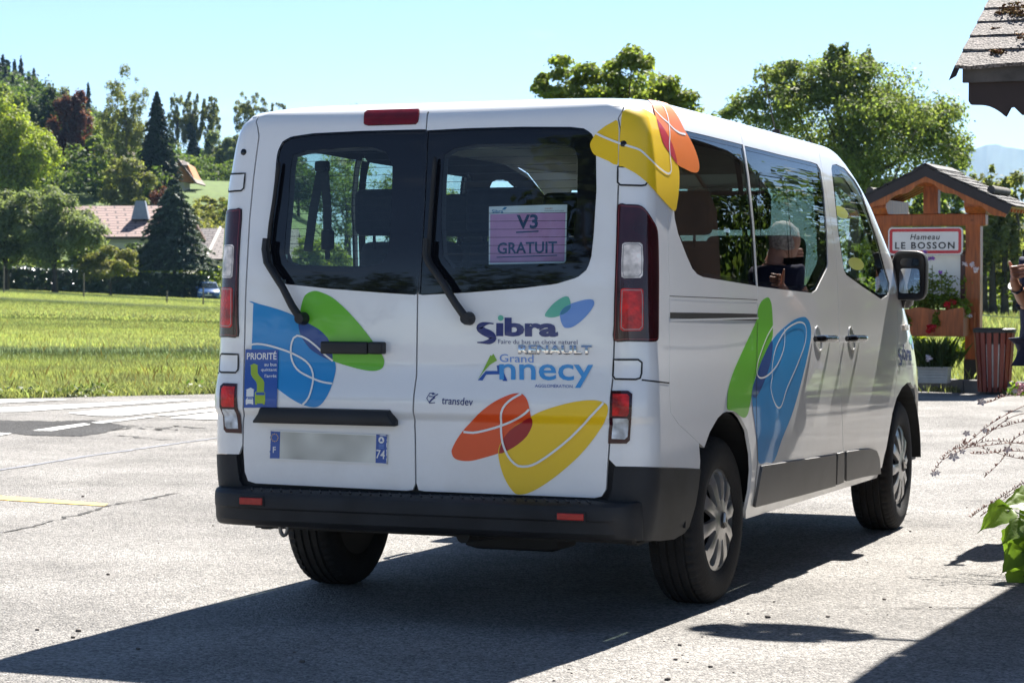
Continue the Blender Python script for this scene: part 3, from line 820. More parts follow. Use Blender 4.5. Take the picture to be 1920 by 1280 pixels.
frus(mb, at(264, 402, 203.2), .72, .38, -.4, 1.12)
mb.build('chimney', M_ZINC, h)
for (x0, x1) in ((276, 292), (205, 228)):
    q = [at(x0, 466, 200.75), at(x1, 466, 200.75), at(x1, 490, 200.75), at(x0, 490, 200.75)]
    mesh('window', q, [(0, 1, 2, 3)], M_DARKW, h)
# grey roofed house beside the van
h = empty('grey_roof_house', (*at(430, 500, 205)[:2], .2), 'house with a grey brown tiled gable roof beside the left edge of the van', 'house')
a0, a1, a2, a3 = at(386, 485, 203), at(560, 486, 203), at(560, 430, 208), at(413, 428, 208)
roofslab('roof', [a0, a1, a2, a3], .2, M_GREYT, h, .9, .9)
b0, b1 = at(413, 428, 208.1), at(380, 462, 214)
roofslab('roof', [a0+back*9+np.array([0, 0, .0]), a1+back*9, a2+back*.05, a3+back*.05], .2, M_GREYT, h, .9, .9)
roofslab('roof', [at(360, 470, 216), at(412, 470, 216), at(412, 428, 219), at(372, 428, 219)], .2, M_GREYT, h, .9, .9)
MB().tube([a0+np.array([0, 0, .06])-back*.02, a3+np.array([0, 0, .06])-back*.02], .13, 6).build('verge_trim', M_WALLW, h)
wl, wr = at(394, 488, 203.9), at(556, 488, 203.9)
V = [(*wl[:2], -.6), (*wr[:2], -.6), (*(wr+back*7)[:2], -.6), (*(wl+back*7)[:2], -.6)]
MB().add(V+[(p[0], p[1], wl[2]+.1) for p in V], [(0, 1, 5, 4), (1, 2, 6, 5), (2, 3, 7, 6), (3, 0, 4, 7), (4, 5, 6, 7)]).build('wall', M_WALLW, h)
# chalet with orange gable up the slope
h = empty('chalet', at(345, 345, 268), 'chalet gable of orange boards behind the dark spruce', 'house')
g = [at(322, 341, 266), at(367, 341, 266), at(352, 309, 266), at(337, 302, 266), at(318, 312, 266)]
MB().prism([(0, 0)], 0, 0) if False else None
V = g+[p+back*6 for p in g]; n = len(g)
MB().add(V, [tuple(range(n)), tuple(range(2*n-1, n-1, -1))]+[(k, (k+1) % n, (k+1) % n+n, k+n) for k in range(n)]).build('gable', M_PINE, h)
roofslab('roof', [at(369, 343, 265.3), at(369, 343, 265.3)+back*8, at(335, 299, 265.3)+back*8, at(335, 299, 265.3)], .16, M_BROWNT, h, .9, .9)
roofslab('roof', [at(290, 343, 265.3), at(290, 343, 265.3)+back*8, at(335, 299, 265.25)+back*8, at(335, 299, 265.25)], .16, M_BROWNT, h, .9, .9)
hip = [at(337, 309, 265.2), at(353, 310, 265.2), at(345, 300, 267)]
mesh('roof', hip+[p+np.array([0, 0, -.15]) for p in hip], [(0, 1, 2), (5, 4, 3), (0, 3, 4, 1), (1, 4, 5, 2), (2, 5, 3, 0)], M_BROWNT, h)
V = [at(318, 341, 266.6), at(345, 341, 266.6), at(345, 372, 266.6), at(318, 372, 266.6)]
V = V+[p+back*5 for p in V]
MB().add(V, [(0, 1, 2, 3), (7, 6, 5, 4), (0, 4, 5, 1), (1, 5, 6, 2), (2, 6, 7, 3), (3, 7, 4, 0)]).build('wall', M_WALLW, h)
# roof half hidden behind the birch
h = empty('brown_roof_house', at(210, 345, 275), 'house with a brown tiled roof mostly hidden behind the birch', 'house')
roofslab('roof', [at(174, 334, 272), at(262, 336, 272), at(252, 285, 278), at(200, 283, 278)], .2, M_BROWNT, h, .9, .9)
V = [at(184, 334, 273), at(256, 336, 273), at(256, 362, 273), at(184, 362, 273)]
V = V+[p+back*5 for p in V]
MB().add(V, [(0, 1, 2, 3), (7, 6, 5, 4), (0, 4, 5, 1), (1, 5, 6, 2), (2, 6, 7, 3), (3, 7, 4, 0)]).build('wall', M_WALLW, h)
# picket fence on the slope
mb = MB()
for k in range(12):
    p = at(346+k*1.9, 372, 262); mb.box(p+np.array([-.03, -.03, -.4]), p+np.array([.03, .03, .75]))
a, b = at(345, 366, 262), at(369, 366, 262)
mb.tube([a, b], .04, 4)
tag(mb.build('picket_fence', M_POST), 'small grey picket fence on the slope below the chalet', 'fence')

# ------------------------------------------------------------------ mountain
rs = np.random.RandomState(7)
prof = [(1180, 420), (1500, 360), (1700, 330), (1780, 300), (1800, 289), (1830, 277), (1850, 273), (1872, 271), (1890, 274), (1905, 277), (1930, 283), (1990, 290), (2100, 320), (2400, 380), (2700, 440)]
V = []; F = []
cols = np.linspace(1180, 2700, 190)
tops = np.interp(cols, [p[0] for p in prof], [p[1] for p in prof])+np.convolve(rs.normal(0, 2.2, 190), [.25, .5, .25], 'same')
for i, (u, t) in enumerate(zip(cols, tops)):
    for k in range(9):
        f = k/8; d = 6400-1500*(1-f)+rs.normal(0, 60)*(0 < k < 8)
        y = 520+(t-520)*f**1.1+rs.normal(0, 3)*(0 < k < 8)
        V.append(at(u, y, d) if k else np.array([*at(u, 520, d)[:2], -2.0]))
for i in range(189):
    for k in range(8): F.append((i*9+k, (i+1)*9+k, (i+1)*9+k+1, i*9+k+1))
tag(mesh('mountain', V, F, mat('mountain_forest', (.03, .05, .025), .95, var=.4, vscale=.004), smooth=True), kind='structure')

DATA={
'split':[[-0.0205,1.95],[-0.0205,1.95],[-0.0111,1.9348],[-0.0057,1.9018],[-0.0048,1.8738],[-0.0038,1.8491],[-0.0033,1.8245],[-0.0028,1.7999],[-0.0023,1.7753],[-0.002,1.7507],[-0.0016,1.7262],[-0.0013,1.7016],[-0.001,1.6771],[-0.0008,1.6526],[-0.0006,1.6281],[-0.0004,1.6036],[-0.0003,1.5792],[-0.0002,1.5547],[-0.0006,1.5289],[-0.0009,1.5031],[-0.0011,1.4774],[-0.0014,1.4516],[-0.0017,1.4259],[-0.0022,1.4001],[-0.0027,1.3744],[-0.0034,1.3487],[-0.0042,1.323],[-0.0052,1.2973],[-0.0062,1.2716],[-0.0074,1.2459],[-0.0073,1.2205],[-0.0073,1.1952],[-0.0074,1.1698],[-0.0075,1.1445],[-0.0078,1.1191],[-0.008,1.0937],[-0.0083,1.0683],[-0.0087,1.0429],[-0.0091,1.0175],[-0.0095,0.9921],[-0.0093,0.9668],[-0.0081,0.9415],[-0.0095,0.916],[-0.0109,0.8904],[-0.0126,0.8649],[-0.013,0.8376],[-0.0145,0.8102],[-0.014,0.7795],[-0.0154,0.7484],[-0.0134,0.7178],[-0.0131,0.6907],[-0.0127,0.6637],[-0.0124,0.6366],[-0.0122,0.6095],[-0.0121,0.5823],[-0.0117,0.5552],[-0.0114,0.5281],[-0.0114,0.5011]],
'ldoor_edge':[[-0.7591,1.8964],[-0.7519,1.8661],[-0.7499,1.8351],[-0.75,1.8042],[-0.7496,1.7778],[-0.7496,1.7515],[-0.7495,1.7251],[-0.7491,1.6988],[-0.7472,1.6679],[-0.7461,1.6371],[-0.7466,1.6063],[-0.7488,1.5737],[-0.7513,1.5412],[-0.7516,1.5151],[-0.7517,1.4891],[-0.7519,1.4631],[-0.752,1.4371],[-0.7521,1.4111],[-0.7522,1.3813],[-0.7523,1.3514],[-0.7523,1.3216],[-0.7523,1.2918],[-0.7519,1.2646],[-0.7515,1.2374],[-0.7512,1.2102],[-0.7506,1.1851],[-0.7502,1.1599],[-0.7498,1.1348],[-0.7494,1.1097],[-0.7489,1.0846],[-0.7483,1.0594],[-0.7475,1.0343],[-0.7467,1.0091],[-0.7459,0.984],[-0.7442,0.9589],[-0.7416,0.9339],[-0.7386,0.909],[-0.7356,0.8841],[-0.7332,0.8592],[-0.7322,0.8342],[-0.7323,0.8091],[-0.7345,0.7832],[-0.7396,0.7568],[-0.742,0.7308],[-0.7421,0.705],[-0.7424,0.6792],[-0.7428,0.6535],[-0.7437,0.6277],[-0.743,0.6012],[-0.7426,0.5745],[-0.7422,0.548],[-0.7306,0.5129],[-0.6984,0.5044],[-0.6693,0.5042],[-0.6403,0.5039],[-0.6114,0.5037],[-0.5826,0.5034],[-0.5539,0.5032],[-0.5252,0.5029],[-0.4967,0.5026],[-0.4682,0.5024],[-0.4398,0.5021],[-0.4115,0.5018],[-0.3832,0.5016],[-0.355,0.5013],[-0.327,0.501],[-0.2989,0.5008],[-0.271,0.5005],[-0.2432,0.5002],[-0.2154,0.4999],[-0.1877,0.4996],[-0.16,0.4993],[-0.1325,0.499],[-0.105,0.4988],[-0.0776,0.4985],[-0.0503,0.4982],[-0.023,0.4979]],
'rdoor_edge':[[0.8361,1.9289],[0.8148,1.893],[0.8038,1.8606],[0.8009,1.8362],[0.7994,1.8118],[0.7979,1.7875],[0.7966,1.7631],[0.7949,1.7393],[0.793,1.7155],[0.7907,1.6918],[0.7883,1.668],[0.7862,1.6442],[0.785,1.6205],[0.7855,1.5945],[0.7866,1.5686],[0.7878,1.5426],[0.7886,1.5167],[0.7893,1.4908],[0.7901,1.4648],[0.7908,1.4389],[0.7909,1.4138],[0.7909,1.3886],[0.7906,1.3635],[0.79,1.3384],[0.7891,1.3132],[0.788,1.2881],[0.7867,1.263],[0.7852,1.2379],[0.7838,1.2128],[0.7828,1.186],[0.7818,1.1593],[0.7807,1.1326],[0.7794,1.1058],[0.778,1.0791],[0.7758,1.0531],[0.7735,1.0271],[0.7712,1.0011],[0.7691,0.9751],[0.7681,0.9493],[0.7656,0.9238],[0.7634,0.8984],[0.7612,0.8731],[0.7609,0.8482],[0.76,0.8232],[0.7587,0.7982],[0.7555,0.7727],[0.7521,0.7472],[0.7507,0.722],[0.7498,0.6969],[0.7478,0.6686],[0.746,0.6403],[0.7446,0.612],[0.7444,0.5843],[0.7444,0.5565],[0.7448,0.5289],[0.7303,0.5028],[0.7041,0.4961],[0.6788,0.4962],[0.6534,0.4963],[0.6279,0.4964],[0.6024,0.4965],[0.5768,0.4966],[0.5512,0.4968],[0.5255,0.4969],[0.4997,0.497],[0.4739,0.4971],[0.448,0.4972],[0.4221,0.4973],[0.3961,0.4974],[0.37,0.4975],[0.3439,0.4976],[0.3177,0.4977],[0.2914,0.4977],[0.2651,0.4978],[0.2387,0.4979],[0.2122,0.498],[0.1857,0.4981],[0.1591,0.4982],[0.1324,0.4982],[0.1057,0.4983],[0.0789,0.4984],[0.052,0.4985],[0.025,0.4985],[-0.002,0.4986]],
'lwin':[[-0.0071,1.8738],[-0.0459,1.8738],[-0.0849,1.8738],[-0.124,1.8738],[-0.1632,1.8737],[-0.2026,1.8737],[-0.2421,1.8737],[-0.2818,1.8737],[-0.3265,1.8728],[-0.3713,1.8719],[-0.4163,1.871],[-0.4614,1.8701],[-0.5068,1.8692],[-0.5541,1.864],[-0.6015,1.8589],[-0.6374,1.8418],[-0.6518,1.8127],[-0.6556,1.7834],[-0.6541,1.7462],[-0.6525,1.7092],[-0.6503,1.6721],[-0.6491,1.6351],[-0.6498,1.5981],[-0.6519,1.5612],[-0.6543,1.5263],[-0.6564,1.4915],[-0.6584,1.4567],[-0.6584,1.4149],[-0.6584,1.3732],[-0.6486,1.3273],[-0.6256,1.3002],[-0.5821,1.2878],[-0.5417,1.2841],[-0.5014,1.2805],[-0.4613,1.2768],[-0.4214,1.2731],[-0.3817,1.2695],[-0.3385,1.2667],[-0.2955,1.2639],[-0.2527,1.2612],[-0.21,1.2584],[-0.1676,1.2556],[-0.1279,1.2534],[-0.0883,1.2512],[-0.0489,1.2489],[-0.0096,1.2467],[-0.0076,1.2798],[-0.0058,1.3129],[-0.0042,1.3461],[-0.0028,1.3792],[-0.0016,1.4123],[-0.0013,1.4489],[-0.001,1.4855],[-0.0008,1.5221],[-0.0004,1.5588],[-0.0002,1.5955],[-0.0005,1.6312],[-0.0008,1.6669],[-0.0013,1.7026],[-0.0019,1.7384],[-0.0029,1.7722],[-0.0041,1.806],[-0.0053,1.8399]],
'lclear':[[-0.5886,1.7905],[-0.5254,1.8049],[-0.4865,1.8065],[-0.4478,1.8081],[-0.4092,1.8096],[-0.3707,1.8112],[-0.3257,1.8117],[-0.281,1.8122],[-0.2364,1.8127],[-0.1763,1.795],[-0.1417,1.7408],[-0.14,1.7079],[-0.1382,1.675],[-0.1367,1.6421],[-0.1355,1.6093],[-0.1346,1.5765],[-0.1353,1.5437],[-0.1358,1.511],[-0.1363,1.4783],[-0.1368,1.4455],[-0.1373,1.4129],[-0.1647,1.3659],[-0.2213,1.3538],[-0.2615,1.3538],[-0.3019,1.3539],[-0.3425,1.3539],[-0.3832,1.354],[-0.4206,1.3551],[-0.4581,1.3562],[-0.4958,1.3573],[-0.5337,1.3584],[-0.5772,1.373],[-0.5935,1.4105],[-0.5925,1.4542],[-0.5914,1.498],[-0.5893,1.5327],[-0.5869,1.5675],[-0.5845,1.6022],[-0.5857,1.644],[-0.589,1.6858],[-0.5925,1.7277]],
'rwin':[[0.0002,1.8696],[0.0446,1.8707],[0.0888,1.8717],[0.1328,1.8728],[0.1766,1.8739],[0.2141,1.874],[0.2515,1.8741],[0.2888,1.8741],[0.3259,1.8742],[0.3629,1.8743],[0.3998,1.8744],[0.4411,1.8734],[0.4823,1.8724],[0.5233,1.8714],[0.5642,1.8704],[0.6048,1.8694],[0.6607,1.8622],[0.69,1.8399],[0.7024,1.8037],[0.7023,1.7695],[0.7025,1.7355],[0.7021,1.7014],[0.7013,1.6674],[0.7011,1.6334],[0.7,1.6009],[0.6999,1.5684],[0.6999,1.5359],[0.6995,1.5035],[0.6991,1.471],[0.6964,1.4295],[0.6934,1.388],[0.6786,1.3426],[0.6409,1.313],[0.5987,1.3011],[0.5563,1.2892],[0.5217,1.2852],[0.4871,1.2811],[0.4523,1.2771],[0.4175,1.2731],[0.382,1.2703],[0.3464,1.2676],[0.3106,1.2649],[0.2748,1.2621],[0.2388,1.2593],[0.2027,1.2566],[0.1624,1.2545],[0.1218,1.2523],[0.0812,1.2502],[0.0403,1.2481],[-0.0007,1.2459],[0.0004,1.2792],[0.0014,1.3125],[0.0021,1.3457],[0.0026,1.379],[0.0029,1.4123],[0.0032,1.4489],[0.0035,1.4855],[0.0037,1.5221],[0.004,1.5587],[0.0043,1.5954],[0.004,1.6311],[0.0037,1.6668],[0.0032,1.7026],[0.0027,1.7384],[0.0023,1.7711],[0.0018,1.8039],[0.0012,1.8367]],
'rclear':[[0.0774,1.7779],[0.1168,1.8017],[0.1673,1.8088],[0.2175,1.816],[0.2596,1.8157],[0.3014,1.8154],[0.3431,1.8151],[0.3847,1.8148],[0.4235,1.814],[0.4622,1.8133],[0.5007,1.8125],[0.5392,1.8118],[0.5774,1.8111],[0.6205,1.7882],[0.6312,1.748],[0.6301,1.7121],[0.6283,1.6762],[0.6269,1.6403],[0.627,1.6045],[0.6283,1.5687],[0.6265,1.5369],[0.6243,1.5052],[0.6222,1.4735],[0.62,1.4417],[0.6176,1.41],[0.5894,1.3665],[0.5408,1.3547],[0.5008,1.3522],[0.4607,1.3498],[0.4204,1.3474],[0.38,1.3449],[0.3454,1.3442],[0.3106,1.3434],[0.2757,1.3426],[0.2407,1.3418],[0.2056,1.3411],[0.1681,1.3462],[0.1303,1.3512],[0.0932,1.3917],[0.0883,1.4322],[0.0832,1.4728],[0.078,1.5134],[0.0772,1.5459],[0.0763,1.5784],[0.0754,1.6109],[0.0746,1.6434],[0.0739,1.676],[0.0752,1.7099],[0.0763,1.7439]],
'pillar_seam':[[1.1528,1.8812],[1.141,1.8472],[1.1382,1.8129],[1.1338,1.7886],[1.1317,1.7644],[1.1315,1.7402],[1.1328,1.7161],[1.1357,1.692],[1.138,1.6644],[1.1412,1.6369],[1.1446,1.6093],[1.1487,1.5818],[1.1478,1.5562],[1.1474,1.5306],[1.1472,1.505],[1.1475,1.4795],[1.1482,1.4539],[1.1491,1.4283],[1.1499,1.4027],[1.1506,1.3771],[1.1524,1.3475],[1.154,1.3179],[1.1554,1.2883],[1.1567,1.2587],[1.1548,1.2337],[1.1527,1.2086],[1.1504,1.1835],[1.148,1.1585],[1.1407,1.1506],[1.1386,1.1245],[1.1361,1.0985],[1.133,1.0725],[1.1289,1.0466],[1.1245,1.0207],[1.12,0.9947],[1.116,0.9688],[1.1128,0.9429],[1.1102,0.917],[1.1102,0.889],[1.1107,0.8609],[1.1116,0.8328],[1.1129,0.8047],[1.1616,0.7791],[1.2107,0.7533],[1.2691,0.7327],[1.3279,0.7118],[1.3873,0.6907],[1.4476,0.6693],[1.5089,0.6477]],
'tail':[[0.7914,1.5776],[0.8042,1.5835],[0.8246,1.5789],[0.8475,1.5787],[0.8695,1.5779],[0.8841,1.577],[0.8963,1.5739],[0.9088,1.5667],[0.9222,1.5558],[0.9392,1.5395],[0.9573,1.5222],[0.9731,1.5091],[0.9871,1.4963],[0.9974,1.4826],[1.0041,1.4649],[1.0093,1.44],[1.0127,1.4071],[1.0153,1.3626],[1.0153,1.3123],[1.0128,1.2603],[1.0086,1.2071],[1.0041,1.1494],[0.9984,1.1021],[0.9939,1.0849],[0.9865,1.0803],[0.9785,1.0761],[0.9596,1.075],[0.9237,1.0754],[0.8885,1.0765],[0.8576,1.0772],[0.8285,1.0777],[0.7992,1.0743],[0.7801,1.0773],[0.7783,1.0985],[0.7825,1.1296],[0.7844,1.1655],[0.7866,1.2079],[0.7892,1.2585],[0.7917,1.3123],[0.7932,1.3662],[0.7935,1.4168],[0.793,1.4574],[0.7925,1.4953],[0.7903,1.5413]],
'tail_clear':[[0.8189,1.4324],[0.8289,1.4392],[0.844,1.439],[0.8591,1.4389],[0.8744,1.4388],[0.8901,1.4388],[0.9015,1.4315],[0.9027,1.4174],[0.9039,1.4032],[0.905,1.3891],[0.906,1.375],[0.9055,1.3606],[0.9049,1.3463],[0.9042,1.3319],[0.9034,1.3175],[0.8935,1.3087],[0.8767,1.3083],[0.8605,1.3079],[0.8445,1.3075],[0.8286,1.3071],[0.8178,1.3134],[0.8177,1.3261],[0.8175,1.3389],[0.8172,1.3517],[0.8169,1.3645],[0.8174,1.3781],[0.8179,1.3917],[0.8183,1.4052],[0.8186,1.4188]],
'tail_red':[[0.8148,1.2654],[0.8221,1.2706],[0.837,1.2704],[0.8517,1.2702],[0.8666,1.27],[0.8818,1.2697],[0.8976,1.2695],[0.906,1.2627],[0.906,1.2486],[0.9059,1.2345],[0.9058,1.2204],[0.9058,1.2063],[0.9057,1.1922],[0.905,1.1786],[0.9044,1.1651],[0.9037,1.1515],[0.903,1.1379],[0.9023,1.1244],[0.8902,1.114],[0.8753,1.1139],[0.8608,1.1138],[0.8466,1.1136],[0.8324,1.1134],[0.818,1.1131],[0.8079,1.1219],[0.8083,1.136],[0.8088,1.1501],[0.8092,1.1642],[0.8096,1.1783],[0.8099,1.1923],[0.8107,1.2045],[0.8115,1.2167],[0.8124,1.2289],[0.8132,1.241],[0.814,1.2532]],
'low':[[0.7676,0.8946],[0.7885,0.895],[0.8096,0.8952],[0.8303,0.8953],[0.8446,0.8836],[0.8435,0.8673],[0.8424,0.8509],[0.8415,0.8345],[0.8406,0.8181],[0.8398,0.8016],[0.8386,0.7838],[0.8372,0.7658],[0.8359,0.7478],[0.8345,0.73],[0.8332,0.7123],[0.8202,0.7004],[0.8016,0.7001],[0.7842,0.6997],[0.767,0.6993],[0.7498,0.6989],[0.7506,0.7156],[0.7514,0.7324],[0.7528,0.7493],[0.7552,0.7664],[0.758,0.7835],[0.76,0.8005],[0.7616,0.8163],[0.7632,0.832],[0.7647,0.8477],[0.7658,0.8634],[0.7668,0.879]],
'low_red':[[0.774,0.883],[0.7916,0.8833],[0.8091,0.8836],[0.8262,0.8837],[0.8337,0.8739],[0.8329,0.8584],[0.8321,0.8428],[0.8314,0.8271],[0.8307,0.8114],[0.8249,0.8016],[0.808,0.8021],[0.7903,0.8024],[0.7721,0.8027],[0.7728,0.8188],[0.7735,0.8349],[0.7739,0.851],[0.7741,0.867]],
'low_clear':[[0.7735,0.7928],[0.791,0.7932],[0.8081,0.7935],[0.8246,0.7937],[0.8302,0.7858],[0.8283,0.7658],[0.8263,0.7458],[0.8247,0.726],[0.8138,0.7161],[0.7965,0.7164],[0.7803,0.7167],[0.7641,0.717],[0.7653,0.7357],[0.7674,0.7547],[0.7706,0.7738]],
'hinge_hi':[[0.7923,1.7195],[0.807,1.7193],[0.8232,1.7192],[0.8389,1.7192],[0.8546,1.7192],[0.8704,1.7193],[0.8867,1.7194],[0.9037,1.7197],[0.922,1.72],[0.9356,1.7123],[0.9333,1.6984],[0.9311,1.6844],[0.929,1.6705],[0.9271,1.6565],[0.9089,1.6493],[0.8923,1.6495],[0.8767,1.6497],[0.8615,1.65],[0.8466,1.6503],[0.8318,1.6507],[0.8167,1.6511],[0.8011,1.6516],[0.7883,1.6521],[0.789,1.6656],[0.7898,1.6791],[0.7907,1.6926],[0.7916,1.706]],
'hinge_lo':[[0.7761,1.0083],[0.7898,1.0084],[0.8041,1.0086],[0.8196,1.0087],[0.8348,1.0088],[0.8497,1.0088],[0.8647,1.0087],[0.8801,1.0086],[0.8911,0.9987],[0.8896,0.9854],[0.8879,0.9722],[0.8861,0.9589],[0.8841,0.9457],[0.8718,0.9361],[0.8572,0.9365],[0.8428,0.9368],[0.8284,0.9371],[0.8138,0.9373],[0.7989,0.9374],[0.7851,0.9375],[0.7713,0.9376],[0.7716,0.9493],[0.7721,0.9611],[0.7729,0.9728],[0.7738,0.9846],[0.7749,0.9964]],
'low_seam':[[0.8851,0.934],[0.9182,0.9304],[0.9628,0.9263],[1.0321,0.921],[1.11,0.915]],
'hi_seam':[[0.9347,1.7203],[1.0052,1.7133],[1.1241,1.7078]],
'bump_top':[[0.7446,0.612],[0.7698,0.6123],[0.7949,0.6126],[0.8217,0.6128],[0.8482,0.6126],[0.8749,0.6119],[0.9032,0.6105],[0.9368,0.6084],[0.9848,0.6051],[1.0588,0.5995],[1.1338,0.5936],[1.2156,0.5869],[1.2981,0.5801],[1.3814,0.5732],[1.4656,0.5662]],
'bump_arch':[[1.4656,0.5662],[1.4591,0.5297],[1.4552,0.4929],[1.4493,0.4619],[1.4461,0.4304],[1.4337,0.4024],[1.4241,0.374],[1.4187,0.3448],[1.3796,0.3221],[1.3596,0.3],[1.2697,0.3]],
'qwin':[[1.2901,1.865],[1.414,1.8724],[1.5433,1.8806],[1.6626,1.8805],[1.7835,1.8805],[1.906,1.8804],[2.0307,1.8803],[2.1434,1.8798],[2.2578,1.8794],[2.3747,1.879],[2.4941,1.8786],[2.6161,1.8783],[2.5768,1.8528],[2.5478,1.8257],[2.5238,1.7986],[2.5045,1.7715],[2.4895,1.7444],[2.4715,1.7159],[2.458,1.6873],[2.448,1.6587],[2.4388,1.6301],[2.4296,1.6015],[2.4211,1.5729],[2.4135,1.5442],[2.4007,1.5142],[2.3887,1.4841],[2.3776,1.4541],[2.3677,1.4241],[2.3589,1.3942],[2.3515,1.3644],[2.3457,1.3346],[2.3415,1.305],[2.3386,1.2755],[2.2316,1.2807],[2.1274,1.2858],[2.0256,1.2907],[1.926,1.2956],[1.8124,1.3013],[1.701,1.3069],[1.5913,1.3123],[1.5166,1.3232],[1.4546,1.3457],[1.4202,1.3712],[1.3854,1.3966],[1.3521,1.4239],[1.3183,1.4512],[1.2842,1.4783],[1.2649,1.5065],[1.2458,1.5346],[1.2405,1.5787],[1.2422,1.604],[1.2446,1.6293],[1.2475,1.6547],[1.2507,1.6801],[1.2555,1.7056],[1.2551,1.732],[1.2566,1.7584],[1.2602,1.7849],[1.2669,1.8116],[1.2759,1.8382]],
'swin':[[2.6393,1.8759],[2.8078,1.8757],[2.9834,1.8756],[3.1626,1.8753],[3.3458,1.8749],[3.4975,1.8753],[3.6521,1.8756],[3.8098,1.876],[3.9704,1.8763],[4.1342,1.8767],[4.2656,1.8737],[4.2598,1.8497],[4.1936,1.8178],[4.1353,1.7855],[4.0871,1.753],[4.0308,1.7183],[3.9847,1.6833],[3.9456,1.6482],[3.9066,1.613],[3.8683,1.5777],[3.8323,1.5424],[3.7849,1.5019],[3.7401,1.4615],[3.6992,1.4214],[3.6638,1.3817],[3.6123,1.3526],[3.5208,1.3185],[3.4356,1.2854],[3.3545,1.2531],[3.2713,1.2405],[3.1551,1.2444],[3.0408,1.2482],[2.9284,1.2519],[2.8179,1.2556],[2.6982,1.2602],[2.5805,1.2646],[2.4663,1.269],[2.3559,1.2733],[2.359,1.3031],[2.3633,1.333],[2.3693,1.3631],[2.3769,1.3932],[2.3859,1.4234],[2.3962,1.4537],[2.4077,1.484],[2.4201,1.5144],[2.4333,1.5447],[2.4416,1.5735],[2.4509,1.6022],[2.4609,1.6309],[2.4708,1.6596],[2.4815,1.6882],[2.496,1.7169],[2.515,1.7455],[2.5344,1.7784],[2.561,1.8113],[2.5927,1.8442]],
'fwin':[[4.6122,1.8706],[4.7065,1.8856],[4.8582,1.8932],[5.0352,1.885],[5.0713,1.8646],[5.1283,1.8415],[5.1271,1.8145],[5.1292,1.7869],[5.0741,1.7509],[5.0412,1.7147],[5.0228,1.6779],[5.0114,1.6406],[4.9966,1.6027],[4.9821,1.5644],[4.9695,1.5255],[4.9459,1.4893],[4.9238,1.453],[4.9056,1.4169],[4.8932,1.3809],[4.8881,1.3453],[4.9051,1.2812],[4.82,1.2201],[4.654,1.2002],[4.5329,1.2215],[4.4131,1.2427],[4.2949,1.2637],[4.1902,1.2843],[4.0877,1.3047],[3.9872,1.3249],[3.9565,1.3501],[3.9678,1.3828],[3.9837,1.4157],[4.0034,1.4488],[4.026,1.4821],[4.0502,1.5153],[4.0755,1.5485],[4.112,1.5833],[4.1507,1.6179],[4.1895,1.6525],[4.2287,1.6869],[4.2756,1.7212],[4.3383,1.7592],[4.4134,1.7969],[4.5015,1.8342]],
'slide_edge':[[2.7566,1.9504],[2.6684,1.9118],[2.6266,1.8825],[2.5842,1.8571],[2.5525,1.8291],[2.527,1.801],[2.5062,1.773],[2.4901,1.745],[2.4721,1.7163],[2.4586,1.6876],[2.4486,1.6588],[2.4394,1.63],[2.4302,1.6013],[2.4218,1.5725],[2.4142,1.5437],[2.4024,1.5134],[2.3913,1.4832],[2.3813,1.453],[2.3723,1.4228],[2.3645,1.3927],[2.3581,1.3626],[2.3532,1.3326],[2.35,1.3028],[2.348,1.273],[2.3424,1.2445],[2.3368,1.2161],[2.331,1.188],[2.3117,1.1503],[2.3008,1.1212],[2.2897,1.0922],[2.2779,1.0632],[2.2655,1.0343],[2.2531,1.0054],[2.2413,0.9765],[2.2304,0.9476],[2.2205,0.9169],[2.2111,0.8861],[2.2024,0.8553],[2.1946,0.8245],[2.188,0.7937],[2.1864,0.7598],[2.1864,0.7258],[2.1877,0.6918],[2.1908,0.6619],[2.1952,0.632],[2.201,0.6018],[2.2078,0.5716],[2.2153,0.5411],[2.2101,0.5109],[2.2076,0.4804],[2.2091,0.4494],[2.2139,0.418],[2.2225,0.3861],[2.239,0.3532]],
'b_seam':[[4.6523,1.9449],[4.5855,1.9282],[4.4672,1.9012],[4.3769,1.8772],[4.2955,1.8483],[4.2339,1.8177],[4.1794,1.7867],[4.1339,1.7555],[4.0912,1.7226],[4.0573,1.6894],[4.0307,1.6559],[4.0044,1.6222],[3.9778,1.5884],[3.9525,1.5544],[3.9294,1.5203],[3.9073,1.4861],[3.8867,1.452],[3.8689,1.4179],[3.8369,1.3819],[3.8105,1.3463],[3.7902,1.3111],[3.7745,1.2765],[3.7613,1.2426],[3.7488,1.2092],[3.7362,1.1763],[3.7245,1.1435],[3.7131,1.1106],[3.7015,1.0809],[3.6894,1.0511],[3.6772,1.0214],[3.6654,0.9917],[3.6545,0.962],[3.6435,0.9287],[3.6328,0.8954],[3.6229,0.862],[3.6145,0.8286],[3.6082,0.7952],[3.6046,0.7617],[3.604,0.7281],[3.606,0.6963],[3.6101,0.6645],[3.6159,0.6325],[3.6234,0.6003],[3.6311,0.5679],[3.6393,0.5353],[3.6503,0.5024],[3.6617,0.4654],[3.6819,0.4276],[3.709,0.3891],[3.755,0.349]],
'door_bot':[[2.239,0.3532],[2.3311,0.3526],[2.4262,0.3519],[2.5244,0.351],[2.6244,0.3501],[2.7262,0.3492],[2.8287,0.3479],[2.9331,0.3465],[3.0394,0.3451],[3.1478,0.3437],[3.2582,0.3422],[3.3707,0.3408],[3.4854,0.3393],[3.6021,0.3377],[3.755,0.349],[3.9072,0.3437],[4.0642,0.3381],[4.2254,0.3325],[4.3912,0.3266],[4.5619,0.3206]],
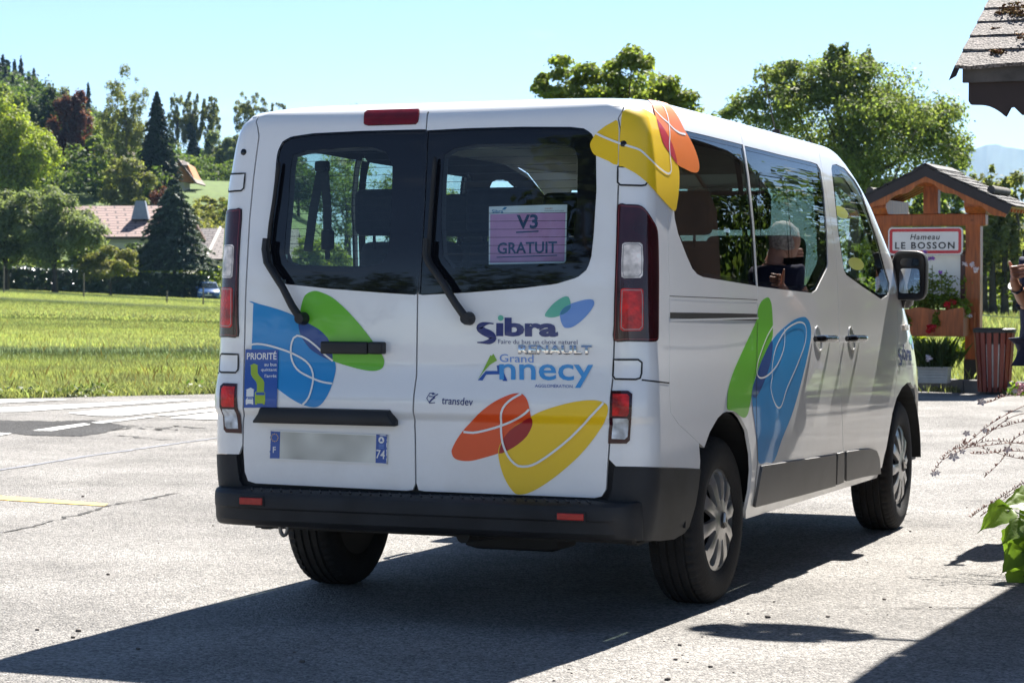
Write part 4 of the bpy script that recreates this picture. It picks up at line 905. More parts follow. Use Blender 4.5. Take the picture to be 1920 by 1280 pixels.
'sill_bot':[[2.2135,0.3],[2.3034,0.3],[2.3933,0.3],[2.4831,0.3],[2.573,0.3],[2.6629,0.3],[2.7978,0.3],[2.8876,0.3],[2.9775,0.3],[3.1124,0.3],[3.2022,0.3],[3.2921,0.3],[3.427,0.3],[3.5169,0.3],[3.6517,0.3],[3.7865,0.3],[3.9213,0.3],[4.0112,0.3],[4.1461,0.3],[4.2809,0.3],[4.4157,0.3],[4.5506,0.3]],
'f_seam':[[4.9514,1.165],[4.987,1.1454],[4.9611,1.1129],[4.9355,1.0805],[4.9097,1.0481],[4.8845,1.0158],[4.8601,0.9835],[4.8337,0.9475],[4.8082,0.9116],[4.7834,0.8756],[4.7604,0.8396],[4.7402,0.8036],[4.7119,0.7714],[4.6875,0.7393],[4.6669,0.7072],[4.6491,0.6752],[4.6336,0.6432],[4.6197,0.6111],[4.5941,0.5732],[4.5686,0.5353],[4.5473,0.4971],[4.5358,0.4584],[4.5202,0.425],[4.5108,0.3911],[4.518,0.3562],[4.5619,0.3206]],
'r_arch':[[1.4656,0.5662],[1.4791,0.5927],[1.4934,0.6192],[1.509,0.6456],[1.544,0.6758],[1.5803,0.7061],[1.6306,0.7307],[1.6817,0.7554],[1.7434,0.7704],[1.788,0.7744],[1.8808,0.7698],[1.9291,0.7601],[1.9773,0.7402],[2.019,0.713],[2.0618,0.6855],[2.0809,0.6516],[2.102,0.6173],[2.1248,0.5828],[2.1345,0.5478],[2.1461,0.5125],[2.1462,0.4857],[2.149,0.4586],[2.1547,0.4311],[2.1503,0.399],[2.1517,0.3662],[2.1631,0.332],[2.1685,0.3]],
'f_arch':[[4.5937,0.3048],[4.565,0.3285],[4.5404,0.3519],[4.5257,0.3747],[4.5207,0.3968],[4.5211,0.4186],[4.5248,0.4401],[4.5266,0.4629],[4.5325,0.4854],[4.5421,0.5078],[4.5544,0.5299],[4.5685,0.552],[4.5833,0.574],[4.598,0.596],[4.6215,0.6164],[4.6455,0.6368],[4.6702,0.6572],[4.6957,0.6776],[4.7223,0.698],[4.7868,0.7224],[4.854,0.7469],[4.9747,0.767],[5.0348,0.764],[5.0923,0.7298]],
'trim_s':[[2.2569,0.5262],[2.3635,0.5234],[2.4741,0.5204],[2.5883,0.5172],[2.7047,0.514],[2.8235,0.5107],[2.949,0.5073],[3.0772,0.5038],[3.208,0.5002],[3.3417,0.4965],[3.4786,0.4927],[3.4937,0.4556],[3.5161,0.4176],[3.5475,0.3788],[3.6004,0.338],[3.484,0.3392],[3.3699,0.3404],[3.2578,0.3415],[3.1477,0.3426],[3.0397,0.3437],[2.9335,0.3448],[2.8288,0.3462],[2.7261,0.3475],[2.6251,0.3488],[2.5259,0.3501],[2.4285,0.3514],[2.3341,0.3525],[2.2427,0.3534],[2.2341,0.3835],[2.2323,0.4128],[2.2343,0.4416],[2.2385,0.4701],[2.2463,0.4983]],
'trim_b':[[3.5132,0.4962],[3.6321,0.496],[3.6449,0.4596],[3.6652,0.4224],[3.6935,0.3845],[3.7407,0.3449],[3.6154,0.3418],[3.5687,0.3823],[3.5421,0.4211],[3.5239,0.459]],
'trim_f':[[3.6783,0.4929],[3.8143,0.4892],[3.9532,0.4853],[4.1701,0.4766],[4.2888,0.4582],[4.3713,0.4178],[4.4295,0.3746],[4.5223,0.3289],[4.3247,0.3352],[4.1333,0.3414],[3.9589,0.3439],[3.7894,0.3464],[3.7425,0.3847],[3.7136,0.4215],[3.6924,0.4576]],
'slot':[[1.1565,1.1792],[1.2524,1.1777],[1.3491,1.1762],[1.4469,1.1747],[1.5279,1.1733],[1.6097,1.1718],[1.6926,1.1703],[1.7766,1.1688],[1.8619,1.1673],[1.9688,1.1651],[2.078,1.1629],[2.1904,1.1606],[2.3059,1.1582],[2.2978,1.1305],[2.1828,1.1329],[2.0711,1.1352],[1.9623,1.1374],[1.8559,1.1396],[1.7711,1.1417],[1.6876,1.1438],[1.6052,1.1459],[1.5238,1.148],[1.4433,1.15],[1.346,1.1522],[1.2497,1.1543],[1.1543,1.1564]],
'rail_line':[[1.1554,1.2407],[1.2378,1.2391],[1.3209,1.2375],[1.4047,1.2358],[1.4893,1.2342],[1.5749,1.2326],[1.6615,1.2309],[1.7519,1.229],[1.8437,1.2271],[1.9371,1.2251],[2.0323,1.2231],[2.1296,1.2211],[2.2293,1.219],[2.3317,1.2169]],
's_handle':[[3.1824,1.0338],[3.5105,1.0264]],
'f_handle':[[3.7684,1.0218],[4.0787,1.0149]],
's_cup':[[3.3156,1.0902],[3.2598,0.9752]],
'f_cup':[[3.9475,1.0764],[3.8837,0.9633]],
'marker':[[5.034,1.0649],[5.1666,1.0618],[5.1333,1.0346],[5.0213,1.0376]],
'roof_line':[[2.7316,1.9348],[2.8658,1.934],[3.0043,1.9332],[3.1473,1.9326],[3.2931,1.932],[3.4414,1.9314],[3.592,1.9308],[3.7504,1.9303],[3.9116,1.9299],[4.0757,1.9295],[4.2425,1.9291],[4.4124,1.9286],[4.5855,1.9282]],
'stop2':[[-0.3077,1.9683],[-0.3077,1.9683],[-0.2667,1.9683],[-0.2667,1.9683],[-0.2256,1.9683],[-0.2256,1.9683],[-0.1846,1.9683],[-0.1846,1.9683],[-0.1436,1.9683],[-0.1436,1.9683],[-0.1026,1.9683],[-0.1026,1.9683],[-0.0615,1.9683],[-0.0615,1.9683],[-0.052,1.9467],[-0.0461,1.9239],[-0.0437,1.9047],[-0.0519,1.8968],[-0.0712,1.8968],[-0.0904,1.8967],[-0.1097,1.8967],[-0.129,1.8967],[-0.1485,1.8966],[-0.1678,1.8966],[-0.1873,1.8966],[-0.2067,1.8966],[-0.2263,1.8965],[-0.2458,1.8965],[-0.2655,1.8965],[-0.2837,1.902],[-0.2923,1.9242],[-0.3098,1.9514]],
'pane':[[2.7056,1.7608],[2.74,1.7693],[2.8907,1.7708],[3.0463,1.7725],[3.2053,1.7742],[3.2378,1.7626],[3.2062,1.7321],[3.1806,1.7016],[3.1612,1.6708],[3.1402,1.6399],[3.1187,1.609],[3.0983,1.578],[3.0791,1.547],[3.0555,1.5142],[3.0331,1.4815],[3.0122,1.4489],[2.9933,1.4163],[2.9767,1.3839],[2.9271,1.3629],[2.8114,1.366],[2.6982,1.3704],[2.573,1.375],[2.4522,1.3795],[2.4644,1.4129],[2.4782,1.4464],[2.4938,1.48],[2.5107,1.5136],[2.5286,1.5473],[2.5486,1.5777],[2.5696,1.6081],[2.592,1.6385],[2.6143,1.669],[2.6392,1.6996],[2.6696,1.7302]],
'platebar':[[-0.6687,0.7958],[-0.652,0.8046],[-0.624,0.8047],[-0.5962,0.8047],[-0.5684,0.8048],[-0.5407,0.8049],[-0.5131,0.8049],[-0.4856,0.805],[-0.4581,0.805],[-0.4307,0.8051],[-0.4034,0.8051],[-0.3762,0.8052],[-0.349,0.8052],[-0.322,0.8053],[-0.295,0.8053],[-0.268,0.8054],[-0.2412,0.8054],[-0.2144,0.8055],[-0.1877,0.8055],[-0.1611,0.8055],[-0.1345,0.8056],[-0.0948,0.8023],[-0.0797,0.7779],[-0.0781,0.7366],[-0.1048,0.7364],[-0.1315,0.7362],[-0.1584,0.736],[-0.1853,0.7358],[-0.2122,0.7356],[-0.2393,0.7354],[-0.2664,0.7352],[-0.2936,0.735],[-0.3209,0.7348],[-0.3483,0.7352],[-0.3759,0.7356],[-0.4035,0.7361],[-0.4311,0.7365],[-0.4589,0.7369],[-0.4867,0.7374],[-0.5146,0.7378],[-0.5427,0.7382],[-0.5707,0.7386],[-0.5989,0.7391],[-0.6271,0.7395],[-0.6554,0.7399],[-0.6838,0.7403],[-0.6763,0.7681]],
'plate':[[-0.6231,0.7147],[-0.5947,0.7144],[-0.5664,0.7141],[-0.5382,0.7137],[-0.5101,0.7134],[-0.482,0.7131],[-0.454,0.7128],[-0.4261,0.7125],[-0.3983,0.7122],[-0.3706,0.7118],[-0.3429,0.7115],[-0.3153,0.7112],[-0.2878,0.7109],[-0.2604,0.7105],[-0.2331,0.7102],[-0.2058,0.7099],[-0.1786,0.7096],[-0.1515,0.7092],[-0.1244,0.7089],[-0.1249,0.6808],[-0.1255,0.6527],[-0.1262,0.6246],[-0.1271,0.5965],[-0.1543,0.5968],[-0.1816,0.5971],[-0.209,0.5974],[-0.2365,0.5977],[-0.264,0.598],[-0.2916,0.5983],[-0.3193,0.5986],[-0.3471,0.5989],[-0.3749,0.5992],[-0.4029,0.5995],[-0.4308,0.5998],[-0.4589,0.6001],[-0.4871,0.6004],[-0.5153,0.6007],[-0.5437,0.601],[-0.5721,0.6013],[-0.6005,0.6016],[-0.6291,0.6019],[-0.627,0.6301],[-0.6254,0.6583],[-0.6242,0.6865]],
'plate_l':[[-0.622,0.7126],[-0.579,0.7116],[-0.5798,0.6848],[-0.5807,0.658],[-0.5819,0.6312],[-0.5837,0.6043],[-0.6272,0.604],[-0.6252,0.6312],[-0.6238,0.6583],[-0.6228,0.6855]],
'plate_r':[[-0.1709,0.7108],[-0.1255,0.7099],[-0.126,0.682],[-0.1266,0.6542],[-0.1273,0.6264],[-0.1282,0.5985],[-0.1748,0.6012],[-0.1736,0.6286],[-0.1726,0.656],[-0.1717,0.6834]],
'recess_l':[[-0.6747,0.7294],[-0.6346,0.7376],[-0.606,0.7377],[-0.5775,0.7378],[-0.5491,0.738],[-0.5207,0.7381],[-0.4925,0.7382],[-0.4643,0.7384],[-0.4361,0.7385],[-0.4081,0.7386],[-0.3802,0.7388],[-0.3523,0.7389],[-0.3245,0.739],[-0.2968,0.7391],[-0.2692,0.7393],[-0.2416,0.7394],[-0.2141,0.7395],[-0.1867,0.7396],[-0.1594,0.7397],[-0.1321,0.7398],[-0.1049,0.7399],[-0.0823,0.7159],[-0.0838,0.6906],[-0.0853,0.6654],[-0.0869,0.6401],[-0.0886,0.6148],[-0.0904,0.5895],[-0.1211,0.5533],[-0.1483,0.5533],[-0.1755,0.5532],[-0.2028,0.5531],[-0.2302,0.553],[-0.2577,0.5529],[-0.2853,0.5528],[-0.3129,0.5527],[-0.3406,0.5526],[-0.3684,0.5525],[-0.3962,0.5524],[-0.4242,0.5522],[-0.4522,0.5521],[-0.4803,0.552],[-0.5085,0.5519],[-0.5368,0.5518],[-0.5652,0.5516],[-0.5936,0.5515],[-0.6221,0.5514],[-0.6574,0.5718],[-0.6595,0.5981],[-0.6618,0.6244],[-0.6646,0.6506],[-0.6678,0.6768],[-0.6712,0.7031]],
'recess_r':[[0.0608,0.766],[0.0646,0.78],[0.0685,0.786],[0.0747,0.79],[0.0758,0.7932],[0.0795,0.7945],[0.1107,0.7955],[0.1876,0.7967],[0.2909,0.7977],[0.3902,0.7989],[0.4824,0.8012],[0.5709,0.8037],[0.6354,0.804],[0.6628,0.8015],[0.6669,0.7968],[0.668,0.7897],[0.6735,0.7848],[0.6758,0.7775],[0.674,0.7536],[0.6712,0.6977],[0.668,0.6258],[0.665,0.5713],[0.6687,0.5512],[0.6705,0.5487],[0.6458,0.5479],[0.5787,0.5436],[0.4842,0.5408],[0.3858,0.5398],[0.2802,0.5403],[0.1704,0.5426],[0.09,0.5469],[0.0605,0.5514],[0.0616,0.5579],[0.0648,0.5727],[0.0616,0.6009],[0.0606,0.637],[0.0599,0.6725],[0.0585,0.7066],[0.0575,0.74]],
'handle':[[-0.396,1.0407],[-0.1362,1.0437]],
'cup':[[-0.2869,1.0483]],
'wiper_l':[[-0.4918,1.1513],[-0.5088,1.175],[-0.5261,1.1987],[-0.5396,1.2222],[-0.5532,1.2457],[-0.5669,1.2691],[-0.5821,1.2882],[-0.5974,1.3073],[-0.6127,1.3265],[-0.6281,1.3456],[-0.6435,1.3648],[-0.6497,1.3899],[-0.656,1.4149],[-0.6548,1.4358],[-0.6536,1.4566],[-0.6524,1.4775],[-0.6512,1.4984],[-0.6499,1.5193],[-0.647,1.5428],[-0.6437,1.5663],[-0.6405,1.5898],[-0.6377,1.6133],[-0.6364,1.6342],[-0.6359,1.6552],[-0.6359,1.6761],[-0.636,1.697],[-0.636,1.718],[-0.6357,1.7389],[-0.6354,1.7599]],
'wiper_r':[[0.2076,1.156],[0.1945,1.1741],[0.1813,1.1921],[0.168,1.2102],[0.1547,1.2303],[0.1413,1.2504],[0.1278,1.2705],[0.1141,1.2907],[0.0994,1.3083],[0.0845,1.326],[0.0695,1.3437],[0.0544,1.3615],[0.0397,1.3919],[0.0401,1.4122],[0.0405,1.4325],[0.0408,1.4527],[0.0411,1.473],[0.0414,1.4934],[0.0417,1.5137],[0.042,1.534],[0.0424,1.5543],[0.043,1.5755],[0.0436,1.5966],[0.0443,1.6178],[0.0449,1.6389],[0.0456,1.6601],[0.0463,1.6813],[0.0469,1.7025],[0.0475,1.7237],[0.0481,1.7449],[0.0486,1.7662]],
'keyhole':[[0.8196,1.8047]],
'nub_l':[[-0.8133,1.7948]],
'refl_r':[[0.567,0.4356],[0.5935,0.4355],[0.6199,0.4354],[0.6462,0.4353],[0.6724,0.4353],[0.6752,0.4112],[0.6487,0.4112],[0.6222,0.4113],[0.5957,0.4113],[0.569,0.4114]],
'refl_l':[[-0.77,0.4512],[-0.7364,0.451],[-0.7029,0.4508],[-0.6695,0.4506],[-0.6795,0.4208],[-0.7131,0.4209],[-0.7469,0.4211],[-0.7808,0.4212]],
'blue_l':[[-0.7179,1.2083],[-0.7406,1.2176],[-0.7252,1.2163],[-0.7061,1.2104],[-0.6842,1.2045],[-0.6579,1.199],[-0.6273,1.1916],[-0.5964,1.1834],[-0.5689,1.1751],[-0.5457,1.1666],[-0.5249,1.1577],[-0.5056,1.1486],[-0.4872,1.14],[-0.4691,1.1319],[-0.452,1.124],[-0.4362,1.1163],[-0.4224,1.1085],[-0.411,1.1011],[-0.4015,1.0939],[-0.3933,1.0861],[-0.3859,1.077],[-0.3794,1.0659],[-0.374,1.0534],[-0.3693,1.0404],[-0.3649,1.0276],[-0.3605,1.0147],[-0.3564,1.0016],[-0.3529,0.989],[-0.3502,0.9782],[-0.3483,0.9702],[-0.3472,0.9641],[-0.3468,0.9581],[-0.3473,0.95],[-0.3484,0.9392],[-0.3503,0.9267],[-0.3528,0.9135],[-0.3558,0.9006],[-0.3595,0.8879],[-0.3639,0.8748],[-0.369,0.8623],[-0.3746,0.8511],[-0.3807,0.8412],[-0.3873,0.8324],[-0.3942,0.8248],[-0.4011,0.8187],[-0.4076,0.8143],[-0.414,0.8114],[-0.4208,0.8097],[-0.4284,0.8089],[-0.4372,0.809],[-0.4468,0.8102],[-0.457,0.8123],[-0.4676,0.8151],[-0.4784,0.8185],[-0.4896,0.8224],[-0.5016,0.8275],[-0.5152,0.8341],[-0.5309,0.8426],[-0.5485,0.8529],[-0.567,0.864],[-0.5855,0.8753],[-0.6037,0.8866],[-0.6219,0.8982],[-0.6406,0.9104],[-0.66,0.9237],[-0.6817,0.9374],[-0.7051,0.9516],[-0.7264,0.9676],[-0.7416,0.9869],[-0.7179,1.0115],[-0.7179,1.0417],[-0.7179,1.072],[-0.7179,1.0872],[-0.7179,1.1326],[-0.7179,1.1628],[-0.7179,1.1931]],
'green_l':[[-0.4551,1.2574],[-0.4473,1.2585],[-0.4401,1.2581],[-0.4323,1.2566],[-0.4229,1.254],[-0.4112,1.2504],[-0.3981,1.2458],[-0.3841,1.24],[-0.3702,1.2329],[-0.3562,1.2241],[-0.342,1.2138],[-0.3276,1.2025],[-0.3134,1.1907],[-0.2991,1.1783],[-0.2847,1.1651],[-0.2706,1.1515],[-0.2572,1.1382],[-0.2445,1.125],[-0.2323,1.1117],[-0.2207,1.0986],[-0.2095,1.0858],[-0.1987,1.073],[-0.1883,1.0603],[-0.1786,1.0481],[-0.1701,1.037],[-0.1626,1.027],[-0.156,1.018],[-0.1506,1.0098],[-0.1466,1.0021],[-0.1443,0.9951],[-0.1435,0.9888],[-0.1437,0.983],[-0.1447,0.9776],[-0.1462,0.9725],[-0.1485,0.9677],[-0.152,0.9634],[-0.1568,0.9599],[-0.1633,0.957],[-0.1712,0.9547],[-0.1804,0.9531],[-0.1909,0.9524],[-0.2028,0.9528],[-0.2163,0.9541],[-0.2306,0.9561],[-0.2453,0.9586],[-0.2607,0.9616],[-0.2769,0.9653],[-0.293,0.9692],[-0.3084,0.9731],[-0.3232,0.977],[-0.3377,0.9809],[-0.3513,0.9849],[-0.3639,0.9886],[-0.3745,0.9917],[-0.3837,0.9945],[-0.3929,0.9977],[-0.4036,1.0023],[-0.4169,1.0084],[-0.4317,1.0157],[-0.4466,1.024],[-0.46,1.0335],[-0.4722,1.0451],[-0.4837,1.0584],[-0.4937,1.0716],[-0.5016,1.0829],[-0.5067,1.0915],[-0.5095,1.0984],[-0.511,1.1047],[-0.5121,1.1113],[-0.5128,1.1179],[-0.5126,1.1242],[-0.512,1.1312],[-0.5113,1.1398],[-0.5106,1.1508],[-0.5097,1.1634],[-0.5084,1.1767],[-0.5063,1.1897],[-0.5036,1.2029],[-0.5004,1.2166],[-0.4961,1.2293],[-0.4906,1.2396],[-0.483,1.2468],[-0.4739,1.2518],[-0.4642,1.2552]],
'dark_l':[[-0.5127,1.1348],[-0.5021,1.1397],[-0.4872,1.1393],[-0.4714,1.1332],[-0.4548,1.1246],[-0.4389,1.1176],[-0.4224,1.1085],[-0.4029,1.0935],[-0.3859,1.077],[-0.3779,1.0627],[-0.3733,1.0487],[-0.3683,1.0347],[-0.3647,1.0205],[-0.3624,1.0037],[-0.3632,0.9908],[-0.3699,0.9896],[-0.3797,0.9934],[-0.3907,0.997],[-0.4036,1.0023],[-0.4196,1.0098],[-0.4357,1.0182],[-0.4483,1.0252],[-0.46,1.0335],[-0.4729,1.0465],[-0.4848,1.0603],[-0.4942,1.0717],[-0.5016,1.0829],[-0.5073,1.0951],[-0.5112,1.1078],[-0.5142,1.1226]],
'wl1':[[-0.7415,1.0301],[-0.7392,1.033],[-0.7361,1.037],[-0.732,1.0413],[-0.7267,1.0447],[-0.7202,1.0471],[-0.7126,1.049],[-0.704,1.0503],[-0.6943,1.0508],[-0.6834,1.0505],[-0.6713,1.0495],[-0.6585,1.0478],[-0.6453,1.0457],[-0.6313,1.0429],[-0.6166,1.0394],[-0.6019,1.0357],[-0.588,1.032],[-0.5754,1.0286],[-0.5636,1.0252],[-0.5518,1.0215],[-0.5392,1.0169],[-0.5249,1.0111],[-0.5095,1.0045],[-0.4948,0.9975],[-0.4824,0.9905],[-0.4728,0.9838],[-0.4651,0.9771],[-0.4586,0.9701],[-0.453,0.9625],[-0.4481,0.9544],[-0.4441,0.9459],[-0.4411,0.9368],[-0.439,0.9274],[-0.4379,0.9173],[-0.438,0.9067],[-0.4388,0.8958],[-0.4402,0.8851],[-0.4421,0.874],[-0.4447,0.8626],[-0.4482,0.8518],[-0.4524,0.8424],[-0.4581,0.8346],[-0.4648,0.8278],[-0.4711,0.8224],[-0.4755,0.8185]],
'wl2':[[-0.36,0.9887],[-0.3665,0.993],[-0.376,0.9991],[-0.3864,1.0061],[-0.396,1.013],[-0.4042,1.0198],[-0.412,1.0268],[-0.4199,1.0339],[-0.4285,1.041],[-0.4383,1.0484],[-0.4488,1.0559],[-0.4594,1.063],[-0.4691,1.069],[-0.478,1.0738],[-0.4864,1.0777],[-0.4943,1.0808],[-0.5016,1.0829],[-0.5084,1.0844],[-0.5148,1.085],[-0.5206,1.0846],[-0.5256,1.0827],[-0.53,1.0791],[-0.5337,1.0741],[-0.5368,1.068],[-0.5393,1.0611],[-0.5414,1.0534],[-0.5429,1.0446],[-0.5437,1.0352],[-0.5436,1.0254],[-0.5426,1.015],[-0.5408,1.004],[-0.538,0.993],[-0.5339,0.9827],[-0.5284,0.9732],[-0.5218,0.9642],[-0.5135,0.9556],[-0.503,0.9476],[-0.4891,0.9399],[-0.4726,0.9326],[-0.4556,0.926],[-0.4405,0.9203],[-0.4279,0.9158],[-0.4167,0.9123],[-0.4062,0.9094],[-0.3957,0.907],[-0.3841,0.9051],[-0.3722,0.9037],[-0.3618,0.9028],[-0.3544,0.9021]],
'prio':[[-0.743,1.0287],[-0.7137,1.0286],[-0.6846,1.0285],[-0.6555,1.0285],[-0.6265,1.0284],[-0.5975,1.0283],[-0.5972,1.0003],[-0.5964,0.9723],[-0.5944,0.9445],[-0.5916,0.9167],[-0.5887,0.889],[-0.5865,0.8613],[-0.5858,0.8334],[-0.5863,0.8054],[-0.615,0.8045],[-0.6437,0.8036],[-0.6726,0.8027],[-0.7015,0.8017],[-0.7306,0.8008],[-0.7299,0.8262],[-0.7303,0.8516],[-0.7319,0.8768],[-0.7345,0.902],[-0.7373,0.9272],[-0.74,0.9525],[-0.7417,0.9778],[-0.7425,1.0032]],
'p_arrow':[[-0.701,0.9741],[-0.6802,0.966],[-0.6848,0.9659],[-0.6828,0.9514],[-0.6806,0.9369],[-0.6722,0.9268],[-0.6629,0.9196],[-0.6535,0.9124],[-0.6469,0.9012],[-0.6457,0.8895],[-0.6447,0.8778],[-0.6439,0.8661],[-0.6596,0.8658],[-0.6753,0.8655],[-0.6766,0.8791],[-0.6782,0.8927],[-0.683,0.9028],[-0.6926,0.9117],[-0.7023,0.9206],[-0.7103,0.9318],[-0.7119,0.9428],[-0.7135,0.9538],[-0.7149,0.9648],[-0.7201,0.9654]],
'p_bus':[[-0.6796,0.8647],[-0.6668,0.8647],[-0.654,0.8646],[-0.6412,0.8646],[-0.6382,0.8606],[-0.6374,0.8485],[-0.6368,0.8364],[-0.6365,0.8242],[-0.6385,0.8219],[-0.6384,0.8155],[-0.6466,0.8153],[-0.6467,0.8194],[-0.6594,0.8192],[-0.6722,0.8189],[-0.6721,0.8148],[-0.6811,0.8146],[-0.6813,0.8259],[-0.6818,0.8372],[-0.6825,0.8484],[-0.6834,0.8597]],
'p_buswin':[[-0.6788,0.862],[-0.6597,0.862],[-0.6407,0.8619],[-0.6399,0.8519],[-0.6589,0.852],[-0.678,0.8521]],
'p_arrow2':[[-0.7039,0.8802],[-0.6846,0.8715],[-0.6897,0.8714],[-0.6888,0.8584],[-0.6883,0.8455],[-0.7043,0.8452],[-0.7203,0.8448],[-0.7205,0.8578],[-0.721,0.8708],[-0.7257,0.8711],[-0.7147,0.8757]],
'p_car':[[-0.715,0.842],[-0.6932,0.8417],[-0.6896,0.8322],[-0.6888,0.8144],[-0.6952,0.8143],[-0.6957,0.8172],[-0.7144,0.8168],[-0.7149,0.8134],[-0.7216,0.8132],[-0.7219,0.8315]],
'p_carwin':[[-0.7129,0.8404],[-0.6945,0.8403],[-0.6922,0.8349],[-0.7148,0.8349]],
'orange_r':[[0.41,0.8789],[0.4018,0.8789],[0.3924,0.878],[0.3815,0.8757],[0.3689,0.8717],[0.3539,0.8656],[0.3366,0.8578],[0.3185,0.8485],[0.3006,0.8377],[0.2829,0.8252],[0.2648,0.8109],[0.2468,0.7956],[0.2287,0.78],[0.2107,0.7637],[0.1937,0.7466],[0.1793,0.7301],[0.1675,0.7151],[0.1579,0.7015],[0.1501,0.6888],[0.144,0.6774],[0.1393,0.668],[0.1364,0.6611],[0.1351,0.6563],[0.1351,0.6523],[0.1358,0.648],[0.1371,0.6428],[0.1391,0.6375],[0.1422,0.6326],[0.1464,0.6284],[0.1519,0.6252],[0.1586,0.6225],[0.1662,0.6206],[0.1747,0.6193],[0.1839,0.6186],[0.194,0.6184],[0.205,0.619],[0.2169,0.6205],[0.2299,0.6232],[0.244,0.6268],[0.2585,0.6311],[0.2728,0.6353],[0.2867,0.6394],[0.3006,0.6437],[0.3145,0.6483],[0.3283,0.6533],[0.3425,0.6588],[0.3568,0.6647],[0.3707,0.6711],[0.3836,0.6778],[0.3953,0.6851],[0.4062,0.6929],[0.4161,0.7008],[0.4249,0.7083],[0.4326,0.7153],[0.4391,0.722],[0.4446,0.7285],[0.449,0.7351],[0.4525,0.7415],[0.4551,0.7476],[0.4567,0.7542],[0.458,0.7618],[0.4585,0.7707],[0.4581,0.7806],[0.457,0.7909],[0.4555,0.8016],[0.4534,0.8131],[0.4511,0.8254],[0.4485,0.8372],[0.4455,0.8471],[0.4423,0.8546],[0.439,0.8606],[0.4353,0.8654],[0.4311,0.8695],[0.4268,0.8732],[0.4222,0.8761],[0.4168,0.878]],
'yellow_r':[[0.676,0.8579],[0.6638,0.8568],[0.6508,0.8553],[0.637,0.8532],[0.6223,0.8504],[0.6064,0.8469],[0.5894,0.8427],[0.572,0.838],[0.5547,0.8329],[0.537,0.8274],[0.5189,0.8212],[0.5016,0.8149],[0.4864,0.8088],[0.4744,0.8029],[0.4647,0.7973],[0.4551,0.7913],[0.4439,0.7848],[0.43,0.7779],[0.4146,0.7706],[0.3991,0.7626],[0.3849,0.7535],[0.3721,0.7424],[0.3606,0.7299],[0.3505,0.7174],[0.3421,0.7062],[0.3357,0.6969],[0.331,0.6887],[0.3275,0.6809],[0.3248,0.6729],[0.3229,0.6651],[0.3219,0.6576],[0.3219,0.6496],[0.3228,0.64],[0.3248,0.6281],[0.3278,0.6146],[0.3316,0.6008],[0.3359,0.5876],[0.3406,0.5755],[0.3459,0.5638],[0.3517,0.5527],[0.3579,0.5422],[0.3648,0.532],[0.3724,0.5223],[0.38,0.5137],[0.3869,0.5071],[0.3925,0.5029],[0.3971,0.5006],[0.402,0.4996],[0.4081,0.4992],[0.4153,0.4993],[0.4233,0.5002],[0.4322,0.5022],[0.4425,0.5056],[0.4542,0.5104],[0.4671,0.5165],[0.4812,0.5241],[0.4965,0.5335],[0.5135,0.5449],[0.5319,0.5583],[0.5509,0.5729],[0.5695,0.5881],[0.588,0.6039],[0.6068,0.6206],[0.6251,0.6378],[0.6425,0.6553],[0.6591,0.6733],[0.675,0.692],[0.6898,0.7105],[0.703,0.7281],[0.715,0.7452],[0.7267,0.762],[0.737,0.7777],[0.745,0.7914],[0.7503,0.8026],[0.7531,0.812],[0.7545,0.82],[0.7549,0.8272],[0.7545,0.8333],[0.7531,0.8383],[0.7504,0.8425],[0.7463,0.8463],[0.7405,0.8499],[0.7332,0.853],[0.7249,0.8555],[0.7162,0.8573],[0.7072,0.8584],[0.6975,0.8588],[0.6872,0.8585]],
'dark_r':[[0.4547,0.7903],[0.4364,0.7822],[0.4144,0.7695],[0.399,0.7612],[0.3847,0.7521],[0.3695,0.7394],[0.356,0.725],[0.3445,0.7099],[0.3352,0.6929],[0.3267,0.6691],[0.3248,0.6506],[0.3372,0.6514],[0.356,0.6606],[0.3763,0.6712],[0.3974,0.6847],[0.4178,0.701],[0.4352,0.7184],[0.4461,0.7359],[0.4535,0.7517],[0.4572,0.7627],[0.458,0.7718],[0.4593,0.7837]],
'wr1':[[0.4204,0.8778],[0.4122,0.8733],[0.4002,0.8669],[0.3874,0.8596],[0.3766,0.8523],[0.3682,0.8452],[0.3607,0.838],[0.3544,0.8303],[0.3491,0.8223],[0.3452,0.814],[0.3426,0.8055],[0.3406,0.7963],[0.3386,0.7858],[0.3366,0.7734],[0.3352,0.7596],[0.3347,0.7455],[0.3353,0.7324],[0.3363,0.7204],[0.3375,0.709],[0.3393,0.6978],[0.3421,0.6865],[0.3462,0.6747],[0.3512,0.6627],[0.3569,0.6513],[0.363,0.6411],[0.3695,0.6323],[0.3765,0.6244],[0.3838,0.6177],[0.3909,0.6124],[0.3974,0.6085],[0.4035,0.6061],[0.4103,0.6048],[0.4186,0.6046],[0.4287,0.6051],[0.4401,0.6063],[0.4527,0.6092],[0.4665,0.6145],[0.4819,0.6228],[0.4987,0.6335],[0.5164,0.6458],[0.5343,0.6589],[0.5528,0.6728],[0.572,0.6879],[0.591,0.7037],[0.6088,0.7194],[0.625,0.7349],[0.6408,0.7508],[0.6571,0.7669],[0.6742,0.7833],[0.6927,0.8013],[0.7115,0.8205],[0.7282,0.8375],[0.7396,0.8494]],
'wr2':[[0.1852,0.7288],[0.1918,0.728],[0.2014,0.727],[0.2125,0.7262],[0.2238,0.7264],[0.2349,0.7278],[0.2467,0.7299],[0.2593,0.7328],[0.2727,0.7362],[0.2877,0.7402],[0.3041,0.745],[0.3208,0.7502],[0.3367,0.7557],[0.3523,0.7616],[0.3677,0.768],[0.3823,0.7744],[0.3953,0.7804],[0.4063,0.7859],[0.4157,0.7911],[0.4241,0.7961],[0.4315,0.8011],[0.4382,0.8063],[0.4441,0.8117],[0.4489,0.8165],[0.4523,0.8198]],
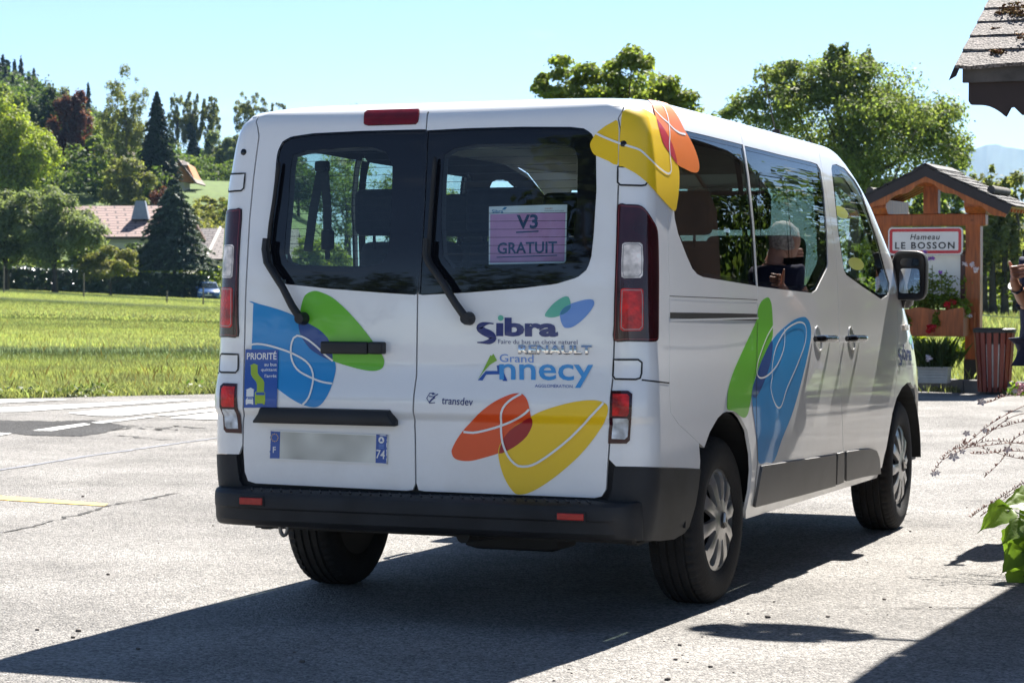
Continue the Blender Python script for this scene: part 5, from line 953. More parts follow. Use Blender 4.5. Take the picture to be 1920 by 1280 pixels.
'oval_g':[[0.5131,1.167],[0.5122,1.1706],[0.5138,1.1752],[0.5173,1.1806],[0.5217,1.1866],[0.5272,1.1934],[0.5341,1.2011],[0.5418,1.209],[0.5498,1.216],[0.5584,1.2224],[0.5677,1.2285],[0.5768,1.2338],[0.5847,1.2376],[0.5912,1.2397],[0.5968,1.2406],[0.6015,1.2403],[0.6055,1.2389],[0.6085,1.2363],[0.6107,1.2323],[0.6123,1.2277],[0.6136,1.2227],[0.6147,1.2173],[0.6156,1.2112],[0.6159,1.2052],[0.6153,1.2],[0.614,1.1962],[0.6119,1.1931],[0.6089,1.1903],[0.6048,1.187],[0.5992,1.1829],[0.5924,1.1785],[0.5848,1.1742],[0.5769,1.1706],[0.5686,1.1676],[0.5597,1.1649],[0.5507,1.1629],[0.5422,1.1619],[0.5337,1.1619],[0.525,1.1627],[0.5176,1.1643]],
'oval_b':[[0.5736,1.1803],[0.5764,1.1853],[0.5802,1.1903],[0.5852,1.1952],[0.5912,1.1999],[0.5985,1.2044],[0.607,1.2086],[0.6163,1.2126],[0.6259,1.2163],[0.636,1.2197],[0.6469,1.2228],[0.6576,1.2254],[0.6674,1.2275],[0.6763,1.229],[0.6848,1.23],[0.6923,1.2303],[0.6983,1.2295],[0.7027,1.2276],[0.7059,1.2246],[0.7077,1.2209],[0.7083,1.2166],[0.7076,1.2119],[0.7056,1.2067],[0.7023,1.2008],[0.6976,1.1939],[0.6915,1.1858],[0.6839,1.1765],[0.6753,1.167],[0.6662,1.1581],[0.6562,1.1498],[0.6453,1.1415],[0.6344,1.1342],[0.6244,1.1287],[0.6155,1.1253],[0.6071,1.1236],[0.5996,1.1232],[0.5934,1.1239],[0.5886,1.1259],[0.5851,1.1293],[0.5823,1.1335],[0.5799,1.1381],[0.5776,1.1433],[0.5757,1.1491],[0.5743,1.1552],[0.5733,1.1608],[0.5725,1.1659],[0.572,1.1708],[0.5722,1.1755]],
'oval_d':[[0.5735,1.1725],[0.5764,1.1815],[0.5828,1.1921],[0.5892,1.1982],[0.5967,1.2025],[0.6066,1.2068],[0.6147,1.2085],[0.6169,1.2048],[0.6153,1.1987],[0.6104,1.1923],[0.6034,1.1857],[0.5955,1.1798],[0.5874,1.1752],[0.5789,1.172]],
'a_green':[[0.2428,0.9247],[0.2477,0.9346],[0.2527,0.9444],[0.2579,0.9542],[0.2631,0.9641],[0.2677,0.9732],[0.2724,0.9824],[0.2773,0.9917],[0.2822,1.0009],[0.2871,1.0101],[0.2921,1.0193],[0.2971,1.0162],[0.304,1.0248],[0.3112,1.012],[0.3184,0.9992],[0.3088,0.9939],[0.2992,0.9886],[0.2897,0.9832],[0.2822,0.9753],[0.2747,0.9673],[0.2675,0.9594],[0.2602,0.9515],[0.2543,0.9426],[0.2485,0.9337]],
'a_blue':[[0.2435,0.9238],[0.2508,0.9327],[0.2582,0.9417],[0.2657,0.9506],[0.2733,0.9595],[0.285,0.9597],[0.2967,0.9599],[0.3083,0.96],[0.32,0.9602],[0.3181,0.9703],[0.3163,0.9804],[0.3314,0.9838],[0.3361,0.9737],[0.3409,0.9636],[0.346,0.9536],[0.3511,0.9435],[0.3563,0.9335],[0.3616,0.9235],[0.3434,0.9232],[0.3368,0.9356],[0.3304,0.9479],[0.3195,0.9475],[0.3085,0.9472],[0.2975,0.9468],[0.2865,0.9465],[0.2755,0.9461],[0.2686,0.9351],[0.2619,0.9241]],
'yel_door':[[0.6819,1.8057],[0.685,1.8144],[0.6908,1.8238],[0.6991,1.8361],[0.7087,1.8478],[0.7178,1.8549],[0.727,1.8604],[0.736,1.8663],[0.7461,1.8723],[0.7596,1.8786],[0.7747,1.8847],[0.7936,1.8935],[0.8,1.8894],[0.8,1.8743],[0.7979,1.846],[0.796,1.8163],[0.7937,1.7854],[0.7939,1.7512],[0.79,1.7265],[0.7751,1.7291],[0.7547,1.7416],[0.7297,1.7521],[0.7074,1.7618],[0.6985,1.7666],[0.6944,1.7709],[0.6896,1.7786],[0.6859,1.7873],[0.6828,1.7964]],
'yel_pil':[[0.8403,1.9234],[0.8653,1.9348],[0.8906,1.938],[0.9224,1.9428],[0.9568,1.9446],[0.984,1.9416],[1.0185,1.9347],[1.0751,1.9252],[1.1193,1.9134],[1.1238,1.8999],[1.1174,1.8855],[1.1179,1.8704],[1.1202,1.8537],[1.1257,1.835],[1.1368,1.8176],[1.1568,1.8051],[1.181,1.7945],[1.2052,1.7849],[1.2356,1.7738],[1.2855,1.7585],[1.3284,1.7397],[1.3373,1.7173],[1.332,1.6923],[1.3226,1.665],[1.3085,1.6379],[1.2928,1.6133],[1.2758,1.5918],[1.2621,1.5723],[1.2408,1.5611],[1.2003,1.5665],[1.1458,1.5808],[1.0759,1.6002],[0.9992,1.6221],[0.9507,1.6439],[0.9183,1.6648],[0.8913,1.6817],[0.8661,1.6964],[0.8373,1.7101],[0.8122,1.7206],[0.8,1.7201],[0.7964,1.7256],[0.7967,1.7578],[0.7996,1.7974],[0.8037,1.8305],[0.81,1.8621],[0.8204,1.8948]],
'or_pil':[[1.3596,2.0416],[1.4045,2.0416],[1.4494,2.0416],[1.4045,2.0049],[1.4944,2.0049],[1.4818,1.9768],[1.479,1.9496],[1.4961,1.9305],[1.5132,1.9135],[1.5287,1.8986],[1.545,1.8848],[1.5674,1.8729],[1.5893,1.8594],[1.6119,1.8436],[1.6334,1.8263],[1.6497,1.8059],[1.6605,1.7857],[1.6654,1.769],[1.6638,1.7543],[1.6548,1.7408],[1.6394,1.7299],[1.619,1.7236],[1.5919,1.7202],[1.555,1.719],[1.5123,1.72],[1.4659,1.7236],[1.4178,1.7283],[1.3686,1.7324],[1.3244,1.7384],[1.2946,1.7484],[1.2698,1.7606],[1.2446,1.7733],[1.2184,1.7876],[1.1868,1.804],[1.1568,1.8224],[1.1352,1.8441],[1.1227,1.866],[1.1184,1.8841],[1.1191,1.901],[1.128,1.9209],[1.1472,1.9422],[1.1691,1.961],[1.2115,1.9838],[1.3146,2.0232]],
'dk_pil':[[1.1201,1.9018],[1.1338,1.901],[1.152,1.8923],[1.1749,1.8835],[1.1991,1.8729],[1.2205,1.8602],[1.2422,1.846],[1.2657,1.8312],[1.2865,1.8147],[1.3005,1.7945],[1.3102,1.7742],[1.3177,1.7547],[1.3165,1.7423],[1.2965,1.7469],[1.2687,1.7585],[1.2421,1.7705],[1.2155,1.7826],[1.1903,1.7918],[1.1677,1.8002],[1.151,1.808],[1.1374,1.8184],[1.1259,1.8363],[1.1182,1.8578],[1.115,1.8831]],
'wc1':[[0.7085,1.8445],[0.7153,1.8413],[0.7251,1.8368],[0.7363,1.8316],[0.7475,1.8267],[0.7591,1.822],[0.7716,1.8172],[0.7838,1.8125],[0.7949,1.8084],[0.8051,1.8052],[0.8151,1.8025],[0.8248,1.8],[0.8359,1.7971],[0.8494,1.7937],[0.8646,1.7901],[0.8797,1.7863],[0.8927,1.7821],[0.9025,1.7777],[0.9101,1.773],[0.9173,1.7678],[0.9261,1.7618],[0.938,1.7544],[0.9526,1.7461],[0.969,1.7379],[0.9872,1.7311],[1.0059,1.7261],[1.0236,1.7221],[1.0405,1.7186],[1.0593,1.7151],[1.0819,1.7111],[1.1064,1.707],[1.1303,1.7035],[1.1505,1.7014],[1.1664,1.701],[1.1794,1.7017],[1.1902,1.7034],[1.1992,1.7057],[1.2062,1.7087],[1.2112,1.7123],[1.2148,1.7167],[1.2173,1.7219],[1.2189,1.7275],[1.2191,1.7337],[1.2189,1.7412],[1.2194,1.7507],[1.2205,1.7636],[1.2224,1.779],[1.2259,1.7948],[1.2317,1.8086],[1.2399,1.8197],[1.2497,1.8293],[1.26,1.8381],[1.2689,1.847],[1.2762,1.8558],[1.2829,1.864],[1.2891,1.8721],[1.2952,1.8795],[1.3017,1.8868],[1.3087,1.8939],[1.3147,1.901],[1.3197,1.9086],[1.3246,1.917],[1.331,1.9266],[1.3362,1.9366],[1.3398,1.9468],[1.3424,1.958],[1.3446,1.9701],[1.3693,1.9879],[1.4045,2.0049],[1.3596,2.0049],[1.3596,2.0049],[1.3146,2.0049],[1.3146,2.0049]],
'wc2':[[1.1472,1.9422],[1.1563,1.9355],[1.1731,1.9267],[1.1931,1.9178],[1.2147,1.9109],[1.2351,1.9057],[1.2571,1.9014],[1.2783,1.8976],[1.2968,1.8939],[1.3109,1.8902],[1.322,1.8865],[1.3334,1.8828],[1.3481,1.8793],[1.3673,1.8756],[1.3891,1.8717],[1.4127,1.868],[1.437,1.8656],[1.4648,1.8645],[1.4955,1.8644],[1.5236,1.8648],[1.5431,1.865]],
'sgreen':[[2.4939,1.2258],[2.4714,1.2249],[2.4437,1.2217],[2.4154,1.2168],[2.3907,1.2108],[2.3704,1.2034],[2.3519,1.1945],[2.3359,1.1847],[2.3223,1.1749],[2.3164,1.1666],[2.3164,1.159],[2.3115,1.149],[2.2914,1.1336],[2.249,1.1103],[2.1921,1.0815],[2.1312,1.0515],[2.077,1.0243],[2.0309,1.0006],[1.9878,0.9782],[1.9492,0.9572],[1.9159,0.9373],[1.888,0.919],[1.8646,0.9019],[1.8452,0.8857],[1.8293,0.8699],[1.8172,0.8538],[1.809,0.8379],[1.8038,0.8232],[1.8006,0.8108],[1.7981,0.8011],[1.7972,0.7936],[1.7995,0.7875],[1.807,0.7824],[1.8212,0.7789],[1.8405,0.7771],[1.8632,0.7752],[1.8872,0.7714],[1.9142,0.7641],[1.9444,0.7545],[1.9747,0.7456],[2.0009,0.7403],[2.0216,0.7388],[2.0388,0.7396],[2.0543,0.7438],[2.0695,0.7522],[2.0848,0.7665],[2.0998,0.7858],[2.1151,0.8069],[2.1311,0.8267],[2.1468,0.8445],[2.1623,0.862],[2.1793,0.8793],[2.1994,0.8967],[2.2225,0.9138],[2.2478,0.9308],[2.2765,0.948],[2.3097,0.966],[2.3528,0.9858],[2.4039,1.0068],[2.4537,1.0273],[2.4917,1.0456],[2.5129,1.0602],[2.5226,1.0722],[2.5267,1.084],[2.5311,1.098],[2.5368,1.1159],[2.5408,1.1363],[2.5432,1.156],[2.5443,1.1722],[2.5445,1.1839],[2.5434,1.1927],[2.5407,1.1998],[2.5357,1.2063],[2.529,1.213],[2.5208,1.2191],[2.5096,1.2237]],
'sblue':[[3.0509,1.1351],[3.0058,1.1336],[2.9515,1.13],[2.8944,1.1242],[2.8359,1.1161],[2.7749,1.1059],[2.7141,1.0946],[2.6547,1.0834],[2.5954,1.071],[2.5353,1.0553],[2.4729,1.0347],[2.4106,1.0107],[2.3536,0.9857],[2.3032,0.9593],[2.2582,0.9316],[2.2198,0.9063],[2.1873,0.8859],[2.1605,0.8677],[2.142,0.847],[2.1341,0.8212],[2.1348,0.7928],[2.1397,0.7642],[2.1486,0.7362],[2.1614,0.7079],[2.174,0.6796],[2.1851,0.6502],[2.1964,0.6208],[2.2075,0.5944],[2.2137,0.5716],[2.2185,0.5521],[2.2332,0.5383],[2.2645,0.5328],[2.3055,0.5331],[2.3466,0.5337],[2.3848,0.5299],[2.4231,0.5265],[2.4601,0.5323],[2.4938,0.5529],[2.5274,0.5828],[2.5659,0.6146],[2.6149,0.6463],[2.6705,0.6798],[2.724,0.7138],[2.7705,0.7471],[2.815,0.7807],[2.8629,0.817],[2.9187,0.8587],[2.9784,0.903],[3.0328,0.9442],[3.0795,0.9805],[3.1204,1.0134],[3.1506,1.0418],[3.1666,1.0645],[3.1707,1.0825],[3.1677,1.0976],[3.1581,1.1099],[3.1417,1.1192],[3.1224,1.1263],[3.1037,1.1314],[3.0821,1.1344]],
'sdark':[[2.4909,1.0435],[2.4558,1.033],[2.4045,1.0106],[2.3536,0.9857],[2.3062,0.9601],[2.2597,0.9321],[2.2198,0.9063],[2.1872,0.8836],[2.1605,0.8631],[2.142,0.847],[2.1325,0.837],[2.1305,0.8314],[2.1346,0.8266],[2.1444,0.82],[2.1603,0.8143],[2.1816,0.8141],[2.2089,0.8214],[2.2422,0.8343],[2.279,0.8518],[2.3226,0.8758],[2.3709,0.9045],[2.4123,0.9312],[2.4416,0.9535],[2.4634,0.9738],[2.4792,0.9928],[2.4931,1.0146],[2.5006,1.0351]],
'ws1':[[2.525,1.1034],[2.5064,1.0967],[2.4799,1.0873],[2.4498,1.0759],[2.4202,1.0631],[2.3903,1.0481],[2.3587,1.0309],[2.3282,1.0135],[2.3017,0.9977],[2.2793,0.9839],[2.2595,0.9711],[2.2432,0.9591],[2.231,0.9476],[2.2224,0.936],[2.2172,0.9248],[2.2161,0.9146],[2.2198,0.9063],[2.2287,0.9001],[2.2423,0.8955],[2.26,0.8927],[2.2814,0.8916],[2.307,0.8922],[2.3374,0.8947],[2.3706,0.8989],[2.4046,0.905],[2.4408,0.9131],[2.4798,0.9231],[2.5188,0.9349],[2.5549,0.948],[2.5884,0.9627],[2.6205,0.9792],[2.6495,0.9967],[2.6731,1.0145],[2.6898,1.0344],[2.7005,1.0561],[2.7072,1.0756],[2.712,1.0893]],
'ws2':[[2.4381,0.8879],[2.4305,0.8808],[2.4193,0.8707],[2.4091,0.8589],[2.4045,0.8467],[2.4068,0.8336],[2.4138,0.8191],[2.4239,0.8048],[2.4353,0.7923],[2.4483,0.7812],[2.4636,0.771],[2.48,0.7627],[2.4962,0.7574],[2.5113,0.7549],[2.526,0.7547],[2.5419,0.7578],[2.5602,0.7651],[2.5805,0.7779],[2.6028,0.7955],[2.6293,0.8156],[2.6621,0.8362],[2.7042,0.8575],[2.754,0.8804],[2.8064,0.904],[2.8559,0.9276],[2.9037,0.9517],[2.9522,0.9764],[2.9966,1.0004],[3.0315,1.0222],[3.0548,1.0417],[3.0688,1.0596],[3.075,1.0752],[3.0748,1.088],[3.0675,1.0975],[3.0529,1.1041],[3.0331,1.1084],[3.0103,1.1114],[2.9851,1.113],[2.9564,1.1129],[2.924,1.1112],[2.8879,1.1079],[2.8465,1.1032],[2.8006,1.0971],[2.7533,1.0891],[2.7078,1.0785],[2.6627,1.0647],[2.6172,1.0481],[2.5746,1.0303],[2.5384,1.0126],[2.5095,0.9945],[2.486,0.9757],[2.4677,0.9573],[2.4537,0.9405],[2.4448,0.9248],[2.4407,0.9097],[2.4393,0.8969],[2.4381,0.8879]],
't_S':[[0.2365,1.1411],[0.3176,1.1417],[0.2358,1.0626]],
't_ibra':[[0.3177,1.1604],[0.5643,1.1598],[0.3171,1.09]],
't_dot':[[0.3245,1.1692],[0.3471,1.1694],[0.3244,1.1477]],
't_faire':[[0.3246,1.0785],[0.6388,1.08],[0.3243,1.0619]],
't_ren':[[0.4067,1.059],[0.6954,1.0595],[0.4057,1.0247]],
't_grand':[[0.329,1.0238],[0.4642,1.0229],[0.3283,0.9937]],
't_nnecy':[[0.3271,0.9868],[0.696,0.9893],[0.3306,0.9004]],
't_agg':[[0.4705,0.9163],[0.6167,0.9162],[0.4713,0.9021]],
't_trans':[[0.1033,0.8615],[0.229,0.8573],[0.1027,0.8325]],
't_tlogo':[[0.0477,0.875],[0.1012,0.8733],[0.0494,0.8327]],
't_prio':[[-0.7354,1.0218],[-0.6044,1.0234],[-0.7344,0.989]],
't_aubus':[[-0.6562,0.9778],[-0.6023,0.9785],[-0.6551,0.9646]],
't_quit':[[-0.6689,0.9553],[-0.5991,0.9563],[-0.6673,0.9416]],
't_arret':[[-0.6495,0.9328],[-0.5977,0.9337],[-0.6478,0.9204]],
't_F':[[-0.6105,0.6507],[-0.5978,0.6511],[-0.611,0.6271]],
't_74':[[-0.1697,0.6525],[-0.1339,0.65],[-0.1722,0.6187]],
't_sib2':[[4.8575,0.9508],[5.127,0.9309],[4.8118,0.8642]],
't_faire2':[[4.9149,0.8747],[5.1492,0.862],[4.907,0.8611]],
'ov2g':[[5.1093,0.9765],[5.1189,0.9838],[5.1415,0.9928],[5.1739,1.0012],[5.2117,1.007],[5.2676,1.0093],[5.2821,1.0115],[5.2821,1.0115],[5.2821,1.0115],[5.2821,1.0115],[5.3077,0.9963],[5.3077,0.9963],[5.2821,0.9963],[5.3077,0.9812],[5.2489,0.974],[5.2019,0.9652],[5.1752,0.9601],[5.1517,0.9604],[5.1296,0.9644],[5.1145,0.9702]],
'ov2b':[[5.1649,0.952],[5.1733,0.9602],[5.1918,0.9697],[5.2222,0.9788],[5.3333,0.9812],[5.2564,0.9963],[5.2821,0.9963],[5.2821,0.9963],[5.2821,0.9963],[5.2821,0.9963],[5.3077,0.9812],[5.2821,0.9812],[5.3077,0.9661],[5.3333,0.9509],[5.2564,0.9509],[5.2374,0.9359],[5.2026,0.9306],[5.1845,0.9315],[5.172,0.9368],[5.1653,0.9443]],
}
# ------------------------------------------------------------------ minibus body surface
# z, half width, rear y, rear corner radius, front y, front corner rx, ry
LV=np.array([
[.30,.865,.10,.11,4.96,.40,.90],
[.36,.890,.07,.11,4.97,.40,.90],
[.45,.912,.05,.11,4.96,.40,.90],
[.60,.926,.045,.11,4.93,.40,.90],
[.75,.927,.045,.11,4.92,.40,.90],
[.95,.922,.045,.11,4.82,.40,.88],
[1.09,.914,.045,.11,4.62,.38,.74],
[1.20,.910,.047,.11,4.40,.34,.58],
[1.35,.905,.055,.11,4.22,.28,.50],
[1.53,.900,.075,.105,3.99,.26,.50],
[1.63,.896,.087,.10,3.85,.25,.50],
[1.72,.888,.099,.10,3.74,.25,.50],
[1.81,.876,.112,.095,3.60,.25,.50],
[1.87,.864,.122,.09,3.49,.25,.50],
[1.92,.845,.135,.09,3.37,.25,.50],
[1.955,.812,.155,.10,3.28,.25,.48],
[1.972,.750,.19,.11,3.18,.25,.46],
[1.988,.640,.26,.13,3.10,.22,.44],
[2.000,.480,.38,.14,2.85,.20,.40],
[2.007,.280,.55,.14,2.55,.15,.35],
[2.009,.120,.72,.08,2.25,.08,.25]])
VV=LV[:,0].copy()
for i in range(15,len(VV)): VV[i]=VV[i-1]+np.hypot(LV[i,0]-LV[i-1,0],LV[i,1]-LV[i-1,1])
def _slopes(x,y):
    h=np.diff(x)[:,None];d=np.diff(y,axis=0)/h
    m=np.zeros_like(y)
    m[1:-1]=(d[:-1]*h[1:]+d[1:]*h[:-1])/(h[1:]+h[:-1])
    m[0]=d[0];m[-1]=d[-1];return m
MM=_slopes(VV,LV)
def level(v):
    v=np.clip(v,VV[0],VV[-1]);i=np.clip(np.searchsorted(VV,v)-1,0,len(VV)-2)
    h=(VV[i+1]-VV[i]);t=((v-VV[i])/h)[:,None];h=h[:,None]
    return (2*t**3-3*t**2+1)*LV[i]+(t**3-2*t**2+t)*h*MM[i]+(-2*t**3+3*t**2)*LV[i+1]+(t**3-t**2)*h*MM[i+1]
def sst(a,b,x):
    t=np.clip((x-a)/(b-a),0,1);return t*t*(3-2*t)
def base(s,v):
    s=np.atleast_1d(np.asarray(s,float));v=np.atleast_1d(np.asarray(v,float))
    L=level(v);z,w,y0,r,y1,rx,ry=L.T
    a=np.abs(s);sg=np.sign(s)+(s==0)
    t1=np.clip((a-.8)/.2,0,1)*np.pi/2
    t2=np.clip((a-5)/1,0,1)*np.pi/2
    x=np.where(a<.8,a/.8*(w-r),np.where(a<1,w-r+r*np.sin(t1),np.where(a<5,w,np.where(a<6,w-rx*(1-np.cos(t2)),(w-rx)*np.clip((6.6-a)/.6,0,1)))))
    y=np.where(a<.8,y0,np.where(a<1,y0+r*(1-np.cos(t1)),np.where(a<5,y0+r+(y1-ry-y0-r)*(a-1)/4,np.where(a<6,y1-ry+ry*np.sin(t2),y1))))
    y=y-.012*(1-np.clip(a/.8,0,1)**2)*(a<.8)*0
    x=x*(1+.028*sst(0,1.6,y))
    # slight plan curve of the rear face
    y=y+np.where(a<1,.018*np.clip(a,0,1)**2-.018,0)*(1-sst(1.9,2.0,v))*np.where(a<.8,1,1-sst(.8,1,a))
    z=z+.022*sst(.2,.6,y)*sst(1.86,1.97,z)*sst(.45,.72,x)
    z=z-.024*np.clip(y-.5,0,3.6)*sst(1.2,1.9,z)
    return np.stack([sg*x,y,z],-1)
def disp(s,v):
    a=np.abs(s);d=np.zeros_like(a)
    rear=1-sst(.86,.99,a)
    d=d+rear*.022*sst(.99,.83,v)*(1-sst(.80,.765,v)*.75)*1.0
    return d
def S(s,v,off=0.):
    s=np.atleast_1d(np.asarray(s,float));v=np.atleast_1d(np.asarray(v,float))
    p=base(s,v);n=bn(s,v)
    return p+n*(disp(s,v)+off)[:,None]
def bn(s,v,e=2e-3,f=base):
    n=np.cross(f(s+e,v)-f(s-e,v),f(s,v+e)-f(s,v-e))
    return n/(np.linalg.norm(n,axis=1)[:,None]+1e-12)
def N(s,v): return bn(s,v,f=lambda a,b:S(a,b))
def sy(y, v, lo=1.0, hi=6.0):
    """side parameter for a given station y at level v"""
    for _ in range(40):
        m = (lo+hi)/2
        if S(m, v)[0][1] < y: lo = m
        else: hi = m
    return (lo+hi)/2
def inside(P, poly):
    x, y = P[:, 0], P[:, 1]; c = np.zeros(len(P), bool); n = len(poly)
    for i in range(n):
        x0, y0 = poly[i]; x1, y1 = poly[(i+1) % n]
        if y0 == y1: continue
        k = ((y0 > y) != (y1 > y)) & (x < (x1-x0)*(y-y0)/(y1-y0)+x0)
        c ^= k
    return c
def clean(poly, eps=1.5e-3):
    o = []
    for p in poly:
        p = (float(p[0]), float(p[1]))
        if not o or math.hypot(p[0]-o[-1][0], p[1]-o[-1][1]) > eps: o.append(p)
    if math.hypot(o[0][0]-o[-1][0], o[0][1]-o[-1][1]) < eps: o.pop()
    return o
def area(poly):
    p = np.array(poly); q = np.roll(p, -1, 0); return .5*np.sum(p[:, 0]*q[:, 1]-q[:, 0]*p[:, 1])
def panel(name, outline, holes=(), m=None, parent=None, off=0., rim=.014, grid=.05, mirror=False, clip=None):
    outline = clean(outline); holes = [clean(h) for h in holes]
    def sub(lp):
        o = []
        for i, a in enumerate(lp):
            b = lp[(i+1) % len(lp)]; k = max(1, int(math.hypot(b[0]-a[0], b[1]-a[1])/.06)) if grid else 1
            o += [(a[0]+(b[0]-a[0])*t/k, a[1]+(b[1]-a[1])*t/k) for t in range(k)]
        return o
    outline = sub(outline); holes = [sub(h) for h in holes]
    fine = bool(grid) and min(abs(p[0]) for p in outline) < .8 and min(p[1] for p in outline) < 1.0 and max(p[1] for p in outline) > .7
    if fine:
        def den(lp):
            o = []
            for i, a in enumerate(lp):
                b = lp[(i+1) % len(lp)]; k = max(1, int(abs(b[1]-a[1])/.011)) if .68 < (a[1]+b[1])/2 < 1.02 else 1
                o += [(a[0]+(b[0]-a[0])*t/k, a[1]+(b[1]-a[1])*t/k) for t in range(k)]
            return o
        outline = den(outline); holes = [den(h) for h in holes]
    if mirror:
        outline = [(-a, b) for a, b in outline]; holes = [[(-a, b) for a, b in h] for h in holes]
    pts = []; ed_ = []
    for lp in [outline]+holes+([clean(clip)] if clip else []):
        o = len(pts); n = len(lp); pts += lp; ed_ += [(o+i, o+(i+1) % n) for i in range(n)]
    A = np.array(outline); lo, hi = A.min(0), A.max(0)
    if grid:
        gx = np.arange(lo[0]+grid*.5, hi[0], grid); gy = np.arange(lo[1]+grid*.5, hi[1], grid*.8)
        if fine:
            gy = np.concatenate([gy[gy < .68], np.arange(.685, 1.02, .0085), gy[gy > 1.02]]); gy = gy[(gy > lo[1]) & (gy < hi[1])]
        # finer columns round the rear corners
        if hi[0] > .8 and lo[0] < 1: gx = np.union1d(gx, np.arange(.8, 1.001, .02)); gx = gx[(gx > lo[0]) & (gx < hi[0])]
        if lo[0] < -.8 and hi[0] > -1: gx = np.union1d(gx, np.arange(-1, -.799, .02)); gx = gx[(gx > lo[0]) & (gx < hi[0])]
        G = np.array([(x, y) for x in gx for y in gy])
        if len(G):
            k = inside(G, outline)
            for h in holes: k &= ~inside(G, h)
            B = np.array(pts); G = G[k]
            if len(G):
                dmin = np.array([np.min(np.abs(B-g).sum(1)) for g in G]); G = G[dmin > min(grid*.22, .005)]
                pts = pts+[tuple(g) for g in G]
    R = delaunay_2d_cdt([Vector(p) for p in pts], ed_, [], 0, 1e-6)
    v2 = np.array([v[:] for v in R[0]]); F = [tuple(f) for f in R[2]]
    ce = np.array([v2[list(f)].mean(0) for f in F]); k = inside(ce, outline)
    for h in holes: k &= ~inside(ce, h)
    if clip: k &= inside(ce, clean(clip))
    F = [f for f, q in zip(F, k) if q]
    V = S(v2[:, 0], v2[:, 1], off); NN = N_(v2[:, 0], v2[:, 1])
    V = list(V); NN = list(NN)
    if mirror or True:
        F2 = []
        for f in F:
            a, b, c = (np.array(V[i]) for i in f[:3])
            F2.append(f if np.dot(np.cross(b-a, c-a), NN[f[0]]) > 0 else f[::-1])
        F = F2
    if rim:
        for li, lp in enumerate([outline]+holes):
            sgn = np.sign(area(lp))*(1 if li == 0 else -1)
            a = np.array(lp); P0 = S(a[:, 0], a[:, 1], off); n0 = N_(a[:, 0], a[:, 1]); P1 = P0-n0*rim
            t = np.roll(P0, -1, 0)-np.roll(P0, 1, 0); t /= np.linalg.norm(t, axis=1)[:, None]+1e-9
            nr = np.cross(t, n0)*sgn
            o = len(V); m_ = len(lp)
            V += list(P0)+list(P1); NN += list(nr)+list(nr)
            for i in range(m_):
                j = (i+1) % m_
                F.append((o+i, o+j, o+m_+j, o+m_+i) if sgn < 0 else (o+j, o+i, o+m_+i, o+m_+j))
    return mesh(name, V, F, m, parent, normals=NN)
def N_(s, v): return N(np.asarray(s, float), np.asarray(v, float))
def strip(name, pts, w, m, parent, off=.0015, closed=False, mirror=False, taper=False):
    P = [(-a, b) if mirror else (a, b) for a, b in pts]
    if closed: P = P+[P[0]]
    # resample
    A = np.array(P); seg = np.linalg.norm(np.diff(A, axis=0), axis=1); cum = np.concatenate([[0], np.cumsum(seg)])
    k = max(3, int(cum[-1]/.018)); T = np.linspace(0, cum[-1], k)
    A = np.stack([np.interp(T, cum, A[:, 0]), np.interp(T, cum, A[:, 1])], 1)
    C = S(A[:, 0], A[:, 1], off); n = N_(A[:, 0], A[:, 1])
    t = np.gradient(C, axis=0)
    if closed: t[0] = t[-1] = C[1]-C[-2]
    t /= np.linalg.norm(t, axis=1)[:, None]+1e-9
    b = np.cross(n, t)
    V = np.concatenate([C-b*w/2, C+b*w/2]); F = [(i, i+1, k+i+1, k+i) for i in range(k-1)]
    return mesh(name, V, F, m, parent, normals=np.concatenate([n, n]))
def lettering(body, quad, m, parent, name='lettering', bold=.0, shear=0., off=.0022, space=1.0):
    U, F = text2d(body, bold, shear, space)
    tl, tr, bl = (np.array(q) for q in quad)
    Q = tl[None]+(tr-tl)[None]*U[:, :1]+(bl-tl)[None]*(1-U[:, 1:2])
    V = S(Q[:, 0], Q[:, 1], off); n = N_(Q[:, 0], Q[:, 1])
    return mesh(name, V, F, m, parent, normals=n)
def blob(name, key, m, parent, off=.0012, clip=None):
    return panel(name, DATA[key], (), m, parent, off, 0, .018 if DATA[key][0][0] < .78 else .04, clip=clip)
def shrink(poly, d):
    """inset a closed outline by about d"""
    p = np.array(clean(poly)); s = np.sign(area(p))
    t = np.roll(p, -1, 0)-np.roll(p, 1, 0); t /= np.linalg.norm(t, axis=1)[:, None]+1e-9
    n = np.stack([-t[:, 1], t[:, 0]], 1)*s
    return [tuple(q) for q in p+n*d]

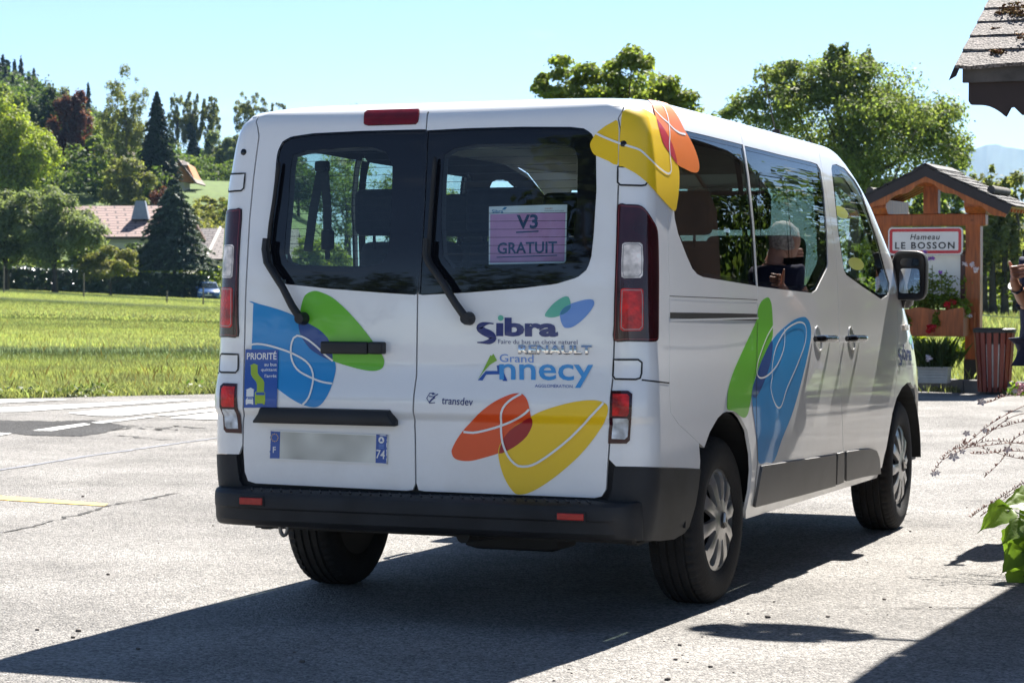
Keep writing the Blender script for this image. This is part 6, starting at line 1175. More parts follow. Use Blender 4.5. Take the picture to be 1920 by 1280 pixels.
# ------------------------------------------------------------------ minibus materials
def paint(name, col):
    m = mat(name, col, .42, spec=.5, coat=1., coatr=.02)
    N = m.node_tree.nodes; L = m.node_tree.links; b = N['Principled BSDF']
    tco = N.new('ShaderNodeTexCoord'); nz = N.new('ShaderNodeTexNoise'); nz.inputs['Scale'].default_value = 2.2; nz.inputs['Detail'].default_value = 8; nz.inputs['Roughness'].default_value = .65
    L.new(tco.outputs['Object'], nz.inputs[0])
    sx = N.new('ShaderNodeSeparateXYZ'); L.new(tco.outputs['Object'], sx.inputs[0])
    mr = N.new('ShaderNodeMapRange'); mr.inputs[1].default_value = .95; mr.inputs[2].default_value = .3; mr.inputs[3].default_value = .12; mr.inputs[4].default_value = 1.
    L.new(sx.outputs[2], mr.inputs[0])
    m1 = N.new('ShaderNodeMapRange'); m1.inputs[1].default_value = .42; m1.inputs[2].default_value = .75; m1.inputs[3].default_value = 0; m1.inputs[4].default_value = .42
    L.new(nz.outputs[0], m1.inputs[0])
    mu = N.new('ShaderNodeMath'); mu.operation = 'MULTIPLY'; L.new(mr.outputs[0], mu.inputs[0]); L.new(m1.outputs[0], mu.inputs[1])
    mx = N.new('ShaderNodeMixRGB'); mx.inputs[1].default_value = (*col, 1); mx.inputs[2].default_value = (.40, .36, .31, 1)
    L.new(mu.outputs[0], mx.inputs[0]); L.new(mx.outputs[0], b.inputs['Base Color'])
    cm = N.new('ShaderNodeMapRange'); cm.inputs[1].default_value = .3; cm.inputs[2].default_value = .7; cm.inputs[3].default_value = .015; cm.inputs[4].default_value = .06
    L.new(nz.outputs[0], cm.inputs[0]); L.new(cm.outputs[0], b.inputs['Coat Roughness'])
    return m
M_PAINT = paint('white_paint', (.79, .80, .81))
M_GAP = mat('dark_gap', (.012, .012, .013), .7, var=.2)
M_BLACK = mat('black_plastic', (.018, .019, .022), .5, spec=.35, var=.22, vscale=5, bump=.12, bscale=420)
M_BUMP = mat('bumper_plastic', (.020, .021, .024), .55, spec=.28, var=.4, vscale=5, bump=.25, bscale=380, detail=9)
M_TRIM = mat('grey_moulding', (.085, .085, .088), .45, spec=.5, var=.15, vscale=5, bump=.15, bscale=420)
M_GLOSSB = mat('gloss_black', (.006, .007, .010), .03, spec=.45, var=.1)
M_GLASS = glassmat('tinted_glass', (.74, .84, .88), .9)
M_SIDEG = glassmat('side_glass', (.23, .31, .27), 1.1)
M_SIDEL = glassmat('left_side_glass', (.42, .52, .46), 1.)
M_CLEARG = glassmat('clear_glass', (.78, .86, .82), 1.0)
M_TRIMIN = mat('interior_trim', (.05, .05, .054), .8, var=.1)
M_LINER = mat('roof_lining', (.33, .32, .30), .95, var=.06)
M_SEAT = mat('seat_fabric', (.026, .029, .038), .95, var=.2, vscale=30, bump=.3, bscale=300)
M_CHROME = mat('chrome', (.85, .85, .86), .06, metal=1.)
M_MIRROR = mat('mirror_silver', (.5, .52, .53), .02, metal=1.)
def lamp(name, col, rough=.08):
    m = mat(name, col, .3, spec=.35, coat=.35, coatr=.02)
    N = m.node_tree.nodes; L = m.node_tree.links; b = N['Principled BSDF']
    tco = N.new('ShaderNodeTexCoord'); vo = N.new('ShaderNodeTexVoronoi'); vo.inputs['Scale'].default_value = 90
    L.new(tco.outputs['Object'], vo.inputs[0])
    nz = N.new('ShaderNodeTexNoise'); nz.inputs['Scale'].default_value = 22; L.new(tco.outputs['Object'], nz.inputs[0])
    mr = N.new('ShaderNodeMapRange'); mr.inputs[1].default_value = .3; mr.inputs[2].default_value = .7; mr.inputs[3].default_value = .45; mr.inputs[4].default_value = 1.7; L.new(nz.outputs[0], mr.inputs[0])
    hs = N.new('ShaderNodeHueSaturation'); hs.inputs['Color'].default_value = (*col, 1); L.new(mr.outputs[0], hs.inputs['Value']); L.new(hs.outputs[0], b.inputs['Base Color'])
    bp = N.new('ShaderNodeBump'); bp.inputs['Strength'].default_value = .35; bp.inputs['Distance'].default_value = .004; L.new(vo.outputs['Distance'], bp.inputs['Height']); L.new(bp.outputs[0], b.inputs['Normal'])
    return m
M_LENS = mat('dark_red_lens', (.035, .004, .008), .1, spec=.35, coat=.3, var=.3, vscale=9)
M_RED = lamp('red_lens', (.52, .004, .003))
M_RED2 = mat('stop_lens', (.16, .005, .010), .2, spec=.3, coat=.35, var=.25, vscale=18)
M_WLENS = lamp('clear_lens', (.66, .60, .56))
M_WLENS2 = lamp('reversing_lens', (.55, .58, .62))
M_RIML = mat('lens_edge', (.30, .27, .26), .3, coat=.5); M_RIMR = mat('lens_edge_red', (.17, .008, .012), .3, coat=.5)
M_REFL = mat('reflector_red', (.40, .008, .008), .3, spec=.35, coat=.3, var=.15, vscale=60)
def vinyl(n, c): return mat(n, c, .42, coat=.4, spec=.35, coatr=.03, var=.04, vscale=3)
V_BLUE = vinyl('vinyl_blue', (.006, .24, .58)); V_GREEN = vinyl('vinyl_green', (.13, .47, .025)); V_DARK = vinyl('vinyl_darkblue', (.006, .055, .25))
V_ORANGE = vinyl('vinyl_orange', (.78, .085, .012)); V_YEL = vinyl('vinyl_yellow', (.86, .56, .010)); V_RED = vinyl('vinyl_red', (.34, .008, .012))
V_WHITE = vinyl('vinyl_white', (.78, .79, .78)); V_NAVY = vinyl('vinyl_navy', (.012, .025, .16)); V_SKY = vinyl('vinyl_sky', (.055, .30, .66))
V_MINT = vinyl('vinyl_mint', (.12, .46, .34)); V_LBLUE = vinyl('vinyl_lightblue', (.15, .30, .66)); V_TEAL = vinyl('vinyl_teal', (.045, .21, .35)); V_LIME = vinyl('vinyl_lime', (.33, .47, .02))
V_LEAF = vinyl('vinyl_leaf', (.20, .42, .03)); V_ROYAL = vinyl('vinyl_royal', (.02, .085, .36)); V_OR2 = vinyl('vinyl_lightorange', (.80, .19, .022)); V_RED2 = vinyl('vinyl_crimson', (.48, .014, .03))

bus = empty('minibus', (0, 0, 0), 'white nine seat minibus with coloured leaf shapes on its rear doors and right side', 'minibus')
D = DATA
TOP = 1.953
def mir(p): return [(-a, b) for a, b in p]
# ---- rear doors
spl = [tuple(p) for p in D['split']]
spl = [(a, b) for a, b in spl if b < 1.94]
spl = [(-.012, TOP)]+spl
gap = .0032
ledge = [(-.829, TOP), (-.80, 1.925), (-.772, 1.90)]+[tuple(p) for p in D['ldoor_edge'] if p[1] < 1.88]
left_out = [(a-gap, b) for a, b in spl if b > .515][::-1]
left_out = ledge[:-1]+[(-.02-gap, .5025)]+left_out
redge = [(.868, TOP), (.835, 1.925), (.803, 1.90)]+[tuple(p) for p in D['rdoor_edge'] if p[1] < 1.88]
right_out = redge[:-1]+[(.0, .502)]+[(a+gap, b) for a, b in spl if b > .515][::-1]
doorL = panel('rear_door', left_out, [D['lwin']], M_PAINT, bus, grid=.024); doorL['label'] = 'left rear door with blue and green shapes and number plate'
doorR = panel('rear_door', right_out, [D['rwin']], M_PAINT, bus, grid=.024); doorR['label'] = 'right rear door with logos and orange and yellow shapes'
for dr, w, c in ((doorL, 'lwin', 'lclear'), (doorR, 'rwin', 'rclear')):
    panel('window_border', shrink(D[w], .002), [D[c]], M_GLOSSB, dr, -.004, .004)
    panel('window', shrink(D[c], -.004), (), M_GLASS, dr, -.0055, 0, .08)
    A = np.array(D[c]); lo, hi = A.min(0), A.max(0); Q = []
    for i in range(15):
        v = lo[1]+.03+(hi[1]-lo[1]-.05)*i/14
        xs = np.linspace(lo[0], hi[0], 60); k = inside(np.stack([xs, np.full(60, v)], 1), D[c]); xs = xs[k]
        if len(xs) > 4:
            a = S(xs, np.full(len(xs), v-.0009), -.0072); b = S(xs, np.full(len(xs), v+.0009), -.0072)
            Q += [(a[j], a[j+1], b[j+1], b[j]) for j in range(len(xs)-1)]
    quads('heating_wires', np.array(Q), M_GAP, dr)
# rubber edge of the windows
    strip('window_seal', D[w], .006, M_GLOSSB, dr, .0008, True)
# ---- corner pillars with lights
seam = [tuple(p) for p in D['pillar_seam']]
bt = [tuple(p) for p in D['bump_top']]
pil_head = [(1.20, TOP), (1.165, 1.90)]+seam[:-1]+[(1.4665, .60), (1.4656, .5685)]+[(a, b+.003) for a, b in bt[::-1] if a < 1.46 and a > .79]
pil = [(.875, TOP)]+pil_head+[(.778, .616)]
pil += [(a+.0065, b) for a, b in redge[::-1] if .63 < b < 1.94]
edge_hi = [(a, b) for a, b in redge if 1.35 < b]
PIL0 = [(a+.0065, b) for a, b in edge_hi]+[(2.6, 1.3), (2.6, 2.0)]
DOOR0 = edge_hi+[(.3, 1.3), (.3, TOP)]
pil_l = [(.836, TOP)]+pil_head+[(.765, .616)]+[(-a+.0065, b) for a, b in ledge[::-1] if .63 < b < 1.94]
for sgn in (1, -1):
    mi = sgn < 0
    pn = panel('rear_corner_panel', pil_l if mi else pil, (), M_PAINT, bus, mirror=mi)
    tl = panel('tail_light', D['tail'], (), M_LENS, bus, .006, .012, .03, mirror=mi)
    panel('indicator_lens', D['tail_clear'], (), M_WLENS, tl, .0075, .006, .03, mirror=mi)
    panel('brake_lens', D['tail_red'], (), M_RED, tl, .0075, .006, .03, mirror=mi)
    strip('seam', D['tail'], .004, M_GAP, tl, .001, True, mi)
    for k in ('tail_clear', 'tail_red'): strip('lens_rim', shrink(D[k], .006), .003, M_RIML, tl, .0085, True, mi)
    strip('lens_rim', shrink(D['tail'], .007), .003, M_RIMR, tl, .0068, True, mi)
    ll = panel('lower_light', D['low'], (), M_LENS, bus, .006, .012, .03, mirror=mi)
    panel('fog_lens', D['low_red'], (), M_RED, ll, .0075, .006, .03, mirror=mi)
    panel('reversing_lens', D['low_clear'], (), M_WLENS2, ll, .0075, .006, .03, mirror=mi)
    for k in ('hinge_hi', 'hinge_lo'):
        hc = panel('hinge_cover', D[k], (), M_PAINT, pn, .003, .006, .03, mirror=mi)
        strip('seam', D[k], .0072, M_GAP, pn, .0036, True, mi)
    strip('seam', D['low_seam'], .006, M_GAP, pn, .0006, False, mi)
    strip('seam', D['hi_seam'], .005, M_GAP, pn, .0006, False, mi)
    p = S(sgn*D['keyhole'][0][0], D['keyhole'][0][1])[0]; n = N_(np.array([sgn*D['keyhole'][0][0]]), np.array([D['keyhole'][0][1]]))[0]
    MB().tube([p-n*.002, p+n*.004, p+n*.007], [.0135, .0125, .006], 14).build('door_stop', M_GLOSSB, pn, angle=40)
# ---- side panels (right as in the photograph, left mirrored)
sl = [(3.0, TOP), (2.72, 1.935)]+[tuple(p) for p in D['slide_edge'] if p[1] < 1.905]
bs = [(4.66, TOP)]+[tuple(p) for p in D['b_seam'][1:]]
db = [tuple(p) for p in D['door_bot']]
ra = [tuple(p) for p in D['r_arch']]
sb = [tuple(p) for p in D['sill_bot']]
seam_r = [(a+.004, b) for a, b in [(1.20, TOP), (1.165, 1.90)]+seam]
ra_rear = [p for p in ra if p[1] > .66][0:0]
arch_up = [p for i, p in enumerate(ra) if i >= 4]          # from the seam's foot over the arch
quarter = seam_r[:-1]+[(1.512, .6477)]+arch_up[:-1]+[(2.17, .345)]+[(a-.0035, b) for a, b in sl[::-1]]
slide = [(a+.0035, b) for a, b in sl]+[p for p in db if 2.25 < p[0] < 3.72]+[(a-.003, b) for a, b in bs[::-1] if b > .36]
fs = [tuple(p) for p in D['f_seam']]
fw = [tuple(p) for p in D['fwin']]
# front door: up the windscreen pillar to the roof
apil = [(5.22, 1.16), (5.30, 1.30), (5.32, 1.45), (5.36, 1.6), (5.42, 1.72), (5.44, 1.82), (5.36, 1.90), (5.2, 1.935), (5.0, TOP)]
fdoor = [(a+.003, b) for a, b in bs if b > .36]+[p for p in db if p[0] > 3.74]+[(a-.002, b) for a, b in fs[::-1] if b > .33][:-1]+apil
fdoor = [p for p in fdoor]
# fender and nose
def front_arch():
    c = 4.066; pts = [tuple(p) for p in D['f_arch'] if p[1] > .33]
    y0 = S(pts[-1][0], pts[-1][1])[0]
    for (y, z) in ((4.20, .757), (4.30, .722), (4.38, .672), (4.45, .60), (4.50, .52), (4.52, .44), (4.52, .36), (4.52, .302)):
        if z < pts[-1][1]+.05: pts.append((sy(y, z), z))
    return pts
fa = front_arch()
fseam2 = [(a+.003, b) for a, b in fs if b > .325]
fender = fseam2[::-1]
fender = [fa[0]]+[p for p in fender if p[1] < 1.16]+[(5.225, 1.17), (5.75, 1.17), (6.6, 1.17), (6.6, .31)]+fa[::-1][:-1]
def side(mi):
    q = panel('quarter_panel', quarter, [D['qwin']], M_PAINT, bus, mirror=mi)
    s_ = panel('sliding_door', slide, [D['swin']], M_PAINT, bus, mirror=mi)
    f_ = panel('front_door', fdoor, [D['fwin']], M_PAINT, bus, mirror=mi)
    e_ = panel('front_wing', fender, (), M_PAINT, bus, grid=.07, mirror=mi)
    for pn, w, g in ((q, 'qwin', M_SIDEG), (s_, 'swin', M_SIDEG), (f_, 'fwin', M_CLEARG)):
        inn = shrink(D[w], .016 if w != 'fwin' else .02)
        panel('window_border', shrink(D[w], .001), [inn], M_GLOSSB, pn, -.003, .003, mirror=mi)
        panel('window', shrink(inn, -.003), (), M_SIDEL if mi and g is M_SIDEG else g, pn, -.0045, 0, .08, mirror=mi)
    panel('rail_slot', D['slot'], (), M_GAP, q, .0008, 0, mirror=mi)
    strip('rail_lip', [(a, b-.016) for a, b in D['slot'][:0]] or [(1.15, 1.1495), (1.6, 1.146), (2.303, 1.1405)], .007, M_PAINT, q, .007, False, mi)
    strip('seam', D['rail_line'], .003, M_GAP, q, .0008, False, mi)
    for pn, k, m_ in ((s_, 'trim_s', M_TRIM), (s_, 'trim_b', M_TRIM), (f_, 'trim_f', M_TRIM)):
        panel('side_moulding', D[k], (), m_, pn, .012, .012, .05, mirror=mi)
    sill = [tuple(p) for p in D['door_bot']]
    sl_out = [(2.165, .346)]+[(a, b-.004) for a, b in sill[:-1]]+[(4.54, .318)]+[p for p in sb[::-1]]
    panel('sill', sl_out, (), M_PAINT, bus, -.004, .05, .06, mirror=mi)
    for pn, hk, ck in ((s_, 's_handle', 's_cup'), (f_, 'f_handle', 'f_cup')):
        c0, c1 = D[ck][0], D[ck][-1]
        cy = [(c0[0]+c1[0])/2, (c0[1]+c1[1])/2]; hr = abs(c0[1]-c1[1])/2
        cc = [(cy[0]+hr*1.02*math.cos(a), cy[1]+hr*math.sin(a)) for a in np.linspace(0, 2*math.pi, 28, endpoint=False)]
        rg = [(cy[0]+hr*.9*math.cos(a), cy[1]+hr*.9*math.sin(a)) for a in np.linspace(0, 2*math.pi, 28, endpoint=False)]
        panel('handle_cup', cc, [rg], M_PAINT, pn, .0035, .005, .03, mirror=mi)
        panel('handle_cup', shrink(rg, .0), (), M_CUP, pn, .0008, 0, .03, mirror=mi)
        h0, h1 = D[hk][0], D[hk][-1]
        pts = []
        for t in np.linspace(0, 1, 9):
            a = h0[0]+(h1[0]-h0[0])*t; b = h0[1]+(h1[1]-h0[1])*t; a = -a if mi else a
            o_ = .034 if .06 < t < .94 else .012
            pts.append(S(a, b, o_)[0])
        MB().tube(pts, [.013, .0165, .017, .017, .017, .017, .017, .0165, .013], 10).build('handle', M_GLOSSB, pn, angle=50)
    return q, s_, f_, e_
M_CUP = mat('handle_recess', (.55, .56, .57), .35, coat=1.)
qR, sR, fR, eR_ = side(False)
side(True)
# opening frame of the small sliding pane and aerial
fr = [(3.02, 1.735), (3.34, 1.745), (3.42, 1.735), (3.44, 1.70), (3.40, 1.5), (3.30, 1.37), (3.24, 1.345), (3.0, 1.345)]
sw = np.array(D['swin'])
def px_sv(): pass
strip('sliding_pane_frame', D['pane'], .012, M_GLOSSB, sR, .002, True)
# ---- windscreen, roof, bonnet
for mi in (False, True):
    ws = [(5.235, 1.18), (5.31, 1.30), (5.335, 1.45), (5.375, 1.6), (5.435, 1.72), (5.46, 1.82), (5.5, 1.90), (6.6, 1.90), (6.6, 1.18)]
    inn = [(5.60, 1.25), (5.66, 1.4), (5.68, 1.6), (5.72, 1.8), (5.8, 1.845), (6.6, 1.845), (6.6, 1.22), (5.7, 1.22)]
    panel('windscreen_pillar', [(5.225, 1.175), (5.30, 1.30), (5.325, 1.45), (5.365, 1.6), (5.425, 1.72), (5.445, 1.82), (5.365, 1.905), (5.205, 1.938), (5.0, TOP), (6.6, TOP), (6.6, 1.845), (5.8, 1.845), (5.72, 1.8), (5.68, 1.6), (5.66, 1.4), (5.60, 1.25), (5.55, 1.18)], (), M_PAINT, bus, grid=.06, mirror=mi)
    panel('windscreen', inn, (), M_CLEARG, bus, -.004, 0, .1, mirror=mi)
# roof: lofted skin with pressed ribs
sr = np.concatenate([np.linspace(-6.6, -5, 26)[:-1], np.linspace(-5, -1, 50)[:-1], np.linspace(-1, -.8, 9)[:-1], np.linspace(-.8, .8, 41)[:-1], np.linspace(.8, 1, 9)[:-1], np.linspace(1, 5, 50)[:-1], np.linspace(5, 6.6, 26)])
vr = np.concatenate([np.linspace(TOP+.0005, 2.05, 12), np.linspace(2.07, VV[-1], 16)])
A_, B_ = np.meshgrid(sr, vr, indexing='ij')
V = S(A_.ravel(), B_.ravel()); NN = N_(A_.ravel(), np.minimum(B_.ravel(), VV[-1]-.01))
NN[NN[:, 2] < 0] *= -1
nv = len(vr); F = [(i*nv+j, (i+1)*nv+j, (i+1)*nv+j+1, i*nv+j+1) for i in range(len(sr)-1) for j in range(nv-1)]
# cap along the ridge
k0 = len(V); ids = [i*nv+nv-1 for i in range(len(sr))]
V = np.concatenate([V, V[ids].mean(0)[None]]); NN = np.concatenate([NN, [[0, 0, 1]]])
F += [(ids[i], ids[i+1], k0) for i in range(len(ids)-1)]
roof = mesh('roof', V, F, M_PAINT, bus, normals=NN)
strip('roof_ditch', [(2.7, 1.962), (3.2, 1.962), (4.2, 1.962), (4.9, 1.962)], .004, M_GAP, roof, .0006)
strip('roof_ditch', [(-2.7, 1.962), (-3.2, 1.962), (-4.2, 1.962), (-4.9, 1.962)], .004, M_GAP, roof, .0006)
# ---- inner shell: trim with the same openings, roof lining, floor
for mi in (False, True):
    sgs = [(.0, .47), (.0, 1.94), (.79, 1.94), (1.2, 1.94), (3, 1.94), (5.0, 1.94), (5.36, 1.89), (5.44, 1.82), (5.42, 1.72), (5.36, 1.6), (5.32, 1.45), (5.30, 1.3), (5.22, 1.16), (5.2, .9), (5.1, .80), (4.75, .80), (4.50, .72), (4.42, .55), (4.42, .40), (2.33, .40), (2.28, .62), (2.15, .76), (1.98, .84), (1.72, .84), (1.5, .78), (1.33, .66), (1.26, .47)]
    rc_ = D['rclear'] if not mi else [(-a, b) for a, b in D['lclear']]
    panel('inner_trim', sgs, [shrink(rc_, .004), shrink(D['qwin'], .03), shrink(D['swin'], .03), shrink(D['fwin'], .03)], M_TRIMIN, bus, -.04, 0, .07, mirror=mi)
Vl = S(A_.ravel(), B_.ravel(), -.06)
mesh('roof_lining', Vl, [(i*nv+j, (i+1)*nv+j, (i+1)*nv+j+1, i*nv+j+1) for i in range(len(sr)-1) for j in range(nv-1)], M_LINER, bus, smooth=True)
mb = MB(); mb.box((-.84, .16, .44), (.84, 4.0, .47)); mb.box((-.84, 3.95, .44), (.84, 4.0, .95)); mb.build('cabin_floor', M_TRIMIN, bus)
mb = MB()
mb.box((-.80, .20, .31), (.80, 4.85, .43)); mb.box((-.66, .12, .36), (.66, .3, .44)); mb.box((-.70, .88, .25), (.70, 1.02, .345)); mb.box((-.3, 1.7, .24), (.25, 3.2, .33))
for x in (-.78, .78): mb.box((x-.02, .25, .30), (x+.02, 4.6, .5))
mb.tube([(.15, .10, .325), (.15, .6, .30), (.1, 1.8, .28)], .028, 10)
mb.bbox((.0, .42, .235), (.42, .66, .36), .05)
mb.tube([(-.4, 1.1, .28), (-.42, .35, .36)], .03, 8); mb.tube([(.4, 1.1, .28), (.42, .35, .36)], .03, 8)
mb.build('underbody', M_GAP, bus, angle=40)
# wheel wells
for x0 in (-1, 1):
    for yc in (.968, 4.066):
        mb = MB(); a = np.linspace(.0, math.pi, 26)
        V = []; F = []
        for xx in (.42, .905):
            for t in a: V.append((x0*xx, yc+.452*math.cos(t), .345+.425*math.sin(t)))
        n = len(a)
        for i in range(n-1): F.append((i, i+1, n+i+1, n+i))
        V.append((x0*.42, yc, .3)); F += [(i, i+1, len(V)-1) for i in range(n-1)]
        mb.add(V, F).build('wheel_well', M_GAP, bus)
# ---- bumpers
ba = [tuple(p) for p in D['bump_arch'] if p[1] > .31]
half = [(.0, .49), (.755, .492), (.768, .515), (.774, .60), (.774, .613)]+[p for p in bt if p[0] > .785]+ba[1:]+[(1.27, .308), (1.10, .318), (.95, .335), (.8, .345), (.4, .348), (0, .348)]
bump = panel('rear_bumper', [(a, b) for a, b in half]+[(-a, b) for a, b in half[::-1]], (), M_BUMP, bus, .004, .02, .05)
# step: swept profile, rounded off at both ends
prof = [(.03, .488), (-.075, .482), (-.094, .472), (-.099, .458), (-.096, .422), (-.088, .414), (-.082, .372), (-.06, .352), (-.02, .342), (.05, .340)]
V = []; F = []; xs = np.concatenate([np.linspace(-1, -.8, 18)[:-1], np.linspace(-.8, .8, 30), np.linspace(.8, 1, 18)[1:]])
for x in xs:
    pr = max(0, 1-abs(x)**14)**.5; xx = x*.885
    for (y, z) in prof:
        yy = .06+(y-.06)*(pr*.92+.08) - (.06*(1-pr)*-1 if False else 0)
        V.append((xx, yy+.05*abs(x)**6*.4, z))
np_ = len(prof)
for i in range(len(xs)-1):
    for j in range(np_-1): F.append((i*np_+j, (i+1)*np_+j, (i+1)*np_+j+1, i*np_+j+1))
mb = MB(); mb.add(V, F)
mb.add([V[j] for j in range(np_)], [tuple(range(np_))]); mb.add([V[-np_+j] for j in range(np_)], [tuple(range(np_))])
step = mb.build('bumper_step', M_BUMP, bump, angle=32)
mb = MB()
for i in range(34):
    x = -.70+i*.0425
    M = Matrix.Translation((x, -.012, .4852)) @ Matrix.Rotation(.5, 4, 'Z')
    mb.bbox((-.004, -.062, -.002), (.004, .055, .0045), .0015, M, 1)
mb.build('tread_ribs', M_BUMP, step)
for (x0, x1, z0, z1) in ((.614, .718, .4235, .4485), (-.706, -.607, .4335, .4605)):
    mb = MB(); mb.bbox((x0-.006, -.1005, z0-.006), (x1+.006, -.09, z1+.005), .003); mb.build('reflector_frame', M_GAP, step)
    mb = MB(); mb.bbox((x0, -.1035, z0), (x1, -.09, z1), .003); mb.build('reflector', M_REFL, step)
mb = MB(); lp = [(-.55+.016*math.cos(a), -.03, .338+.026*math.sin(a)) for a in np.linspace(0, 2*math.pi, 13)]
mb.tube(lp, .008, 8, False).build('towing_eye', mat('dirty_steel', (.16, .15, .14), .4, metal=.8, var=.3, vscale=20), bus, True)
# front bumper lower lip
# ---- rear fittings
panel('high_brake_light', [(-.281, 1.916), (-.277, 1.922), (-.06, 1.922), (-.054, 1.918), (-.052, 1.897), (-.058, 1.8825), (-.066, 1.880), (-.272, 1.879), (-.279, 1.883)] if False else D['stop2'], (), M_RED2, bus, .006, .01, .03)
strip('seam', D['stop2'], .004, M_GAP, bus, .0008, True)
pb = [(-.652, .792), (-.636, .803), (-.60, .806), (-.14, .800), (-.118, .797), (-.104, .783), (-.098, .742), (-.38, .745), (-.66, .752)]
def raised(name, key, m, parent, off, rim, mid=None): return panel(name, key, (), m, parent, off, rim, .04)
# licence lamp moulding: a shelf that overhangs the plate
pts_t = D['platebar']; A = np.array(pts_t); xs = np.linspace(A[:, 0].min()+.005, A[:, 0].max()-.005, 24)
V = []; F = []
for x in xs:
    e = min(1, (x-xs[0])/.02, (xs[-1]-x)/.02); e = max(e, 0)**.5
    zt, zb = .806, .7445
    zt = zb+(zt-zb)*(.35+.65*e)
    P = [S(x, zt, .001)[0], S(x, zt-.004, .018)[0], S(x, zt-.022, .036)[0], S(x, zb+.006, .044)[0], S(x, zb, .040)[0], S(x, zb+.002, .0)[0]]
    V += P
for i in range(len(xs)-1):
    for j in range(5): F.append((i*6+j, (i+1)*6+j, (i+1)*6+j+1, i*6+j+1))
mb = MB(); mb.add(V, F); mb.add(V[:6], [tuple(range(6))]); mb.add(V[-6:], [tuple(range(6))])
mb.build('plate_lamp_moulding', M_BLACK, bus, angle=35)
# number plate, blurred in the photograph: left without characters between the country bands
M_PLATE = mat('plate', (.50, .51, .47), .35, coat=.6, var=.34, vscale=7, detail=1)
pl = panel('number_plate', D['plate'], (), M_PLATE, bus, .006, .006, .05)
strip('plate_edge', shrink(D['plate'], .002), .004, V_WHITE, pl, .0068, True)
panel('plate_band', D['plate_l'], (), V_ROYAL, pl, .0068, 0, .03); panel('plate_band', D['plate_r'], (), V_ROYAL, pl, .0068, 0, .03)
lettering('F', D['t_F'], V_WHITE, pl, bold=.012, off=.0075); lettering('74', D['t_74'], V_WHITE, pl, bold=.01, off=.0075)
c = np.array(D['plate_l']).mean(0)+np.array([0, .028]); V = []; F = []
for k in range(12):
    a = k*math.pi/6; p = c+np.array([.0145*math.cos(a), .0145*math.sin(a)]); o = len(V)
    for j in range(4): V.append(S(p[0]+.0024*math.cos(j*math.pi/2), p[1]+.0024*math.sin(j*math.pi/2), .0075)[0])
    F.append((o, o+1, o+2, o+3))
mesh('star_ring', V, F, V_YEL, pl)
c = np.array(D['plate_r']).mean(0)+np.array([0, .034])
panel('regional_badge', [(c[0]+.012*math.cos(a), c[1]+.013*math.sin(a)) for a in np.linspace(0, 2*math.pi, 20, endpoint=False)], (), V_WHITE, pl, .0075, 0, 0)
panel('regional_badge', [(c[0]-.007, c[1]-.005), (c[0]+.007, c[1]-.005), (c[0], c[1]+.008)], (), V_ROYAL, pl, .0082, 0, 0)
for k in range(3): strip('lettering', [(c[0]-.011, c[1]-.018-k*.006), (c[0]+.011, c[1]-.018-k*.006)], .0022, V_LBLUE, pl, .0075)
# rear door handle
h0, h1 = np.array(D['handle'][0]), np.array(D['handle'][-1])
cu = D['cup'][0]
cc = [(cu[0]+.062*math.cos(a), cu[1]-.004+.049*math.sin(a)) for a in np.linspace(0, 2*math.pi, 36, endpoint=False)]
panel('handle_cup', cc, (), M_CUP, doorL, .0018, .002, .02)
mb = MB()
P = [S(h0[0]+(h1[0]-h0[0])*t, h0[1]+(h1[1]-h0[1])*t, .0)[0] for t in (0, 1)]
mb.bbox((P[0][0], P[0][1]-.047, P[0][2]-.024), (P[1][0]-.062, P[0][1]-.022, P[0][2]+.024), .009, seg=3)
mb.bbox((P[1][0]-.060, P[0][1]-.045, P[0][2]-.023), (P[1][0], P[0][1]+.0, P[0][2]+.024), .009, seg=3)
mb.bbox((P[0][0]+.004, P[0][1]-.03, P[0][2]-.016), (P[0][0]+.05, P[0][1]+.0, P[0][2]+.016), .006, seg=2)
mb.build('handle', M_BLACK, doorL, angle=40)
# wipers
for key, dr in (('wiper_l', doorL), ('wiper_r', doorR)):
    W = np.array(D[key]); n = len(W); k = [i for i in range(n) if W[i][1] > 1.42][0]
    pts = [S(a, b, .03+.015*math.sin(min(1, i/8)*math.pi*.5))[0] for i, (a, b) in enumerate(W[:k+2])]
    mb = MB(); mb.tube(pts, [.0165-.006*i/len(pts) for i in range(len(pts))], 10)
    p = S(W[0][0], W[0][1], 0)[0]; mb.tube([p, p+np.array([0, -.028, 0]), p+np.array([0, -.046, 0])], [.026, .024, .019], 14)
    wp = mb.build('wiper', M_BLACK, dr, angle=50)
    bl = [S(a, b, .016)[0] for a, b in W[max(0, k-6):]]
    MB().tube(bl, [.008]*(len(bl)-1)+[.005], 6).build('wiper_blade', M_GAP, wp if False else dr, True)
# pressed recess edges in the lower doors
# side marker lamp
mk = np.array(D['marker']).mean(0); p = S(mk[0], mk[1], .0)[0]
ml = panel('side_repeater', D['marker'], (), M_WLENS, eR_, .012, .012, 0)
# ---- aerial
a0 = np.array([.62, 2.72, 1.985]); mb = MB(); mb.tube([a0-np.array([0, 0, .03]), a0+np.array([0, 0, .02])], [.03, .018], 10); mb.tube([a0, a0+np.array([-.02, -.16, .28])], [.0035, .0018], 6)
mb.build('aerial', M_GAP, roof)
